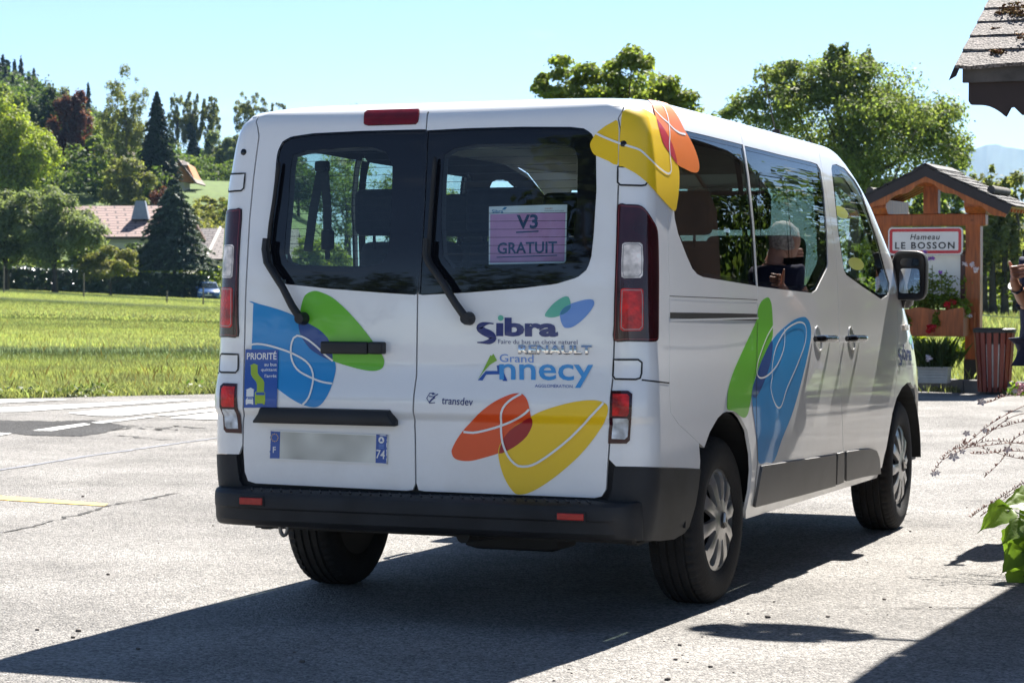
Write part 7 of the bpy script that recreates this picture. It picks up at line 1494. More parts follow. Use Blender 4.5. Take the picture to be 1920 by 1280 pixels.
# ---- door mirror (both sides)
for sg in (1, -1):
    mb = MB(); pr = []
    cx, cy, cz = .985, 3.93, 1.318
    V = []; F = []; nr_ = 40
    Tm = Matrix.Translation((sg*cx, cy, cz)) @ Matrix.Rotation(sg*.03, 4, 'Y')
    for (yy, k) in ((-.058, .80), (-.064, .84), (-.070, .93), (-.066, .98), (-.05, 1.), (-.01, .99), (.03, .93), (.055, .80), (.068, .5), (.072, .0)):
        for j in range(nr_):
            a = 2*math.pi*j/nr_; c_, s_ = math.cos(a), math.sin(a); e_ = .42
            V.append(tuple(Tm @ Vector((.090*k*abs(c_)**e_*math.copysign(1, c_)*(1-.05*s_), yy, .127*k*abs(s_)**e_*math.copysign(1, s_)))))
    for i in range(9):
        for j in range(nr_): F.append((i*nr_+j, i*nr_+(j+1) % nr_, (i+1)*nr_+(j+1) % nr_, (i+1)*nr_+j))
    F.append(tuple(range(nr_)))
    mb.add(V, F)
    mr = mb.build('door_mirror', M_BLACK, bus, angle=60)
    for (z0, z1, w, nm, m_) in ((-.090, .036, .054, 'mirror_glass', M_MIRROR), (.048, .088, .050, 'wide_angle_glass', M_GLOSSB)):
        k = []; 
        for (ax, az) in ((-w, z0), (w, z0), (w*.94, z1), (-w*.94, z1)): k.append((ax, az))
        P = []
        for i in range(4):
            a, b, d = np.array(k[i-1]), np.array(k[i]), np.array(k[(i+1) % 4])
            for t in np.linspace(0, 1, 5):
                q = (1-t)**2*(b+(a-b)/np.linalg.norm(a-b)*.02)+2*t*(1-t)*b+t*t*(b+(d-b)/np.linalg.norm(d-b)*.02); P.append(q)
        V = [(sg*(cx+.006+q[0]), cy-.0605, cz+q[1]) for q in P]
        ce = np.mean(V, 0); NNm = [np.array([(v[0]-ce[0])*.6, -1, .06+(v[2]-ce[2])*.6]) for v in V]+[np.array([0, -1, .06])]
        mesh(nm, V+[tuple(ce)], [(i, (i+1) % len(V), len(V)) for i in range(len(V))], m_, mr, normals=[q/np.linalg.norm(q) for q in NNm])
    mb = MB(); mb.tube([(sg*.93, 4.02, 1.19), (sg*.95, 3.985, 1.215), (sg*.955, 3.95, 1.26)], [.05, .042, .035], 10)
    mb.tube([(sg*.915, 4.0, 1.29), (sg*.955, 3.95, 1.30)], [.03, .026], 8)
    mb.add([(sg*.925, 3.86, 1.20), (sg*.922, 4.16, 1.145), (sg*.905, 4.13, 1.30), (sg*.90, 4.06, 1.36), (sg*.91, 3.97, 1.215)], [(0, 1, 2, 3, 4)])
    mb.build('mirror_arm', M_GLOSSB, mr, angle=50)
# ---- wheels
M_TYRE = mat('tyre_rubber', (.018, .017, .017), .85, spec=.3, var=.3, vscale=7, bump=.25, bscale=120)
M_CAP = mat('silver_hubcap', (.46, .45, .44), .32, metal=.75, var=.12, vscale=12)
M_DISC = mat('wheel_dark', (.014, .013, .013), .6, metal=.2)
hw = .1075; RR = .337
tprof = [(-hw+.02, .205), (-hw+.006, .222), (-hw, .262), (-hw+.006, .305), (-hw+.02, .325), (-hw+.028, .331)]
for c in (-.052, -.018, .018, .052):
    tprof += [(c-.0065, .337), (c-.004, .329), (c+.004, .329), (c+.0065, .337)]
tprof += [(hw-.028, .331), (hw-.02, .325), (hw-.006, .305), (hw, .262), (hw-.006, .222), (hw-.02, .205)]
def tyre():
    n = 168; V = []; F = []; m = len(tprof)
    for k in range(n):
        a = 2*math.pi*k/n
        for (x, r_) in tprof:
            rr = r_
            if k % 3 == 0 and (abs(x) > .058 and r_ > .318): rr -= .007
            if r_ > .336 and (k+int(abs(x)*90)) % 4 == 0: rr -= .004
            V.append((x, rr*math.cos(a), rr*math.sin(a)))
    for k in range(n):
        for j in range(m-1): F.append((k*m+j, ((k+1) % n)*m+j, ((k+1) % n)*m+j+1, k*m+j+1))
    return V, F
def capz(r_): return .012+.020*math.exp(-(r_/.055)**2)+.010*math.sin(min(1, r_/.2)*math.pi)-.010*smooth(.17, .212, r_)
def hubcap():
    ns = 10; out_ = [(.214*math.cos(a), .214*math.sin(a)) for a in np.linspace(0, 2*math.pi, 90, endpoint=False)]
    holes = []
    for k in range(ns):
        c = 2*math.pi*k/ns+.12
        pr = []
        for (rr, w) in ((.088, .07), (.12, .118), (.155, .150), (.184, .165), (.192, .12)): pr.append((rr, w))
        hp = [(rr*math.cos(c+w), rr*math.sin(c+w)) for rr, w in pr]+[(.195*math.cos(c), .195*math.sin(c))]+[(rr*math.cos(c-w), rr*math.sin(c-w)) for rr, w in pr[::-1]]+[(.080*math.cos(c), .080*math.sin(c))]
        holes.append(hp)
    pts = []; e = []
    for lp in [out_]+holes:
        o = len(pts); pts += lp; e += [(o+i, o+(i+1) % len(lp)) for i in range(len(lp))]
    for rr in (.02, .04, .06, .205):
        pts += [(rr*math.cos(a), rr*math.sin(a)) for a in np.linspace(0, 2*math.pi, 24 if rr < .1 else 80, endpoint=False)]
    for k in range(ns):
        c = 2*math.pi*(k+.5)/ns+.12
        for rr in np.linspace(.085, .19, 6): pts.append((rr*math.cos(c), rr*math.sin(c)))
    R = delaunay_2d_cdt([Vector(p) for p in pts], e, [], 0, 1e-6)
    v2 = np.array([v[:] for v in R[0]]); F = [tuple(f) for f in R[2]]
    ce = np.array([v2[list(f)].mean(0) for f in F]); k = inside(ce, out_)
    for h in holes: k &= ~inside(ce, h)
    F = [f for f, q in zip(F, k) if q]
    V = []
    for p in v2:
        rr = math.hypot(*p); an = math.atan2(p[1], p[0]); ph = ((an-.12)/(2*math.pi/ns)) % 1
        ridge = .006*math.cos((ph-.5)*2*math.pi)*smooth(.07, .1, rr)*(1-smooth(.18, .2, rr))
        V.append((capz(rr)+ridge, p[0], p[1]))
    V = list(V)
    for h in holes+[out_]:
        o = len(V); n = len(h)
        for p in h: V.append((capz(math.hypot(*p)), p[0], p[1]))
        for p in h: V.append((capz(math.hypot(*p))-.022, p[0]*.995, p[1]*.995))
        F += [(o+i, o+(i+1) % n, o+n+(i+1) % n, o+n+i) for i in range(n)]
    return V, F
TV, TF = tyre(); HV, HF = hubcap()
def wheel(x, y, steer, seed):
    sg = 1 if x > 0 else -1
    t = bpy.data.objects.new('wheel', None); COL.objects.link(t); t.parent = bus
    Rz = Matrix.Rotation(steer, 4, 'Z') @ (Matrix.Identity(4) if sg > 0 else Matrix.Rotation(math.pi, 4, 'Z')) @ Matrix.Rotation(seed, 4, 'X')
    T = Matrix.Translation((x, y, .335)) @ Rz
    def put(nm, V, F, m_, ang=None, smooth_=False):
        V2 = [tuple(T @ Vector(v)) for v in V]
        mb = MB(); mb.add(V2, F); o = mb.build(nm, m_, None, smooth_, ang); o.parent = t
    put('tyre', TV, TF, M_TYRE, 38)
    put('hubcap', [(v[0]+.082, v[1], v[2]) for v in HV], HF, M_CAP, 34)
    mb = MB()
    M = Matrix.Rotation(math.pi/2, 4, 'Y')
    mb.lathe([(.0, -.02), (.13, -.02), (.2, -.02), (.21, .05), (.214, .088), (.222, .090), (.224, .084), (.212, -.085), (.0, -.085)], 48, M)
    put('rim', mb.V, mb.F, M_DISC, 40)
    mb = MB(); q = [(0, .03), (.017, 0), (0, -.03), (-.017, 0)]; q2 = [(0, .014), (.007, 0), (0, -.014), (-.007, 0)]
    V = [(.127, a, b) for a, b in q]+[(.127, a, b) for a, b in q2]+[(.118, a*1.15, b*1.1) for a, b in q]
    F = [(i, (i+1) % 4, 4+(i+1) % 4, 4+i) for i in range(4)]+[(8+i, 8+(i+1) % 4, (i+1) % 4, i) for i in range(4)]
    mb.add(V, F); put('emblem', mb.V, mb.F, M_CAP)
    mb = MB(); mb.lathe([(.0, .1195), (.03, .1195), (.034, .116)], 24, M); put('hub_centre', mb.V, mb.F, M_DISC)
    return t
wheel(.802, .968, 0, .35); wheel(-.802, .968, 0, 1.3); wheel(.802, 4.066, 0.045, .9); wheel(-.802, 4.066, 0.045, .2)
# ---- decals and writing: left rear door
for k, m_, o_ in (('blue_l', V_BLUE, 0.0017), ('green_l', V_GREEN, 0.0020), ('dark_l', V_DARK, 0.0023)): blob('decal', k, m_, doorL, o_)
for k in ('wl1', 'wl2'): strip('decal_line', D[k], .0075, V_WHITE, doorL, .0048)
blob('priority_sticker', 'prio', V_ROYAL, doorL, .0056)
for k, m_ in (('p_arrow', V_LIME), ('p_bus', V_LIME), ('p_arrow2', V_WHITE), ('p_car', V_WHITE)): panel('pictogram', D[k], (), m_, doorL, .0062, 0, 0)
for k in ('p_buswin', 'p_carwin'): panel('pictogram', D[k], (), V_ROYAL, doorL, .0066, 0, 0)
for s_, k, b_ in (('PRIORITÉ', 't_prio', .02), ('au bus', 't_aubus', .012), ('quittant', 't_quit', .012), ("l'arrêt", 't_arret', .012)): lettering(s_, D[k], V_WHITE, doorL, bold=b_, off=.0062)
# right rear door
for k, m_, o_ in (('orange_r', V_ORANGE, 0.0017), ('yellow_r', V_YEL, 0.0020), ('dark_r', V_RED, 0.0023), ('oval_g', V_MINT, 0.0017), ('oval_b', V_LBLUE, 0.0020), ('oval_d', V_TEAL, 0.0023), ('yel_door', V_YEL, .0012)): blob('decal', k, m_, doorR, o_)
for k in ('wr1', 'wr2'): strip('decal_line', D[k], .0085, V_WHITE, doorR, .0068)
# the S of the logo, drawn as a swelling stroke
def swash(name, quad, pts, m, parent, off=.0024):
    tl, tr, bl = (np.array(q) for q in quad); P = np.array([p[:2] for p in pts]); w = np.array([p[2] for p in pts])
    k = 40; t = np.linspace(0, len(P)-1, k); o = []
    def cr_(A, x):
        i = int(min(len(A)-2, math.floor(x))); f = x-i; a, b, c, d = A[max(i-1, 0)], A[i], A[i+1], A[min(i+2, len(A)-1)]
        return .5*(2*b+(c-a)*f+(2*a-5*b+4*c-d)*f*f+(3*b-a-3*c+d)*f**3)
    C = np.array([cr_(P, x) for x in t]); W = np.array([cr_(w, x) for x in t])
    asp = np.linalg.norm((tr-tl)*np.array([1, 1]))/max(1e-6, np.linalg.norm(bl-tl))
    T = np.gradient(C, axis=0)*np.array([asp, 1]); T /= np.linalg.norm(T, axis=1)[:, None]
    Nn = np.stack([-T[:, 1]/asp, T[:, 0]], 1)
    L_ = np.concatenate([C+Nn*W[:, None]/2, C-Nn*W[:, None]/2])
    Q = tl[None]+(tr-tl)[None]*L_[:, :1]+(bl-tl)[None]*L_[:, 1:2]
    return mesh(name, S(Q[:, 0], Q[:, 1], off), [(i, i+1, k+i+1, k+i) for i in range(k-1)], m, parent, normals=N_(Q[:, 0], Q[:, 1]))
SW = [(.87, .06, .06), (.62, .04, .09), (.33, .10, .24), (.17, .25, .34), (.36, .42, .36), (.70, .58, .38), (.84, .76, .34), (.66, .91, .26), (.36, .955, .12), (.05, .955, .05)]
swash('logo_lettering', D['t_S'], SW, V_NAVY, doorR)
lettering('ıbra', D['t_ibra'], V_NAVY, doorR, 'logo_lettering', bold=.045)
q = [np.array(a) for a in D['t_dot']]; c = (q[1]+q[2])/2; rx, rz = abs(q[1][0]-q[0][0])/2, abs(q[2][1]-q[0][1])/2
panel('logo_dot', [(c[0]+rx*math.cos(a), c[1]+rz*math.sin(a)) for a in np.linspace(0, 2*math.pi, 24, endpoint=False)], (), V_MINT, doorR, .0024, 0, 0)
lettering('Faire du bus un choix naturel', D['t_faire'], V_NAVY, doorR, bold=-.004)
lettering('Grand', D['t_grand'], V_LBLUE, doorR, bold=.004)
for k, m_ in (('a_green', V_LEAF), ('a_blue', V_ROYAL)): panel('logo_mark', D[k], (), m_, doorR, .002, 0, 0)
lettering('nnecy', D['t_nnecy'], V_SKY, doorR, 'logo_lettering', bold=.012, off=.0027)
lettering('AGGLOMÉRATION', D['t_agg'], V_ROYAL, doorR, bold=.0)
lettering('transdev', D['t_trans'], V_NAVY, doorR, bold=.008, shear=.08)
q = [np.array(a) for a in D['t_tlogo']]; c = q[0]*.0+np.array([(q[0][0]+q[1][0])/2-.012, (q[0][1]+q[2][1])/2]); r0 = abs(q[2][1]-q[0][1])/2
strip('logo_mark', [(c[0]+r0*math.cos(a), c[1]+r0*math.sin(a)) for a in np.linspace(.9, 5.4, 30)], .0035, V_NAVY, doorR, .0022)
strip('logo_mark', [(c[0]-.010, c[1]-.016), (c[0]+.004, c[1]), (c[0]+.012, c[1]+.004)], .006, V_NAVY, doorR, .0024)
strip('logo_mark', [(c[0]-.012, c[1]+.007), (c[0]+.006, c[1]+.005), (c[0]+.024, c[1]+.016)], .004, V_NAVY, doorR, .0024)
panel('logo_dot', [(c[0]+.004+.0045*math.cos(a), c[1]+.017+.0045*math.sin(a)) for a in np.linspace(0, 2*math.pi, 14, endpoint=False)], (), V_NAVY, doorR, .0024, 0, 0)
# chrome maker's badge, raised letters
U, Fx = text2d('RENAULT', .028, 0, 1.04); tl, tr, bl = (np.array(a) for a in D['t_ren'])
Q = tl[None]+(tr-tl)[None]*U[:, :1]+(bl-tl)[None]*(1-U[:, 1:2])
V0 = S(Q[:, 0], Q[:, 1], .001); V1 = S(Q[:, 0], Q[:, 1], .007); n = len(V0)
from collections import Counter
ec = Counter(); 
for f in Fx:
    for i in range(len(f)): ec[tuple(sorted((f[i], f[(i+1) % len(f)])))] += 1
F = [tuple(i+n for i in f) for f in Fx]+[(a, b, b+n, a+n) for (a, b), c_ in ec.items() if c_ == 1]
nb_ = N_(Q[:, 0], Q[:, 1]); nt_ = nb_+np.array([[0, 0, 1.]])*((U[:, 1:2]-.5)*1.1+.12); nt_ /= np.linalg.norm(nt_, axis=1)[:, None]
mesh('chrome_badge', np.concatenate([V0, V1]), F, M_CHROME, doorR, normals=np.concatenate([nb_, nt_]))
# corner shapes
corner = [o for o in bus.children if o.name.startswith('rear_corner_panel')][0]
blob('decal', 'yel_pil', V_YEL, corner, .0042); blob('decal', 'or_pil', V_OR2, corner, .0046); blob('decal', 'dk_pil', V_RED2, corner, .0050)
for k in ('wc1', 'wc2'): strip('decal_line', D[k], .008, V_WHITE, corner, .0056)
# right side
for k, m_, o_ in (('sgreen', V_GREEN, 0.0017), ('sblue', V_BLUE, 0.0020), ('sdark', V_DARK, 0.0023)): blob('decal', k, m_, sR, o_)
for k in ('ws1', 'ws2'): strip('decal_line', D[k], .007, V_WHITE, sR, .0045)
strip('seam', [(a, b) for a, b in D['slide_edge'] if b < 1.15], .005, M_GAP, sR, .0026)
tl, tr, bl = (np.array(a) for a in D['t_sib2'])
w_ = tr-tl
swash('logo_lettering', [tl+np.array([0, .0]), tl+w_*.30, bl], SW, V_NAVY, eR_)
h_ = bl-tl
lettering('ıbra', [tl+w_*.30-h_*.25, tr-h_*.25, tl+w_*.30+h_*.66], V_NAVY, eR_, 'logo_lettering', bold=.03)
lettering('Faire du bus un choix naturel', D['t_faire2'], V_NAVY, eR_)
blob('decal', 'ov2g', V_MINT, eR_, .0012); blob('decal', 'ov2b', V_LBLUE, eR_, .0015)

# ---- seats
def seat(x, y, w, ztop, zhead, face=1):
    t = bpy.data.objects.new('seat', None); COL.objects.link(t); t.parent = bus
    mb = MB(); T = Matrix.Translation((x, y, .95)) @ Matrix.Rotation(-.20, 4, 'X')
    h = ztop-.95
    mb.bbox((-w/2, -.06, -.12), (w/2, .06, h), .055, T, 4); o = mb.build('backrest', M_SEAT, None, True); o.parent = t
    mb = MB(); mb.bbox((-w/2, .0, .80), (w/2, .50, .93), .05, Matrix.Translation((x, y, 0)), 3); o = mb.build('cushion', M_SEAT, None, True); o.parent = t
    mb = MB(); T2 = Matrix.Translation((x, y-.06-(ztop-.95)*.18, ztop))
    mb.bbox((-w*.30, -.05, .015), (w*.30, .05, zhead-ztop), .04, T2, 4)
    for s_ in (-.06, .06): mb.tube([T2 @ Vector((s_, 0, -.04)), T2 @ Vector((s_, 0, .05))], .007, 6)
    o = mb.build('headrest', M_SEAT, None, True); o.parent = t
    mb = MB(); mb.box((x-w*.4, y+.05, .47), (x+w*.4, y+.42, .80)); o = mb.build('seat_base', M_TRIMIN, None); o.parent = t
for x in (-.53, -.02, .48): seat(x, 1.02, .46, 1.47, 1.68)
for x in (-.56, -.06, .45): seat(x, 1.98, .46, 1.48, 1.69)
seat(-.40, 2.95, .50, 1.52, 1.72); seat(.42, 2.95, .50, 1.52, 1.72); seat(-.02, 2.95, .36, 1.48, 1.66)
# belt hanging at the left rear window, dashboard, wheel, inside mirror
mb = MB(); b0 = np.array([-.80, 1.02, 1.80])
def band(mb, pts, w, th=.004):
    for i in range(len(pts)-1):
        a, b = Vector(pts[i]), Vector(pts[i+1]); t = (b-a).normalized(); s_ = t.cross(Vector((.3, 1, 0))).normalized()*w/2; n = t.cross(s_).normalized()*th
        mb.add([a-s_, a+s_, b+s_, b-s_, a-s_+n, a+s_+n, b+s_+n, b-s_+n], [(0, 1, 2, 3), (7, 6, 5, 4), (0, 4, 5, 1), (1, 5, 6, 2), (2, 6, 7, 3), (3, 7, 4, 0)])
band(mb, [(-.815, .82, 1.76), (-.84, .80, 1.60), (-.862, .79, 1.42)], .048); band(mb, [(-.79, .80, 1.77), (-.77, .79, 1.60), (-.765, .78, 1.50)], .046)
mb.bbox((-.79, .76, 1.425), (-.74, .80, 1.51), .012); mb.bbox((-.775, .77, 1.385), (-.755, .785, 1.43), .004); mb.bbox((-.83, .78, 1.755), (-.775, .83, 1.80), .012)
mb.build('seat_belt', M_GAP, bus)
mb = MB(); mb.bbox((-.82, 3.72, .85), (.82, 4.2, 1.17), .08, None, 4); mb.build('dashboard', M_TRIMIN, bus, True)
mb = MB(); ring = [(-.42+.19*math.cos(a), 3.55+.07*math.sin(a), 1.13+.17*math.sin(a)) for a in np.linspace(0, 2*math.pi, 25)]
mb.tube(ring, .014, 8, False); mb.tube([(-.42, 3.56, 1.13), (-.42, 3.8, 1.02)], .03, 8); mb.build('steering_wheel', M_GAP, bus, True)
mb = MB(); mb.bbox((-.12, 3.62, 1.72), (.12, 3.65, 1.79), .012); mb.build('inside_mirror', M_GAP, bus)
# ------------------------------------------------------------------ flat lettering on a plane
def letter3(name, body, tl, tr, bl, m, parent, bold=0., shear=0., off=(0, 0, 0), space=1.):
    U, F = text2d(body, bold, shear, space)
    tl, tr, bl = (np.asarray(a, float) for a in (tl, tr, bl))
    return mesh(name, tl[None]+(tr-tl)[None]*U[:, :1]+(bl-tl)[None]*(1-U[:, 1:2])+np.array(off)[None], F, m, parent)
def rrect(w, h, r, n=5):
    P = []
    for cx, cy, a0 in ((w/2-r, h/2-r, 0), (-w/2+r, h/2-r, 90), (-w/2+r, -h/2+r, 180), (w/2-r, -h/2+r, 270)):
        for k in range(n+1):
            a = rad(a0+90*k/n); P.append((cx+r*math.cos(a), cy+r*math.sin(a)))
    return P

# ------------------------------------------------------------------ notice in the rear window
def onY(px, py, y):
    v = FW + RT*((px-960)/FPX) - UP*((py-640)/FPX)
    return CAM+v*((y-CAM[1])/v[1])
M_PAPER = mat('paper', (.78, .80, .78), .7, var=.04, emit=None)
M_PINK = mat('pink_paper', (.62, .30, .50), .7, var=.06, vscale=12)
M_INK = mat('ink', (.03, .07, .16), .7); M_INK2 = mat('ink_blue', (.03, .2, .4), .7); M_INK3 = mat('ink_red', (.45, .15, .12), .7)
TL, TR, BR, BL = onY(917, 387.5, .135), onY(1063.5, 383, .135), onY(1061, 493, .125), onY(916.5, 496, .125)
def pp(u, v, o=0.): return TL*(1-u)*(1-v)+TR*u*(1-v)+BR*u*v+BL*(1-u)*v+np.array([0, -.0006-o, 0])
nt = empty('window_notice', (TL+TR+BR+BL)/4, 'pink and white paper notice reading V3 GRATUIT behind the right rear window', 'notice')
mesh('sheet', [pp(0, 0), pp(1, 0), pp(1, 1), pp(0, 1), pp(0, 0, -.0008), pp(1, 0, -.0008), pp(1, 1, -.0008), pp(0, 1, -.0008)], [(3, 2, 1, 0), (4, 5, 6, 7), (0, 1, 5, 4), (1, 2, 6, 5), (2, 3, 7, 6), (3, 0, 4, 7)], M_PAPER, nt)
mesh('pink_panel', [pp(.018, .135, .001), pp(.982, .135, .001), pp(.982, .972, .001), pp(.018, .972, .001)], [(3, 2, 1, 0)], M_PINK, nt)
def lt(s, u0, v0, u1, v1, m, b=0., sh=0.): letter3('lettering', s, pp(u0, v0, .002), pp(u1, v0, .002), pp(u0, v1, .002), m, nt, b, sh)
lt('V3', .36, .155, .635, .40, M_INK, .03); lt('GRATUIT', .115, .625, .885, .825, M_INK, .022)
for (u0, u1, v0, v1) in ((.355, .645, .445, .47), (.105, .89, .868, .886)):
    mesh('underline', [pp(u0, v0, .002), pp(u1, v0-.01, .002), pp(u1, v1-.01, .002), pp(u0, v1, .002)], [(3, 2, 1, 0)], M_INK, nt)
lt('Sibra', .04, .055, .185, .118, M_INK2, .01)
mesh('logo_mark', [pp(.17, .06, .002), pp(.20, .02, .002), pp(.24, .02, .002), pp(.21, .06, .002)], [(3, 2, 1, 0)], M_INK2, nt)
lt('transdev', .72, .045, .82, .075, M_INK3); lt('Assistance technique', .715, .092, .965, .118, M_INK)
# small sticker low in the left rear window
st = panel('window_sticker', [(a, b) for a, b in ((-.655, 1.345), (-.58, 1.343), (-.58, 1.40), (-.655, 1.402))], (), mat('sticker', (.33, .42, .34), .5), doorL, -.0064, 0, 0)
lettering('elf', [(-.645, 1.386), (-.592, 1.385), (-.645, 1.352)], V_WHITE, doorL, 'lettering', bold=.03, shear=.15, off=-.0056)
V_STK = vinyl('vinyl_pale_yellow', (.52, .58, .12))
for (u, v, ru, rv) in ((4.33, 1.655, .16, .032), (4.27, 1.385, .165, .034)):
    panel('round_sticker', [(u+ru*math.cos(a), v+rv*math.sin(a)) for a in np.linspace(0, 2*math.pi, 22, endpoint=False)], (), V_STK, fR, -.0035, 0, 0)

# ------------------------------------------------------------------ kerb and island of the shelter
M_KERB = mat('kerb_concrete', (.125, .12, .118), .9, var=.3, vscale=5, bump=.4, bscale=60)
kd = (K1-K0)/np.linalg.norm(K1-K0); kn = np.array([-kd[1], kd[0], 0])
if kn[1] < 0: kn = -kn
mb = MB(); L0 = -3.2
for k in range(7):
    a = K0+kd*(L0+k*.80); Mx = Matrix(((kd[0], kn[0], 0, a[0]), (kd[1], kn[1], 0, a[1]), (0, 0, 1, 0), (0, 0, 0, 1)))
    mb.bbox((.006, 0, -.05), (.794, .17, .145), .018, Mx)
tag(mb.build('kerb', M_KERB, None, angle=40), kind='structure')
isl = [K0+kd*L0+kn*.15, K0+kd*2.42+kn*.15, K0+kd*3.6+kn*2.2, K0+kd*3.4+kn*7, K0+kd*L0+kn*7]
flatv = [(p[0], p[1], .10) for p in isl]
n = len(flatv); mesh_o = mesh('island', flatv+[(p[0], p[1], -.2) for p in flatv], [tuple(range(n))]+[(k, k+n, (k+1) % n+n, (k+1) % n) for k in range(n)], M_SOIL)
tag(mesh_o, kind='structure')
rs = np.random.RandomState(171); n = 9000
t = rs.uniform(-3.0, 3.3, n); q = rs.uniform(.18, 6.8, n)
P = K0[None]+kd[None]*t[:, None]+kn[None]*q[:, None]; P[:, 2] = .10
tag(quads('grass', blades(P, .14, .007, 172, .6), M_GRASS), 'green grass growing on the island around the wooden shelter', 'grass', kind='stuff')
Wd = []
for k in range(7):
    c = K0+kd*rs.uniform(-.1, 2.2)+np.array([0, 0, .0])-kn*.02
    P = c[None]+rs.normal(size=(60, 3))*np.array([.05, .02, .0]); Wd.append(blades(P, .07, .008, 180+k, .8))
tag(quads('weeds', np.concatenate(Wd), M_GRASS), 'small weeds sprouting at the foot of the kerb', 'weeds', kind='stuff')

# ------------------------------------------------------------------ wooden shelter
def wood(name, col, v=.28):
    m = mat(name, col, .55, spec=.4, coat=.15)
    N = m.node_tree.nodes; L = m.node_tree.links; b = N['Principled BSDF']
    tco = N.new('ShaderNodeTexCoord'); mp = N.new('ShaderNodeMapping'); mp.inputs['Scale'].default_value = (22, 22, 3)
    nz = N.new('ShaderNodeTexNoise'); nz.inputs['Scale'].default_value = 1.6; nz.inputs['Detail'].default_value = 6
    L.new(tco.outputs['Object'], mp.inputs[0]); L.new(mp.outputs[0], nz.inputs[0])
    vo = N.new('ShaderNodeTexVoronoi'); vo.inputs['Scale'].default_value = 5.5; L.new(tco.outputs['Object'], vo.inputs[0])
    kn_ = N.new('ShaderNodeMapRange'); kn_.inputs[1].default_value = .05; kn_.inputs[2].default_value = .13; kn_.inputs[3].default_value = .35; kn_.inputs[4].default_value = 1; L.new(vo.outputs['Distance'], kn_.inputs[0])
    mr = N.new('ShaderNodeMapRange'); mr.inputs[1].default_value = .3; mr.inputs[2].default_value = .7; mr.inputs[3].default_value = 1-v; mr.inputs[4].default_value = 1+v; L.new(nz.outputs[0], mr.inputs[0])
    mu = N.new('ShaderNodeMath'); mu.operation = 'MULTIPLY'; L.new(mr.outputs[0], mu.inputs[0]); L.new(kn_.outputs[0], mu.inputs[1])
    hs = N.new('ShaderNodeHueSaturation'); hs.inputs['Color'].default_value = (*col, 1); L.new(mu.outputs[0], hs.inputs['Value']); L.new(hs.outputs[0], b.inputs['Base Color'])
    return m
M_WOOD = wood('stained_wood', (.30, .078, .017), .38); M_WOODB = wood('roof_boards', (.34, .10, .024), .35)
M_SLATE = mat('roof_shingle_dark', (.045, .043, .045), .7, spec=.25, island=.35, bump=.6, bscale=40)
M_FASC = mat('dark_fascia', (.022, .018, .020), .6, var=.2)
M_IRON = mat('iron_foot', (.02, .02, .021), .6)
SH = at(1741, 714, 28.3); SH[2] = .10
sh = empty('notice_shelter', SH, 'open stained wooden shelter with a small gable roof holding the village sign and flowers', 'shelter')
def W(x, y, z): return (SH[0]+x, SH[1]+y, SH[2]+z)
def wb(mb, a, b, r=.008, M=None): return mb.bbox(W(*a), W(*b), r, M)
for x in (-.52, .52):
    for y in (0,):
        wb(MB(), (x-.085, y-.08, .25), (x+.085, y+.08, 1.80)).build('post', M_WOOD, sh)
        wb(MB(), (x-.095, y-.09, .0), (x+.095, y+.09, .26), .004).build('post_foot', M_IRON, sh)
for y in (0,): wb(MB(), (-.66, y-.085, 1.785), (.665, y+.085, 1.925), .015).build('crossbeam', M_WOOD, sh)
x0 = .03
wb(MB(), (x0-.085, -.075, 1.925), (x0+.085, .075, 2.24)).build('king_post', M_WOOD, sh)
for x in (-.55, x0, .58):
    zc = 1.925 if x != x0 else 2.235
    mb = MB(); mb.prism([(SH[1]-.30, SH[2]+zc+.16), (SH[1]-.30, SH[2]+zc+.07), (SH[1]-.20, SH[2]+zc), (SH[1]+.82, SH[2]+zc), (SH[1]+.82, SH[2]+zc+.16)], SH[0]+x-.115, SH[0]+x+.115, 0); mb.build('purlin', M_WOOD, sh)
RX, RZ, ap = .98, .46, 2.455
y0, y1 = -.42, .95
for sg in (-1, 1):
    sl_ = math.atan2(RZ, RX); ca, sa = math.cos(sl_), math.sin(sl_); Ls = math.hypot(RX, RZ)
    T = Matrix.Translation(W(x0+.02, 0, ap)) @ (Matrix.Scale(sg, 4, (1, 0, 0))) @ Matrix.Rotation(sl_, 4, 'Y')
    MB().box((0, y0+.02, -.035), (Ls-.02, y1-.02, -.012), T).build('roof_boarding', M_WOODB, sh)
    MB().box((0, y0-.012-.002*(sg > 0), -.105), (Ls, y0+.018, -.004), T).build('bargeboard', M_FASC, sh)
    pl_ = [(.0, -.10)]+[(t*Ls*.985, -.165-.018*math.cos(t*2*math.pi*3.5)) for t in np.linspace(0, 1, 40)]+[(Ls*.985, -.10)]
    mb = MB(); mb.prism(pl_, y0+.0-.002*(sg > 0), y0+.03, 1, T); mb.build('scalloped_board', M_WOODB, sh)
    mb = MB()
    for yy in np.linspace(y0+.16, y1-.06, 7): mb.box((.03, yy-.022, -.085), (Ls-.03, yy+.022, -.036), T)
    mb.build('rafters', M_WOODB, sh)
    mb = MB(); r = random.Random(190+sg)
    for i in range(9):
        for j in range(11):
            u = Ls-(i+1)*Ls/9+r.uniform(-.008, .008); w = (y1-y0)/11; yy = y0-.02+j*w
            Tt = T @ Matrix.Translation((u, yy, -.004)) @ Matrix.Rotation(-.085+r.uniform(-.01, .012), 4, 'Y')
            mb.box((0, .003, 0), (Ls/9+.045, w+.004, .014+r.uniform(0, .006)), Tt)
    mb.build('roof_covering', M_SLATE, sh)
    px_ = x0+.02+sg*.70
    MB().tube([W(px_, y0+.22, ap-.70*.47+.065), W(px_, y1-.2, ap-.70*.47+.065)], .046, 10).build('snow_log', mat('weathered_log', (.11, .10, .09), .85, var=.3), sh, angle=50)
mb = MB(); 
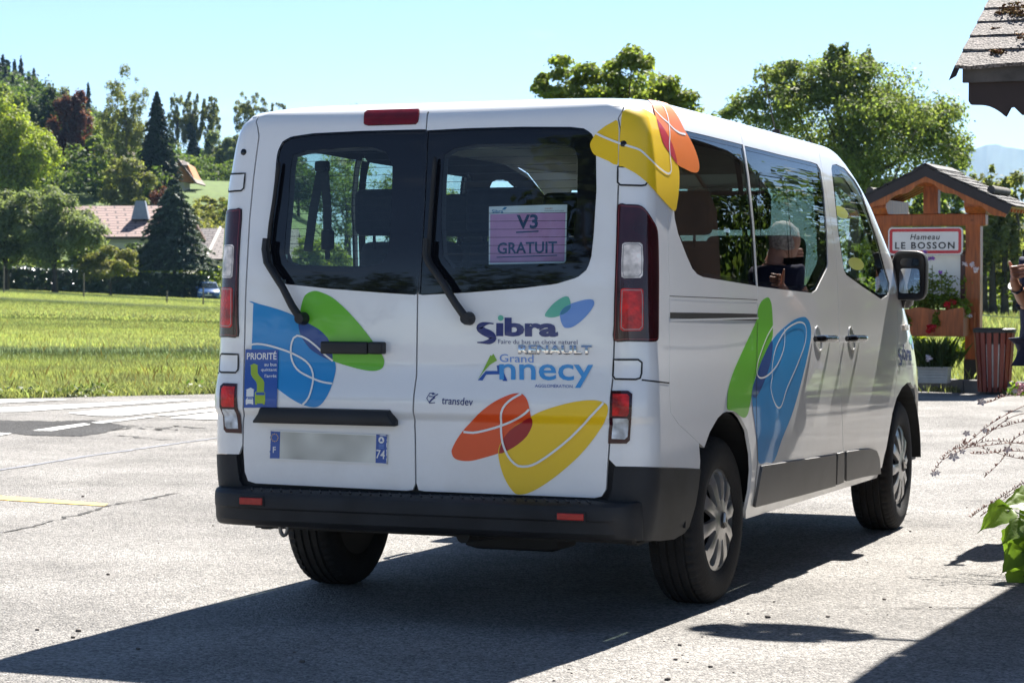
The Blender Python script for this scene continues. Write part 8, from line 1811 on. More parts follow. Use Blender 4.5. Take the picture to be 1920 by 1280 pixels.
for sg in (-1, 1):
    T = Matrix.Translation(W(x0+.02, 0, ap+.022)) @ Matrix.Scale(sg, 4, (1, 0, 0)) @ Matrix.Rotation(math.atan2(RZ, RX), 4, 'Y')
    mb.box((-.004, y0-.03, 0), (.14, y1, .016), T)
mb.build('ridge_cap', M_SLATE, sh)
# notice case behind the flowers
mb = MB(); wb(mb, (-.46, .02, .88), (.455, .06, 1.50)); mb.build('notice_board', mat('board_frame', (.09, .035, .03), .5), sh)
mesh('notice_sheet', [W(-.38, .015, .92), W(.36, .015, .92), W(.36, .015, 1.46), W(-.38, .015, 1.46)], [(0, 1, 2, 3)], M_PAPER, sh)
# planter box of the shelter with its scalloped rim
top = [(x, .84+.016*math.cos(x*13)) for x in np.linspace(-.62, .50, 40)]
mb = MB(); mb.prism([(SH[0]+x, SH[2]+z) for x, z in [(-.62, .53)]+top+[(.50, .53)]], SH[1]-.47, SH[1]-.43, 1)
mb.prism([(SH[0]+x, SH[2]+z) for x, z in [(-.62, .53), (-.62, .83), (.50, .83), (.50, .53)]], SH[1]-.14, SH[1]-.10, 1)
for x in (-.62, .46): wb(mb, (x, -.43, .53), (x+.04, -.14, .83), .003)
wb(mb, (-.58, -.43, .54), (.46, -.14, .76), .003); wb(mb, (.44, -.14, .60), (.56, .0, .80), .01)
mb.build('flower_box', M_WOOD, sh)
# village sign
sg_ = empty('village_sign', W(-.015, -.13, 1.615), 'white village sign with a red border reading Hameau LE BOSSON', 'sign')
M_SIGNW = mat('sign_white', (.70, .70, .70), .35, coat=.3, var=.03); M_SIGNR = mat('sign_red', (.52, .015, .03), .35, coat=.3, var=.05); M_SIGNK = mat('sign_black', (.012, .012, .014), .5)
def plate3(name, w, h, r, y, d, m, hole=None):
    P = [(SH[0]-.015+a, SH[2]+1.612+b) for a, b in rrect(w, h, r)]
    mb = MB()
    if hole is None: mb.prism(P, SH[1]+y, SH[1]+y+d, 1)
    return mb.build(name, m, sg_)
plate3('panel', .865, .315, .045, -.135, .03, M_SIGNW)
o_, i_ = rrect(.835, .285, .035), rrect(.765, .215, .012)
V = [(SH[0]-.015+a, SH[1]-.137, SH[2]+1.612+b) for a, b in o_+i_]; n = len(o_)
mesh('border', V, [(k, (k+1) % n, n+(k+1) % n, n+k) for k in range(n)], M_SIGNR, sg_)
def sgt(s, xa, xb, za, zb, b, shr, sp): letter3('lettering', s, W(xa, -.138, za), W(xb, -.138, za), W(xa, -.138, zb), M_SIGNK, sg_, b, shr, (0, 0, 0), sp)
sgt('Hameau', -.19, .155, 1.693, 1.628, .012, .22, 1.15); sgt('LE BOSSON', -.365, .325, 1.602, 1.522, .022, 0, 1.25)
mb = MB(); wb(mb, (-.44, -.10, 1.452), (.41, -.05, 1.458), .002); mb.build('bracket', M_ZINC, sg_)
# flowers in the box: one leafy planting and its flower heads
M_FLP = mat('flower_purple', (.30, .10, .50), .6, island=.2); M_FLR = mat('flower_red', (.50, .008, .02), .5, island=.2); M_FLW = mat('flower_white', (.75, .68, .72), .6, island=.1)
L_BOX = leafmat('leaf_box', (.14, .20, .03), isl=.55, hue=.03)
fp = empty('flower_planting', W(-.05, -.28, .80), 'leafy planting with red and purple flowers in the wooden box of the shelter', 'plant')
Q = []
for (x, y, z, rx, ry, rz, n, s) in ((-.3, -.28, .93, .28, .14, .13, 900, 1), (.05, -.28, .94, .28, .14, .14, 900, 2), (.33, -.28, .92, .2, .14, .14, 600, 3), (.1, -.26, 1.1, .42, .1, .14, 420, 4), (-.16, -.49, .70, .06, .03, .12, 150, 5), (.2, -.49, .72, .05, .03, .10, 110, 6), (.50, -.30, .82, .07, .1, .12, 120, 8)):
    a, _ = crown(W(x, y, z), (rx, ry, rz), n, .045, 200+s, 16, (.25, .5), .5); Q.append(a)
quads('foliage', np.concatenate(Q), L_BOX, fp)
mb = MB(); r = random.Random(9); heads = []
for k in range(22):
    x = r.uniform(-.42, .48); h = r.uniform(1.05, 1.42); lx = r.uniform(-.04, .04)
    mb.tube([W(x, -.28, .85), W(x+lx*.4, -.28, (.85+h)/2), W(x+lx, -.29, h)], .004, 5); heads.append((x+lx, -.29, h))
    for q in range(7):
        z = .9+(h-.9)*q/7; mb.add([W(x+lx*q/7, -.28, z), W(x+lx*q/7+r.uniform(-.05, .05), -.3, z+.02), W(x+lx*q/7, -.28, z+.025)], [(0, 1, 2)])
mb.build('stalks', L_MID, fp)
def flower(c, R, m, n, seed):
    a, _ = crown(c, (R, R, R*.8), n, R*.75, seed, 8, (.4, .6), .5); quads('flower_head', a, m, fp)
for i, (px, py, m_, R) in enumerate(((1734, 473, M_FLP, .030), (1748, 485, M_FLP, .042), (1692, 492, M_FLP, .035), (1735, 489, M_FLP, .025), (1763, 511, M_FLP, .03), (1775, 571, M_FLR, .055), (1787, 567, M_FLR, .035), (1746, 615, M_FLR, .06), (1741, 622, M_FLR, .04), (1809, 495, M_FLW, .03), (1821, 497, M_FLW, .04), (1832, 505, M_FLW, .04), (1819, 592, M_FLW, .03))):
    flower(at(px, py, 27.75), R, m_, 60, 300+i)
# galvanised trough with a grey green plant
TR_ = at(1752, 713.5, 27.6); TR_[2] = .10
tr = empty('metal_planter', TR_, 'ribbed galvanised trough under the flower box of the shelter', 'planter')
mb = MB(); M_GALV = mat('galvanised', (.42, .41, .38), .45, metal=.5, var=.15, vscale=8)
for k in range(6):
    z = .012+k*.03; mb.bbox(tuple(TR_+np.array([-.165-.002*k, -.10, z])), tuple(TR_+np.array([.165+.002*k, .10, z+.0285])), .006)
mb.bbox(tuple(TR_+np.array([-.185, -.115, .178])), tuple(TR_+np.array([.185, .115, .196])), .004); mb.build('trough', M_GALV, tr, angle=40)
lav = empty('trough_plant', TR_+np.array([0, 0, .19]), 'spiky grey green plant with one pale flower growing in the metal trough', 'plant')
a, _ = crown(TR_+np.array([.02, 0, .30]), (.24, .15, .16), 1600, .05, 320, 22, (.25, .45), .5)
P = TR_[None]+rs.normal(size=(500, 3))*np.array([.10, .06, 0])+np.array([[0, 0, .19]])
quads('foliage', np.concatenate([a, blades(P, .30, .006, 321, .7)]), L_DEEP, lav)
a, _ = crown(at(1742, 672, 27.4), (.035, .03, .035), 60, .03, 322, 8, (.4, .6)); quads('flower_head', a, M_FLW, lav)
# green shrubs behind the shelter
for i, (px, py, w, h, lm, lab) in enumerate(((1790, 668, 60, 90, L_BRIGHT, 'bright yellow green shrub seen under the flower box right of the trough'), (1728, 660, 40, 70, L_BRIGHT, 'bright green shrub seen under the flower box beside the van'))):
    b = at(px, 705, 33); b[2] = .05; t = empty('shrub', b, lab, 'shrub')
    a, L = crown(at(px, py, 33), (w/2/FPX*33, .25, h/2/FPX*33), 900, .07, 330+i, 20, (.25, .4)); quads('foliage', a, lm, t)
    MB().tube([b, at(px, py, 33)], .012, 6).build('stem', M_BARK, t)
# white van-like pale wall far behind under the box
# ------------------------------------------------------------------ litter bin
BN = at(1864, 716, 27.3); BN[2] = .0
bn = empty('litter_bin', BN, 'round litter bin of dark red wooden slats with a black rim and a white bag', 'litter bin')
M_SLAT = wood('red_slat', (.185, .035, .022), .2)
Rt, Rb, zt, zb = .215, .165, .69, .03
for k in range(18):
    a = 2*math.pi*k/18+.1; mb = MB()
    T = Matrix.Translation(tuple(BN)) @ Matrix.Rotation(a, 4, 'Z')
    w = .026
    V = [(Rb-.010, -w*.8, zb), (Rb+.012, -w*.8, zb), (Rb+.012, w*.8, zb), (Rb-.010, w*.8, zb), (Rt-.010, -w, zt), (Rt+.012, -w, zt), (Rt+.012, w, zt), (Rt-.010, w, zt)]
    mb.add([tuple(T @ Vector(v)) for v in V], [(3, 2, 1, 0), (4, 5, 6, 7), (0, 1, 5, 4), (1, 2, 6, 5), (2, 3, 7, 6), (3, 0, 4, 7)]); mb.build('slat', M_SLAT, bn)
TB = Matrix.Translation(tuple(BN))
mb = MB(); mb.lathe([(Rt-.03, .685), (Rt+.02, .685), (Rt+.022, .725), (Rt-.005, .735), (Rt-.05, .70)], 40, TB); mb.build('rim', M_BLACK, bn, angle=40)
mb = MB(); mb.lathe([(Rt-.02, .70), (Rt-.035, .50), (Rb-.02, .05), (0, .05)], 32, TB); mb.build('liner', M_IRON, bn, True)
mb = MB(); mb.lathe([(Rt-.028, .56), (Rt-.030, .45), (Rb-.012, .08)], 32, TB); mb.build('bag', mat('white_bag', (.6, .62, .6), .5, var=.1), bn, True)
mb = MB(); mb.lathe([(.0, 0), (Rb-.02, 0), (Rb-.015, .04), (0, .04)], 24, TB); mb.build('base', M_IRON, bn)

# ------------------------------------------------------------------ shed whose eave enters at the upper right
shd = empty('shed', (4.5, 2.9, 0), 'shed at the right with a mossy shingle roof and a scalloped board under its eave', 'shed')
XA, XB, YE, ZE, YR, SLP = 2.0, 7.0, .40, 2.075, 2.9, .50
M_SHING = mat('felt_shingle', (.15, .132, .125), .8, spec=.4, var=.95, vscale=105, bump=1., bscale=120, detail=2)
M_OLDW = mat('weathered_board', (.075, .068, .064), .85, var=.45, vscale=9, bump=.3)
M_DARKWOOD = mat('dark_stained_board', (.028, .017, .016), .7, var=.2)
M_MOSS = mat('moss', (.15, .075, .018), .95, island=.5, hue=.05)
sl_ = math.atan(SLP)
rowsN = 20; Lr = math.hypot(YR-YE+.06, (YR-YE+.06)*SLP)
mb = MB(); r = random.Random(21)
for side_ in (0, 1):
    for i in range(rowsN):
        u = i*.142
        if u > Lr: break
        x = XA-.015
        while x < XB-.03:
            w = min(r.uniform(.28, .36), XB-x)
            n_ = 6; V = []; F = []
            for j in range(n_+1):
                xx = x+w*j/n_
                sag = (-.012*math.sin(j/n_*math.pi*2+i)+r.uniform(-.004, .004)) if i == 0 else r.uniform(-.003, .003)
                for (uu, hh) in ((u-.012+sag, .010+(.008 if i else .004)+r.uniform(0, .003)), (u+.160, .012), (u-.012+sag, .002), (u+.16, .004)):
                    yy, zz = uu*math.cos(sl_), uu*math.sin(sl_)
                    y = YE-.06+yy-hh*math.sin(sl_); z = ZE-.03+zz+hh*math.cos(sl_)+.02
                    if side_: y = 2*YR-y
                    V.append((xx, y, z))
            for j in range(n_):
                a = j*4; b = a+4
                F += [(a, b, b+1, a+1), (a+2, a, a+1, a+3)] if j == 0 else [(a, b, b+1, a+1)]
                F += [(a, a+2, b+2, b)]
            a = n_*4; F.append((a, a+2, a+3, a+1))
            mb.add(V, F); x += w-.001
mb.build('roof', M_SHING, shd)
mb = MB()
for sd in (0, 1):
    y0_, y1_ = (YE-.03, YR) if not sd else (2*YR-YE+.03, YR)
    mb.add([(XA+.02, y0_, ZE-.03), (XB, y0_, ZE-.03), (XB, y1_, ZE-.03+(YR-YE+.03)*SLP), (XA+.02, y1_, ZE-.03+(YR-YE+.03)*SLP)] + [(XA+.02, y0_, ZE-.05), (XB, y0_, ZE-.05), (XB, y1_, ZE-.05+(YR-YE+.03)*SLP), (XA+.02, y1_, ZE-.05+(YR-YE+.03)*SLP)], [(0, 1, 2, 3), (7, 6, 5, 4), (0, 4, 5, 1), (3, 2, 6, 7), (0, 3, 7, 4)])
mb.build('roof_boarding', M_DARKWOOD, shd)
MB().box((XA+.005, YE-.045, ZE-.062), (XB, YE-.022, ZE+.006)).build('fascia', M_OLDW, shd)
MB().add([(XA-.04, YE-.07, ZE-.055), (XA-.012, YE-.07, ZE-.04), (XA-.0, YE-.05, ZE+.0), (XA-.022, YE-.05, ZE+.0), (XA-.03, YR, ZE-.03+(YR-YE)*SLP), (XA-.012, YR, ZE-.0+(YR-YE)*SLP)], [(0, 1, 2, 3), (3, 2, 5, 4)]).build('verge_strip', M_DARKWOOD, shd)
# scalloped board: pairs of pointed drops between shallow arcs
P = [(XA+.022, ZE-.060), (XA+.022, ZE-.128)]
x = XA+.030; P.append((x, ZE-.140))
while x < XB-.6:
    for t in np.linspace(0, 1, 9): P.append((x+.02+t*.105, ZE-.141-.045*t**2.2))
    P += [(x+.142, ZE-.186+.032), (x+.155, ZE-.186+.034), (x+.185, ZE-.182)]
    for t in np.linspace(0, 1, 9): P.append((x+.185+t*.12, ZE-.182+.045*(1-(1-t)**2.2)))
    x += .36; P.append((x, ZE-.138))
P += [(XB, ZE-.138), (XB, ZE-.060)]
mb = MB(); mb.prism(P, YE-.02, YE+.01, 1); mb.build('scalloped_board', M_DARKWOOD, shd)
for i, (px, py, s) in enumerate(((1918, 24, .075), (1914, 34, .05), (1900, 28, .05), (1917, 76, .075), (1871, 102, .03), (1872, 56, .02), (1893, 11, .018), (1880, 27, .03), (1890, 24, .045))):
    v = FW + RT*((px-960)/FPX) - UP*((py-640)/FPX)
    # meet the roof plane z = ZE + (y-YE+.06)*SLP
    t = (ZE+(-YE+.06)*SLP+.0-CAM[2]+CAM[1]*SLP)/(v[2]-v[1]*SLP); c = CAM+v*t
    a, _ = crown(c, (s*1.3, s*.8, s*.5), 260, .014, 340+i, 14, (.3, .5), .6); quads('moss', a, M_MOSS, shd)
mb = MB(); mb.box((2.36, .95, 0), (6.9, 4.85, 2.3)); mb.add([(2.36, .95, 2.3), (2.36, 4.85, 2.3), (2.36, YR, 3.25), (6.9, .95, 2.3), (6.9, 4.85, 2.3), (6.9, YR, 3.25)], [(0, 1, 2), (5, 4, 3), (0, 2, 5, 3), (1, 4, 5, 2)])
mb.build('wall', mat('board_wall', (.13, .075, .045), .8, var=.3, vscale=3), shd)
# unseen oval disc, added to throw the long oval shadow by the rear wheel
lz = 3.35; lc = np.array([1.36+.036*lz, .27+.895*lz, lz])
lp_ = empty('shadow_disc', (2.36, lc[1], lz), 'unseen oval disc on a shed bracket, added to cast the oval shadow', 'shadow caster')
mb = MB(); T = Matrix.Translation(tuple(lc))
V = []; F = []
for (k, h) in ((0.0, .05), (.5, .045), (.85, .02), (1., 0), (.9, -.02), (0., -.025)):
    for j in range(28):
        a = 2*math.pi*j/28; V.append(tuple(lc+np.array([.36*k*math.cos(a), .23*k*math.sin(a), h])))
for i in range(5):
    for j in range(28):
        if j % 14 not in (2, 10) or i == 0 and j % 2: F.append((i*28+j, i*28+(j+1) % 28, (i+1)*28+(j+1) % 28, (i+1)*28+j))
mb.add(V, F).build('shade', M_IRON, lp_, True)  # added disc with open slits, shaped only for its cast shadow
MB().tube([lc+np.array([.35, 0, .02]), lc+np.array([.6, .03, .04]), (2.37, lc[1]+.06, lz+.05)], [.02, .018, .02], 8).build('bracket', M_IRON, lp_)

# ------------------------------------------------------------------ people
def skin(name, J, E, m, parent, sub=2):
    """one continuous surface grown over joints: J = {key: ((x,y,z), (rx,ry))}"""
    keys = list(J); ix = {k: i for i, k in enumerate(keys)}
    me = bpy.data.meshes.new(name); me.from_pydata([tuple(map(float, J[k][0])) for k in keys], [(ix[a], ix[b]) for a, b in E], [])
    o = bpy.data.objects.new(name, me); COL.objects.link(o)
    md = o.modifiers.new('skin', 'SKIN'); md.use_smooth_shade = True
    for k, v in zip(keys, me.skin_vertices[0].data):
        r_ = J[k][1]; v.radius = r_ if isinstance(r_, (tuple, list)) else (r_, r_)
    me.skin_vertices[0].data[0].use_root = True
    s = o.modifiers.new('sub', 'SUBSURF'); s.levels = sub; s.render_levels = sub
    dg = bpy.context.evaluated_depsgraph_get(); dg.update()
    m2 = bpy.data.meshes.new_from_object(o.evaluated_get(dg)); m2.name = name
    bpy.data.objects.remove(o)
    m2.polygons.foreach_set('use_smooth', np.ones(len(m2.polygons), bool))
    return link(name, m2, m, parent)
M_SKIN = mat('skin', (.50, .26, .18), .5, spec=.4, var=.06, vscale=20)
M_NAVY = mat('navy_cotton', (.016, .020, .06), .9, var=.15, vscale=30, bump=.2, bscale=60)
M_JEANS = mat('dark_trousers', (.03, .035, .05), .9, var=.2, vscale=20)
M_HAIR = mat('grey_hair', (.42, .39, .36), .8, var=.5, vscale=70, bump=.6, bscale=160)
M_SHOE = mat('shoe', (.03, .028, .026), .6)
PX0 = at(1993, 1000, 12.55); PX0[2] = 0
fd = np.array([-.38, .925, 0]); fd /= np.linalg.norm(fd); rd = np.array([fd[1], -fd[0], 0])
pe = empty('person', PX0, 'man in a navy T-shirt and wrist watch raising his hands at the right edge', 'person')
def B(r_, f_, z): return PX0+rd*r_+fd*f_+np.array([0, 0, z])
lw = at(1903.5, 536, 12.3); lel = at(1931, 577, 12.6); lha = at(1898, 511, 12.23)
rw = B(.10, .36, 1.40); rel = B(.27, .20, 1.12)
J = {'pel': (B(0, 0, .92), (.15, .115)), 'belly': (B(0, .02, 1.06), (.155, .13)), 'chest': (B(0, .03, 1.27), (.165, .115)), 'neckb': (B(0, .04, 1.41), (.085, .07)), 'neck': (B(-.01, .085, 1.455), .055), 'skull': (B(-.03, .13, 1.53), .07),
     'ls': (B(-.185, .04, 1.36), .062), 'rs': (B(.185, .04, 1.36), .062), 'le': (lel, .044), 're': (rel, .044), 'lw': (lw, (.026, .026)), 'rw': (rw, .027), 'lp': (lha*.75+lw*.25, (.036, .018)), 'rp': (rw+fd*.04+np.array([0, 0, .06]), (.036, .018)),
     'lf1': (lw*.4+lel*.6, .041), 'rf1': (rw*.4+rel*.6, .041),
     'lh': (B(-.095, 0, .86), .088), 'rh': (B(.095, 0, .86), .088), 'lk': (B(-.105, .03, .49), .058), 'rk': (B(.11, .01, .49), .058), 'lc': (B(-.105, -.02, .33), .056), 'rc': (B(.11, -.03, .33), .056), 'la': (B(-.11, -.03, .09), .038), 'ra': (B(.12, -.03, .09), .038)}
E_ = [('pel', 'belly'), ('belly', 'chest'), ('chest', 'neckb'), ('neckb', 'neck'), ('neck', 'skull'), ('chest', 'ls'), ('chest', 'rs'), ('ls', 'le'), ('rs', 're'), ('le', 'lf1'), ('lf1', 'lw'), ('re', 'rf1'), ('rf1', 'rw'), ('lw', 'lp'), ('rw', 'rp'), ('pel', 'lh'), ('pel', 'rh'), ('lh', 'lk'), ('rh', 'rk'), ('lk', 'lc'), ('rk', 'rc'), ('lc', 'la'), ('rc', 'ra')]
skin('body', J, E_, M_SKIN, pe)
# head: shaped ellipsoid with nose, chin, ears; looks along fd
def head(c, m, hm, parent, f, r_):
    bm = bmesh.new(); bmesh.ops.create_icosphere(bm, subdivisions=4, radius=1)
    for v in bm.verts:
        x, y, z = v.co   # y forward
        k = 1-.22*max(0, -z)**1.3
        X = x*.076*k; Y = y*.098*(1-.10*max(0, -z)); Z = z*.118
        if y > .5 and abs(x) < .25 and -.35 < z < .1: Y += .024*(1-abs(x)/.25)*(1-abs(z+.16)/.26)
        if y > .6 and abs(abs(x)-.38) < .2 and abs(z-.08) < .13: Y -= .010
        if y > .6 and z < -.75: Y += .008
        if y > .75 and abs(z+.5) < .06: Y -= .004
        if abs(x) > .9 and abs(z+.05) < .28 and -.3 < y < .15: X *= 1.14
        v.co = Vector(c)+Vector(r_)*X+Vector(f)*Y+Vector((0, 0, Z))
    me = bpy.data.meshes.new('head'); bm.to_mesh(me); bm.free(); me.polygons.foreach_set('use_smooth', np.ones(len(me.polygons), bool))
    link('head', me, m, parent)
    bm = bmesh.new(); bmesh.ops.create_icosphere(bm, subdivisions=4, radius=1); dl = []
    for v in bm.verts:
        x, y, z = v.co
        keep = (z > .30 and not (y > .55 and z < .55)) or (y < -.1 and z > -.45) or (y < .25 and z > .1)
        if not keep: dl.append(v)
        n_ = 1.05+.03*math.sin(23*x+17*z)*math.sin(19*y)+.02*math.sin(41*x+9*y)*math.sin(37*z)
        v.co = Vector(c)+Vector(r_)*x*.078*n_+Vector(f)*y*.100*n_+Vector((0, 0, z*.121*n_))
    bmesh.ops.delete(bm, geom=dl, context='VERTS')
    me = bpy.data.meshes.new('hair'); bm.to_mesh(me); bm.free(); me.polygons.foreach_set('use_smooth', np.ones(len(me.polygons), bool))
    link('hair', me, hm, parent)
    for s_ in (-1, 1):
        e = Vector(c)+Vector(r_)*s_*.031+Vector(f)*.085+Vector((0, 0, .010))
        mb = MB(); mb.lathe([(0, .011), (.008, .008), (.011, 0), (.008, -.008), (0, -.011)], 10, Matrix.Translation(e)); mb.build('eye', M_SIGNK, parent, True)
head(B(-.03, .15, 1.545), M_SKIN, M_HAIR, pe, fd, rd)
# shirt and trousers as sleeves over the body
SJ = {k: (J[k][0], tuple(q*1.13+.006 for q in (J[k][1] if isinstance(J[k][1], tuple) else (J[k][1],)*2))) for k in ('pel', 'belly', 'chest', 'ls', 'rs')}
SJ['hem'] = (B(-.02, 0, 1.0), (.235, .17)); SJ['nb'] = (B(0, .045, 1.40), (.095, .08))
SJ['pel'] = (B(-.02, 0, 1.05), (.22, .16)); SJ['belly'] = (B(-.01, .02, 1.13), (.20, .155)); SJ['chest'] = (B(0, .03, 1.26), (.190, .14))
for k, a, b in (('lsl', 'ls', 'le'), ('rsl', 'rs', 're')): SJ[k] = (J[a][0]*.35+J[b][0]*.65, .068)
skin('shirt', SJ, [('pel', 'hem'), ('pel', 'belly'), ('belly', 'chest'), ('chest', 'nb'), ('chest', 'ls'), ('chest', 'rs'), ('ls', 'lsl'), ('rs', 'rsl')], M_NAVY, pe)
TJ = {k: (J[k][0], tuple(q*1.14+.006 for q in (J[k][1] if isinstance(J[k][1], tuple) else (J[k][1],)*2))) for k in ('pel', 'lh', 'rh', 'lk', 'rk', 'lc', 'rc', 'la', 'ra')}
skin('trousers', TJ, [('pel', 'lh'), ('pel', 'rh'), ('lh', 'lk'), ('rh', 'rk'), ('lk', 'lc'), ('rk', 'rc'), ('lc', 'la'), ('rc', 'ra')], M_JEANS, pe)
for s_, k in ((-1, 'la'), (1, 'ra')):
    a = J[k][0]; skin('shoe', {'h': (a+np.array([0, 0, -.045])-fd*.03, .042), 'm': (a+np.array([0, 0, -.05])+fd*.08, .042), 't': (a+np.array([0, 0, -.06])+fd*.17, .032)}, [('h', 'm'), ('m', 't')], M_SHOE, pe)
# hands: five separate fingers curled round the telephone, thumb up
def hand(w, p, fdir, tdir, seed, parent):
    side_ = np.cross(fdir, tdir); side_ /= np.linalg.norm(side_)
    for i in range(4):
        b = p+tdir*(.026-.0175*i)*1.0; l = (.038, .043, .040, .031)[i]
        d1 = fdir*.85+side_*.3; d1 /= np.linalg.norm(d1); d2 = fdir*.25+side_*.95; d2 /= np.linalg.norm(d2); d3 = -fdir*.35+side_*.9; d3 /= np.linalg.norm(d3)
        P0 = b-fdir*.012; P1 = b+d1*l; P2 = P1+d2*l*.7; P3 = P2+d3*l*.55
        skin('finger', {0: (P0, .0095), 1: (P1, .009), 2: (P2, .008), 3: (P3, .0068)}, [(0, 1), (1, 2), (2, 3)], M_SKIN, parent)
    b = p*.55+w*.45+tdir*.024
    skin('thumb', {0: (b-tdir*.012, .013), 1: (b+tdir*.026+fdir*.012, .0115), 2: (b+tdir*.052+fdir*.008, .0095), 3: (b+tdir*.070-fdir*.002, .0078)}, [(0, 1), (1, 2), (2, 3)], M_SKIN, parent)
up_ = np.array([0, 0, 1.])
hd = (lha-lw); hd /= np.linalg.norm(hd)
hand(lw, lha, rd*.55+fd*.75, up_*.92-rd*.25, 1, pe)
hand(rw, rw+fd*.05+up_*.075, -rd*.55+fd*.75, up_, 2, pe)
mb = MB(); fdir_ = (lel-lw)/np.linalg.norm(lel-lw); T = Matrix.Translation(tuple(lw+fdir_*.022)) @ Vector(fdir_).to_track_quat('Z', 'Y').to_matrix().to_4x4()
mb.lathe([(.029, -.011), (.0335, -.010), (.0335, .010), (.029, .011)], 24, T); wt = mb.build('watch', M_GLOSSB, pe, angle=40)
cdir = Vector(-RT*.8+UP*.2-FW*.5).normalized(); T2 = Matrix.Translation(Vector(lw+fdir_*.022)+cdir*.034) @ cdir.to_track_quat('Z', 'Y').to_matrix().to_4x4()
mb = MB(); mb.lathe([(0, .006), (.017, .006), (.0195, 0), (.0195, -.006)], 24, T2); o = mb.build('watch_case', M_CHROME, None, angle=40); o.parent = wt
o.data.transform(Matrix.Translation((-wt.parent.location)))
ph = lha*.5+(rw+fd*.05+up_*.09)*.5
T = Matrix.Translation(tuple(ph+fd*.03)) @ Matrix.Rotation(math.atan2(rd[1], rd[0]), 4, 'Z')
mb = MB(); mb.bbox((-.085, -.005, -.04), (.085, .005, .04), .004, T); tag(mb.build('telephone', M_GLOSSB), 'dark telephone held up by the man at the right frame edge', 'telephone')

# ------------------------------------------------------------------ blue car beyond the meadow
CB = at(391, 566, 187); CB[2] = at(391, 565, 187)[2]
car = empty('parked_car', CB, 'blue hatchback seen from the front beside the hedge at the left edge of the van', 'car')
M_CARB = mat('blue_car_paint', (.03, .095, .26), .35, coat=1., var=.03); M_CARG = mat('car_glass', (.02, .03, .04), .03, coat=1.)
ry = math.atan2(RT[1], RT[0])
TC = Matrix.Translation(tuple(CB)) @ Matrix.Rotation(ry+.12, 4, 'Z')
def cload(secs, m, name, par, ang=40):
    V = []; F = []; n = len(secs[0])
    for s_ in secs: V += [tuple(TC @ Vector(p)) for p in s_]
    for i in range(len(secs)-1):
        for k in range(n): F.append((i*n+k, i*n+(k+1) % n, (i+1)*n+(k+1) % n, (i+1)*n+k))
    F += [tuple(range(n-1, -1, -1)), tuple((len(secs)-1)*n+k for k in range(n))]
    mb = MB(); mb.add(V, F); return mb.build(name, m, par, angle=ang)
def sec(y, w, z0, z1, r_=.1):
    return [(-w+r_, y, z0), (w-r_, y, z0), (w, y, z0+r_), (w, y, z1-r_), (w-r_, y, z1), (-w+r_, y, z1), (-w, y, z1-r_), (-w, y, z0+r_)]
cload([sec(0, .74, .28, .62), sec(.12, .84, .22, .74), sec(.5, .87, .2, .88), sec(1.1, .88, .2, .98), (sec(1.6, .88, .2, 1.0)), sec(3.6, .88, .2, 1.0), sec(3.95, .82, .25, .9)], M_CARB, 'body', car, 60)
cload([sec(1.05, .76, .95, .99, .02), sec(1.75, .64, .96, 1.42, .1), sec(2.2, .64, .96, 1.48, .1), sec(3.2, .62, .96, 1.42, .1), sec(3.75, .66, .95, 1.0, .02)], M_CARB, 'cabin', car, 60)
V = [(-.70, 1.10, 1.005), (.70, 1.10, 1.005), (.57, 1.70, 1.40), (-.57, 1.70, 1.40)]
MB().add([tuple(TC @ Vector((a, b-.035, c+.015))) for a, b, c in V], [(0, 1, 2, 3)]).build('windscreen', M_CARG, car)
for sg in (-1, 1):
    MB().add([tuple(TC @ Vector(p)) for p in ((sg*.80, .03, .66), (sg*.42, -.012, .60), (sg*.45, .0, .69), (sg*.82, .12, .76))], [(0, 1, 2, 3)]).build('headlight', M_WLENS2, car)
    for y in (.75, 3.1):
        mb = MB(); mb.lathe([(.1, -.09), (.3, -.09), (.315, -.06), (.315, .06), (.3, .09), (.1, .09)], 20, TC @ Matrix.Translation((sg*.79, y, .315)) @ Matrix.Rotation(math.pi/2, 4, 'Y')); mb.build('wheel', M_TYRE, car, angle=40)
    mb = MB(); mb.bbox((sg*.90-.09, 1.25, .98), (sg*.90+.09, 1.36, 1.12), .03, TC); mb.build('door_mirror', M_CARB, car)
mb = MB(); mb.bbox((-.42, -.02, .50), (.42, .05, .60), .02, TC); mb.bbox((-.60, -.02, .30), (.60, .06, .42), .02, TC); mb.build('grille', M_BLACK, car)
MB().add([tuple(TC @ Vector(p)) for p in ((0, -.04, .56), (.055, -.04, .63), (0, -.04, .72), (-.055, -.04, .63))], [(0, 1, 2, 3)]).build('emblem', M_CHROME, car)
MB().add([tuple(TC @ Vector(p)) for p in ((-.26, -.035, .43), (.26, -.035, .43), (.26, -.035, .54), (-.26, -.035, .54))], [(0, 1, 2, 3)]).build('number_plate', M_PLATE, car)

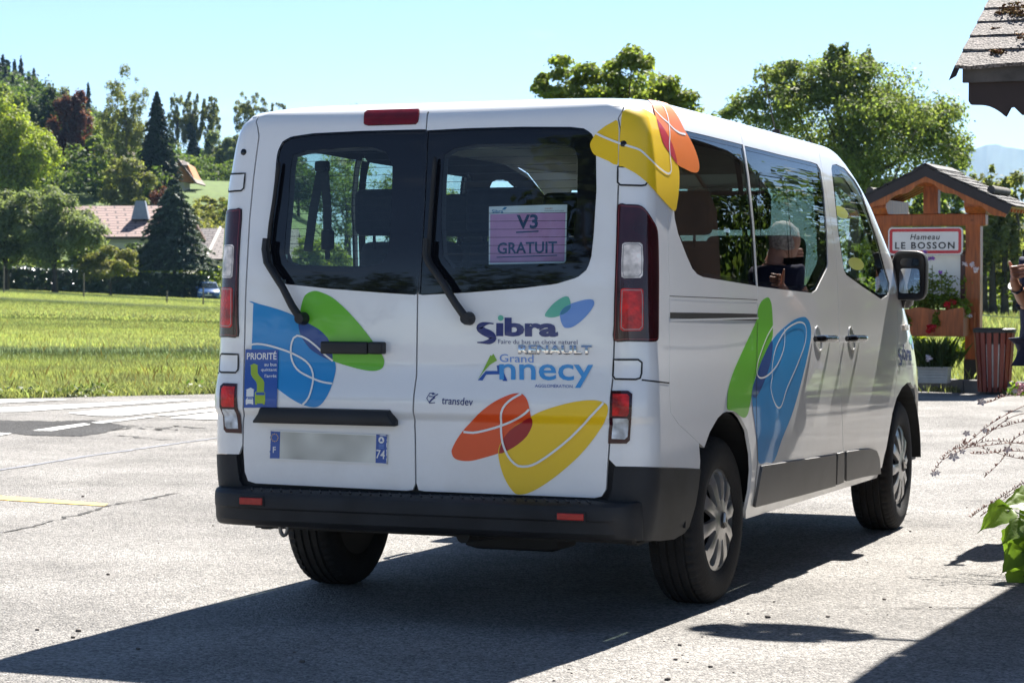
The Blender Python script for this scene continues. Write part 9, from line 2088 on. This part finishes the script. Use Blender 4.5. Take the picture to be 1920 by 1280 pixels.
# ------------------------------------------------------------------ plants at the lower right
M_VINE = mat('vine_leaf', (.17, .27, .04), .45, spec=.35, island=.25, trans=.5, bump=.2, bscale=40)
M_STEM = mat('red_stem', (.24, .11, .085), .7); M_GSTEM = mat('green_stem', (.08, .13, .04), .7)
vp = empty('broad_leaf_plant', (2.2, 1.75, 0), 'broad leaved green climbing plant at the lower right frame edge', 'plant')
def vleaf(c, size, dirv, nrm, seed):
    d = np.asarray(dirv, float); d /= np.linalg.norm(d); n = np.asarray(nrm, float); n -= d*n.dot(d); n /= np.linalg.norm(n); s = np.cross(d, n)
    r_ = random.Random(seed); V = []; F = []; nu_, nv_ = 12, 8
    for i in range(nu_+1):
        u = i/nu_; w = .5*math.sin(min(1, u*1.12)**.55*math.pi)**.8*(1-.25*u)+.001
        w *= 1+.10*math.sin(u*21+seed)
        for j in range(-nv_//2, nv_//2+1):
            t = j/(nv_/2)
            V.append(c+size*(d*(u-.06*abs(t)*(1-u)*3)+s*w*t+n*(.10*abs(t)**1.3*w*2-.22*u*u+.02*math.sin(t*7+u*9+seed))))
    m_ = nv_+1
    for i in range(nu_):
        for j in range(nv_): F.append((i*m_+j, i*m_+j+1, (i+1)*m_+j+1, (i+1)*m_+j))
    return V, F
stems = MB(); LV_ = []; LF_ = []
for i, (px, py, sz, dx, dz, d) in enumerate(((1888, 958, .145, -.86, -.42, 8.55), (1925, 945, .12, -.75, .1, 8.6), (1922, 985, .13, -.6, -.3, 8.45), (1902, 1000, .10, -.5, -.85, 8.5), (1915, 1035, .12, -.75, -.6, 8.4), (1925, 1060, .13, -.8, -.5, 8.5), (1905, 1050, .09, -.4, -.9, 8.45), (1918, 1080, .13, -.55, -.85, 8.4), (1935, 1010, .14, -.7, -.5, 8.5), (1930, 925, .10, -.9, -.1, 8.7), (1945, 1090, .15, -.6, -.8, 8.45), (1950, 960, .15, -.5, -.3, 8.6))):
    d += 2.15; sz *= 1.1; c = at(px, py, d); dv = RT*dx+UP*dz-FW*.25; nr = UP*.75-FW*.5+RT*.2*math.sin(i*2.1)
    V, F = vleaf(c, sz, dv, nr, i); o = len(LV_); LV_ += V; LF_ += [tuple(k+o for k in f) for f in F]
    b = np.array([2.15+.015*i, 1.8, .02]); stems.tube([b, b*.5+c*.5+np.array([.05, 0, .1]), c+RT*.03, c], [.006, .005, .0035, .003], 6)
mesh('leaves', LV_, LF_, M_VINE, vp, smooth=True)
stems.build('stems', M_GSTEM, vp)
gp = empty('gaura_plant', (2.15, 2.2, 0), 'wispy plant with thin red stems and small white flowers at the right edge', 'plant')
mb = MB(); FQ = []; r = random.Random(77); rs = np.random.RandomState(78)
for i, pts in enumerate(([(1960, 740), (1890, 742), (1860, 752), (1838, 758)], [(1980, 735), (1900, 770), (1850, 800), (1812, 832), (1808, 826)], [(1980, 770), (1900, 780), (1830, 830), (1770, 860), (1748, 888)], [(1990, 840), (1920, 832), (1860, 826), (1790, 840)], [(1990, 830), (1900, 830), (1840, 836), (1790, 842), (1765, 862)],
        [(1985, 850), (1900, 845), (1850, 850), (1822, 850)], [(1990, 895), (1930, 900), (1880, 930), (1840, 955), (1820, 970)], [(1990, 900), (1925, 908), (1870, 945), (1838, 968)], [(1960, 800), (1905, 820), (1880, 860), (1845, 895)], [(1985, 800), (1925, 790), (1880, 800), (1845, 812)], [(1985, 870), (1930, 862), (1880, 852), (1820, 832)])):
    P = [at(x, y, 11.1+.1*math.sin(i*1.7)) for x, y in pts]
    # smooth arc
    Q = []
    for k in range(len(P)-1):
        a, b, c, d = P[max(k-1, 0)], P[k], P[k+1], P[min(k+2, len(P)-1)]
        for t in np.linspace(0, 1, 7)[:-1]: Q.append(.5*(2*b+(c-a)*t+(2*a-5*b+4*c-d)*t*t+(3*b-a-3*c+d)*t**3))
    Q.append(P[-1])
    mb.tube([np.array([2.15+.03*r.uniform(-1, 1), 2.2, .0]), (Q[0]+np.array([2.15, 2.2, .0]))/2+np.array([.08, 0, .15])]+Q, [.0028]*2+[.0020-.0011*k/len(Q) for k in range(len(Q))], 5)
    n_ = len(Q); S_ = int(n_*.3)
    for k in range(S_, n_):
        for _ in range(2):
            t = r.random(); c = Q[k-1]*(1-t)+Q[k]*t; dv = np.array([r.uniform(-.6, .6), r.uniform(-.6, .6), r.uniform(.1, 1)]); dv /= np.linalg.norm(dv)
            mb.tube([c, c+dv*.008, c+dv*.017], [.0010, .0026, .0006], 5)
mb.build('stems', M_STEM, gp, True)
for i, (px, py, s) in enumerate(((1840, 753, .018), (1788, 856, .020), (1812, 812, .014), (1750, 888, .012), (1757, 886, .012), (1873, 946, .017), (1888, 842, .016), (1902, 733, .012), (1846, 806, .012), (1804, 846, .012), (1884, 975, .014))):
    s *= 1.3; c = at(px, py, 11.05); V = []; F = []
    for k in range(5):
        a = 2*math.pi*k/5+i; d = RT*math.cos(a)+UP*math.sin(a)*.8-FW*.3; s_ = RT*-math.sin(a)+UP*math.cos(a)
        o = len(V); V += [c, c+d*s*.6-s_*s*.32, c+d*s*1.1, c+d*s*.6+s_*s*.32]; F.append((o, o+1, o+2, o+3))
    mesh('flower', V, F, M_FLW, gp)
pk = empty('pink_flower_plant', (*gnd(1912, 745)[:2], 0), 'low plant with pink and white blossoms by the end of the kerb', 'plant')
a, _ = crown(at(1908, 730, 24), (.12, .1, .07), 160, .05, 401, 10, (.3, .5)); quads('foliage', a, L_BOX, pk)
a, _ = crown(at(1910, 726, 23.95), (.10, .08, .06), 90, .045, 402, 7, (.3, .5)); quads('flower_head', a, mat('flower_pink', (.62, .33, .38), .6, island=.25), pk)
tag(MB().tube([at(1826, 589, 34), at(1870, 593, 34), at(1930, 597, 34)], .006, 5).build('wire', M_ZINC), 'thin pale wire stretched behind the litter bin', 'wire')

# ------------------------------------------------------------------ what the glass mirrors: the place behind and beside the camera
Q = []; rs = np.random.RandomState(60)
for k in range(30):
    x = -46+k*2.4+rs.uniform(-1, 1); y = -60+rs.uniform(-5, 5); h = rs.uniform(6.5, 11.5); w = rs.uniform(4, 6)
    a, _ = crown((x, y, h*.5), (w/2, w/2, h*.52), 700, .55, 600+k, 16, (.25, .45)); Q.append(a)
for k in range(16):
    x = 2.6+k*1.15+rs.uniform(-.3, .3); y = 18.5+k*.55+rs.uniform(-1.5, 1.5); h = (3.4 if k < 3 else 4.6)+rs.uniform(-.3, 1.6); w = rs.uniform(2.4, 3.4)
    a, _ = crown((x, y, h*.5), (w/2, w/2, h*.52), 1500, .2, 640+k, 20, (.22, .42)); Q.append(a)
for k in range(22):
    x = 2.2+k*.95+rs.uniform(-.3, .3); y = 21.5+k*.5+rs.uniform(-.5, .5); h = rs.uniform(2.6, 3.6)
    a, _ = crown((x, y, h*.46), (.95, .95, h*.56), 1100, .2, 670+k, 16, (.3, .5)); Q.append(a)
tag(quads('woodland', np.concatenate(Q), L_DEEP), 'belt of trees around the yard mirrored in the windows of the van', 'woodland', kind='stuff')
back_tree('walnut_tree', 'broad leaved tree mirrored at the right of the right rear window', -2.95, -12.9, 8.6, 2.9, L_DEEP, 2400, .26, 660)
# ------------------------------------------------------------------ haze between here and the mountain
def haze(x0, x1, y0, y1, z0, z1, dens):
    mb = MB(); mb.box((x0, y0, z0), (x1, y1, z1))
    m = bpy.data.materials.new('haze'); m.use_nodes = True
    N = m.node_tree.nodes; L = m.node_tree.links; N.clear()
    o = N.new('ShaderNodeOutputMaterial'); v = N.new('ShaderNodeVolumePrincipled')
    v.inputs['Color'].default_value = (.36, .62, 1.0, 1); v.inputs['Density'].default_value = dens; v.inputs['Anisotropy'].default_value = .25
    L.new(v.outputs[0], o.inputs['Volume'])
    ob = mb.build('haze', m); tag(ob, kind='stuff'); ob['label'] = 'pale blue haze in front of the far mountain'
    return ob
haze(-7600, 7600, -400, 7800, -12, 350, 0.6e-4)
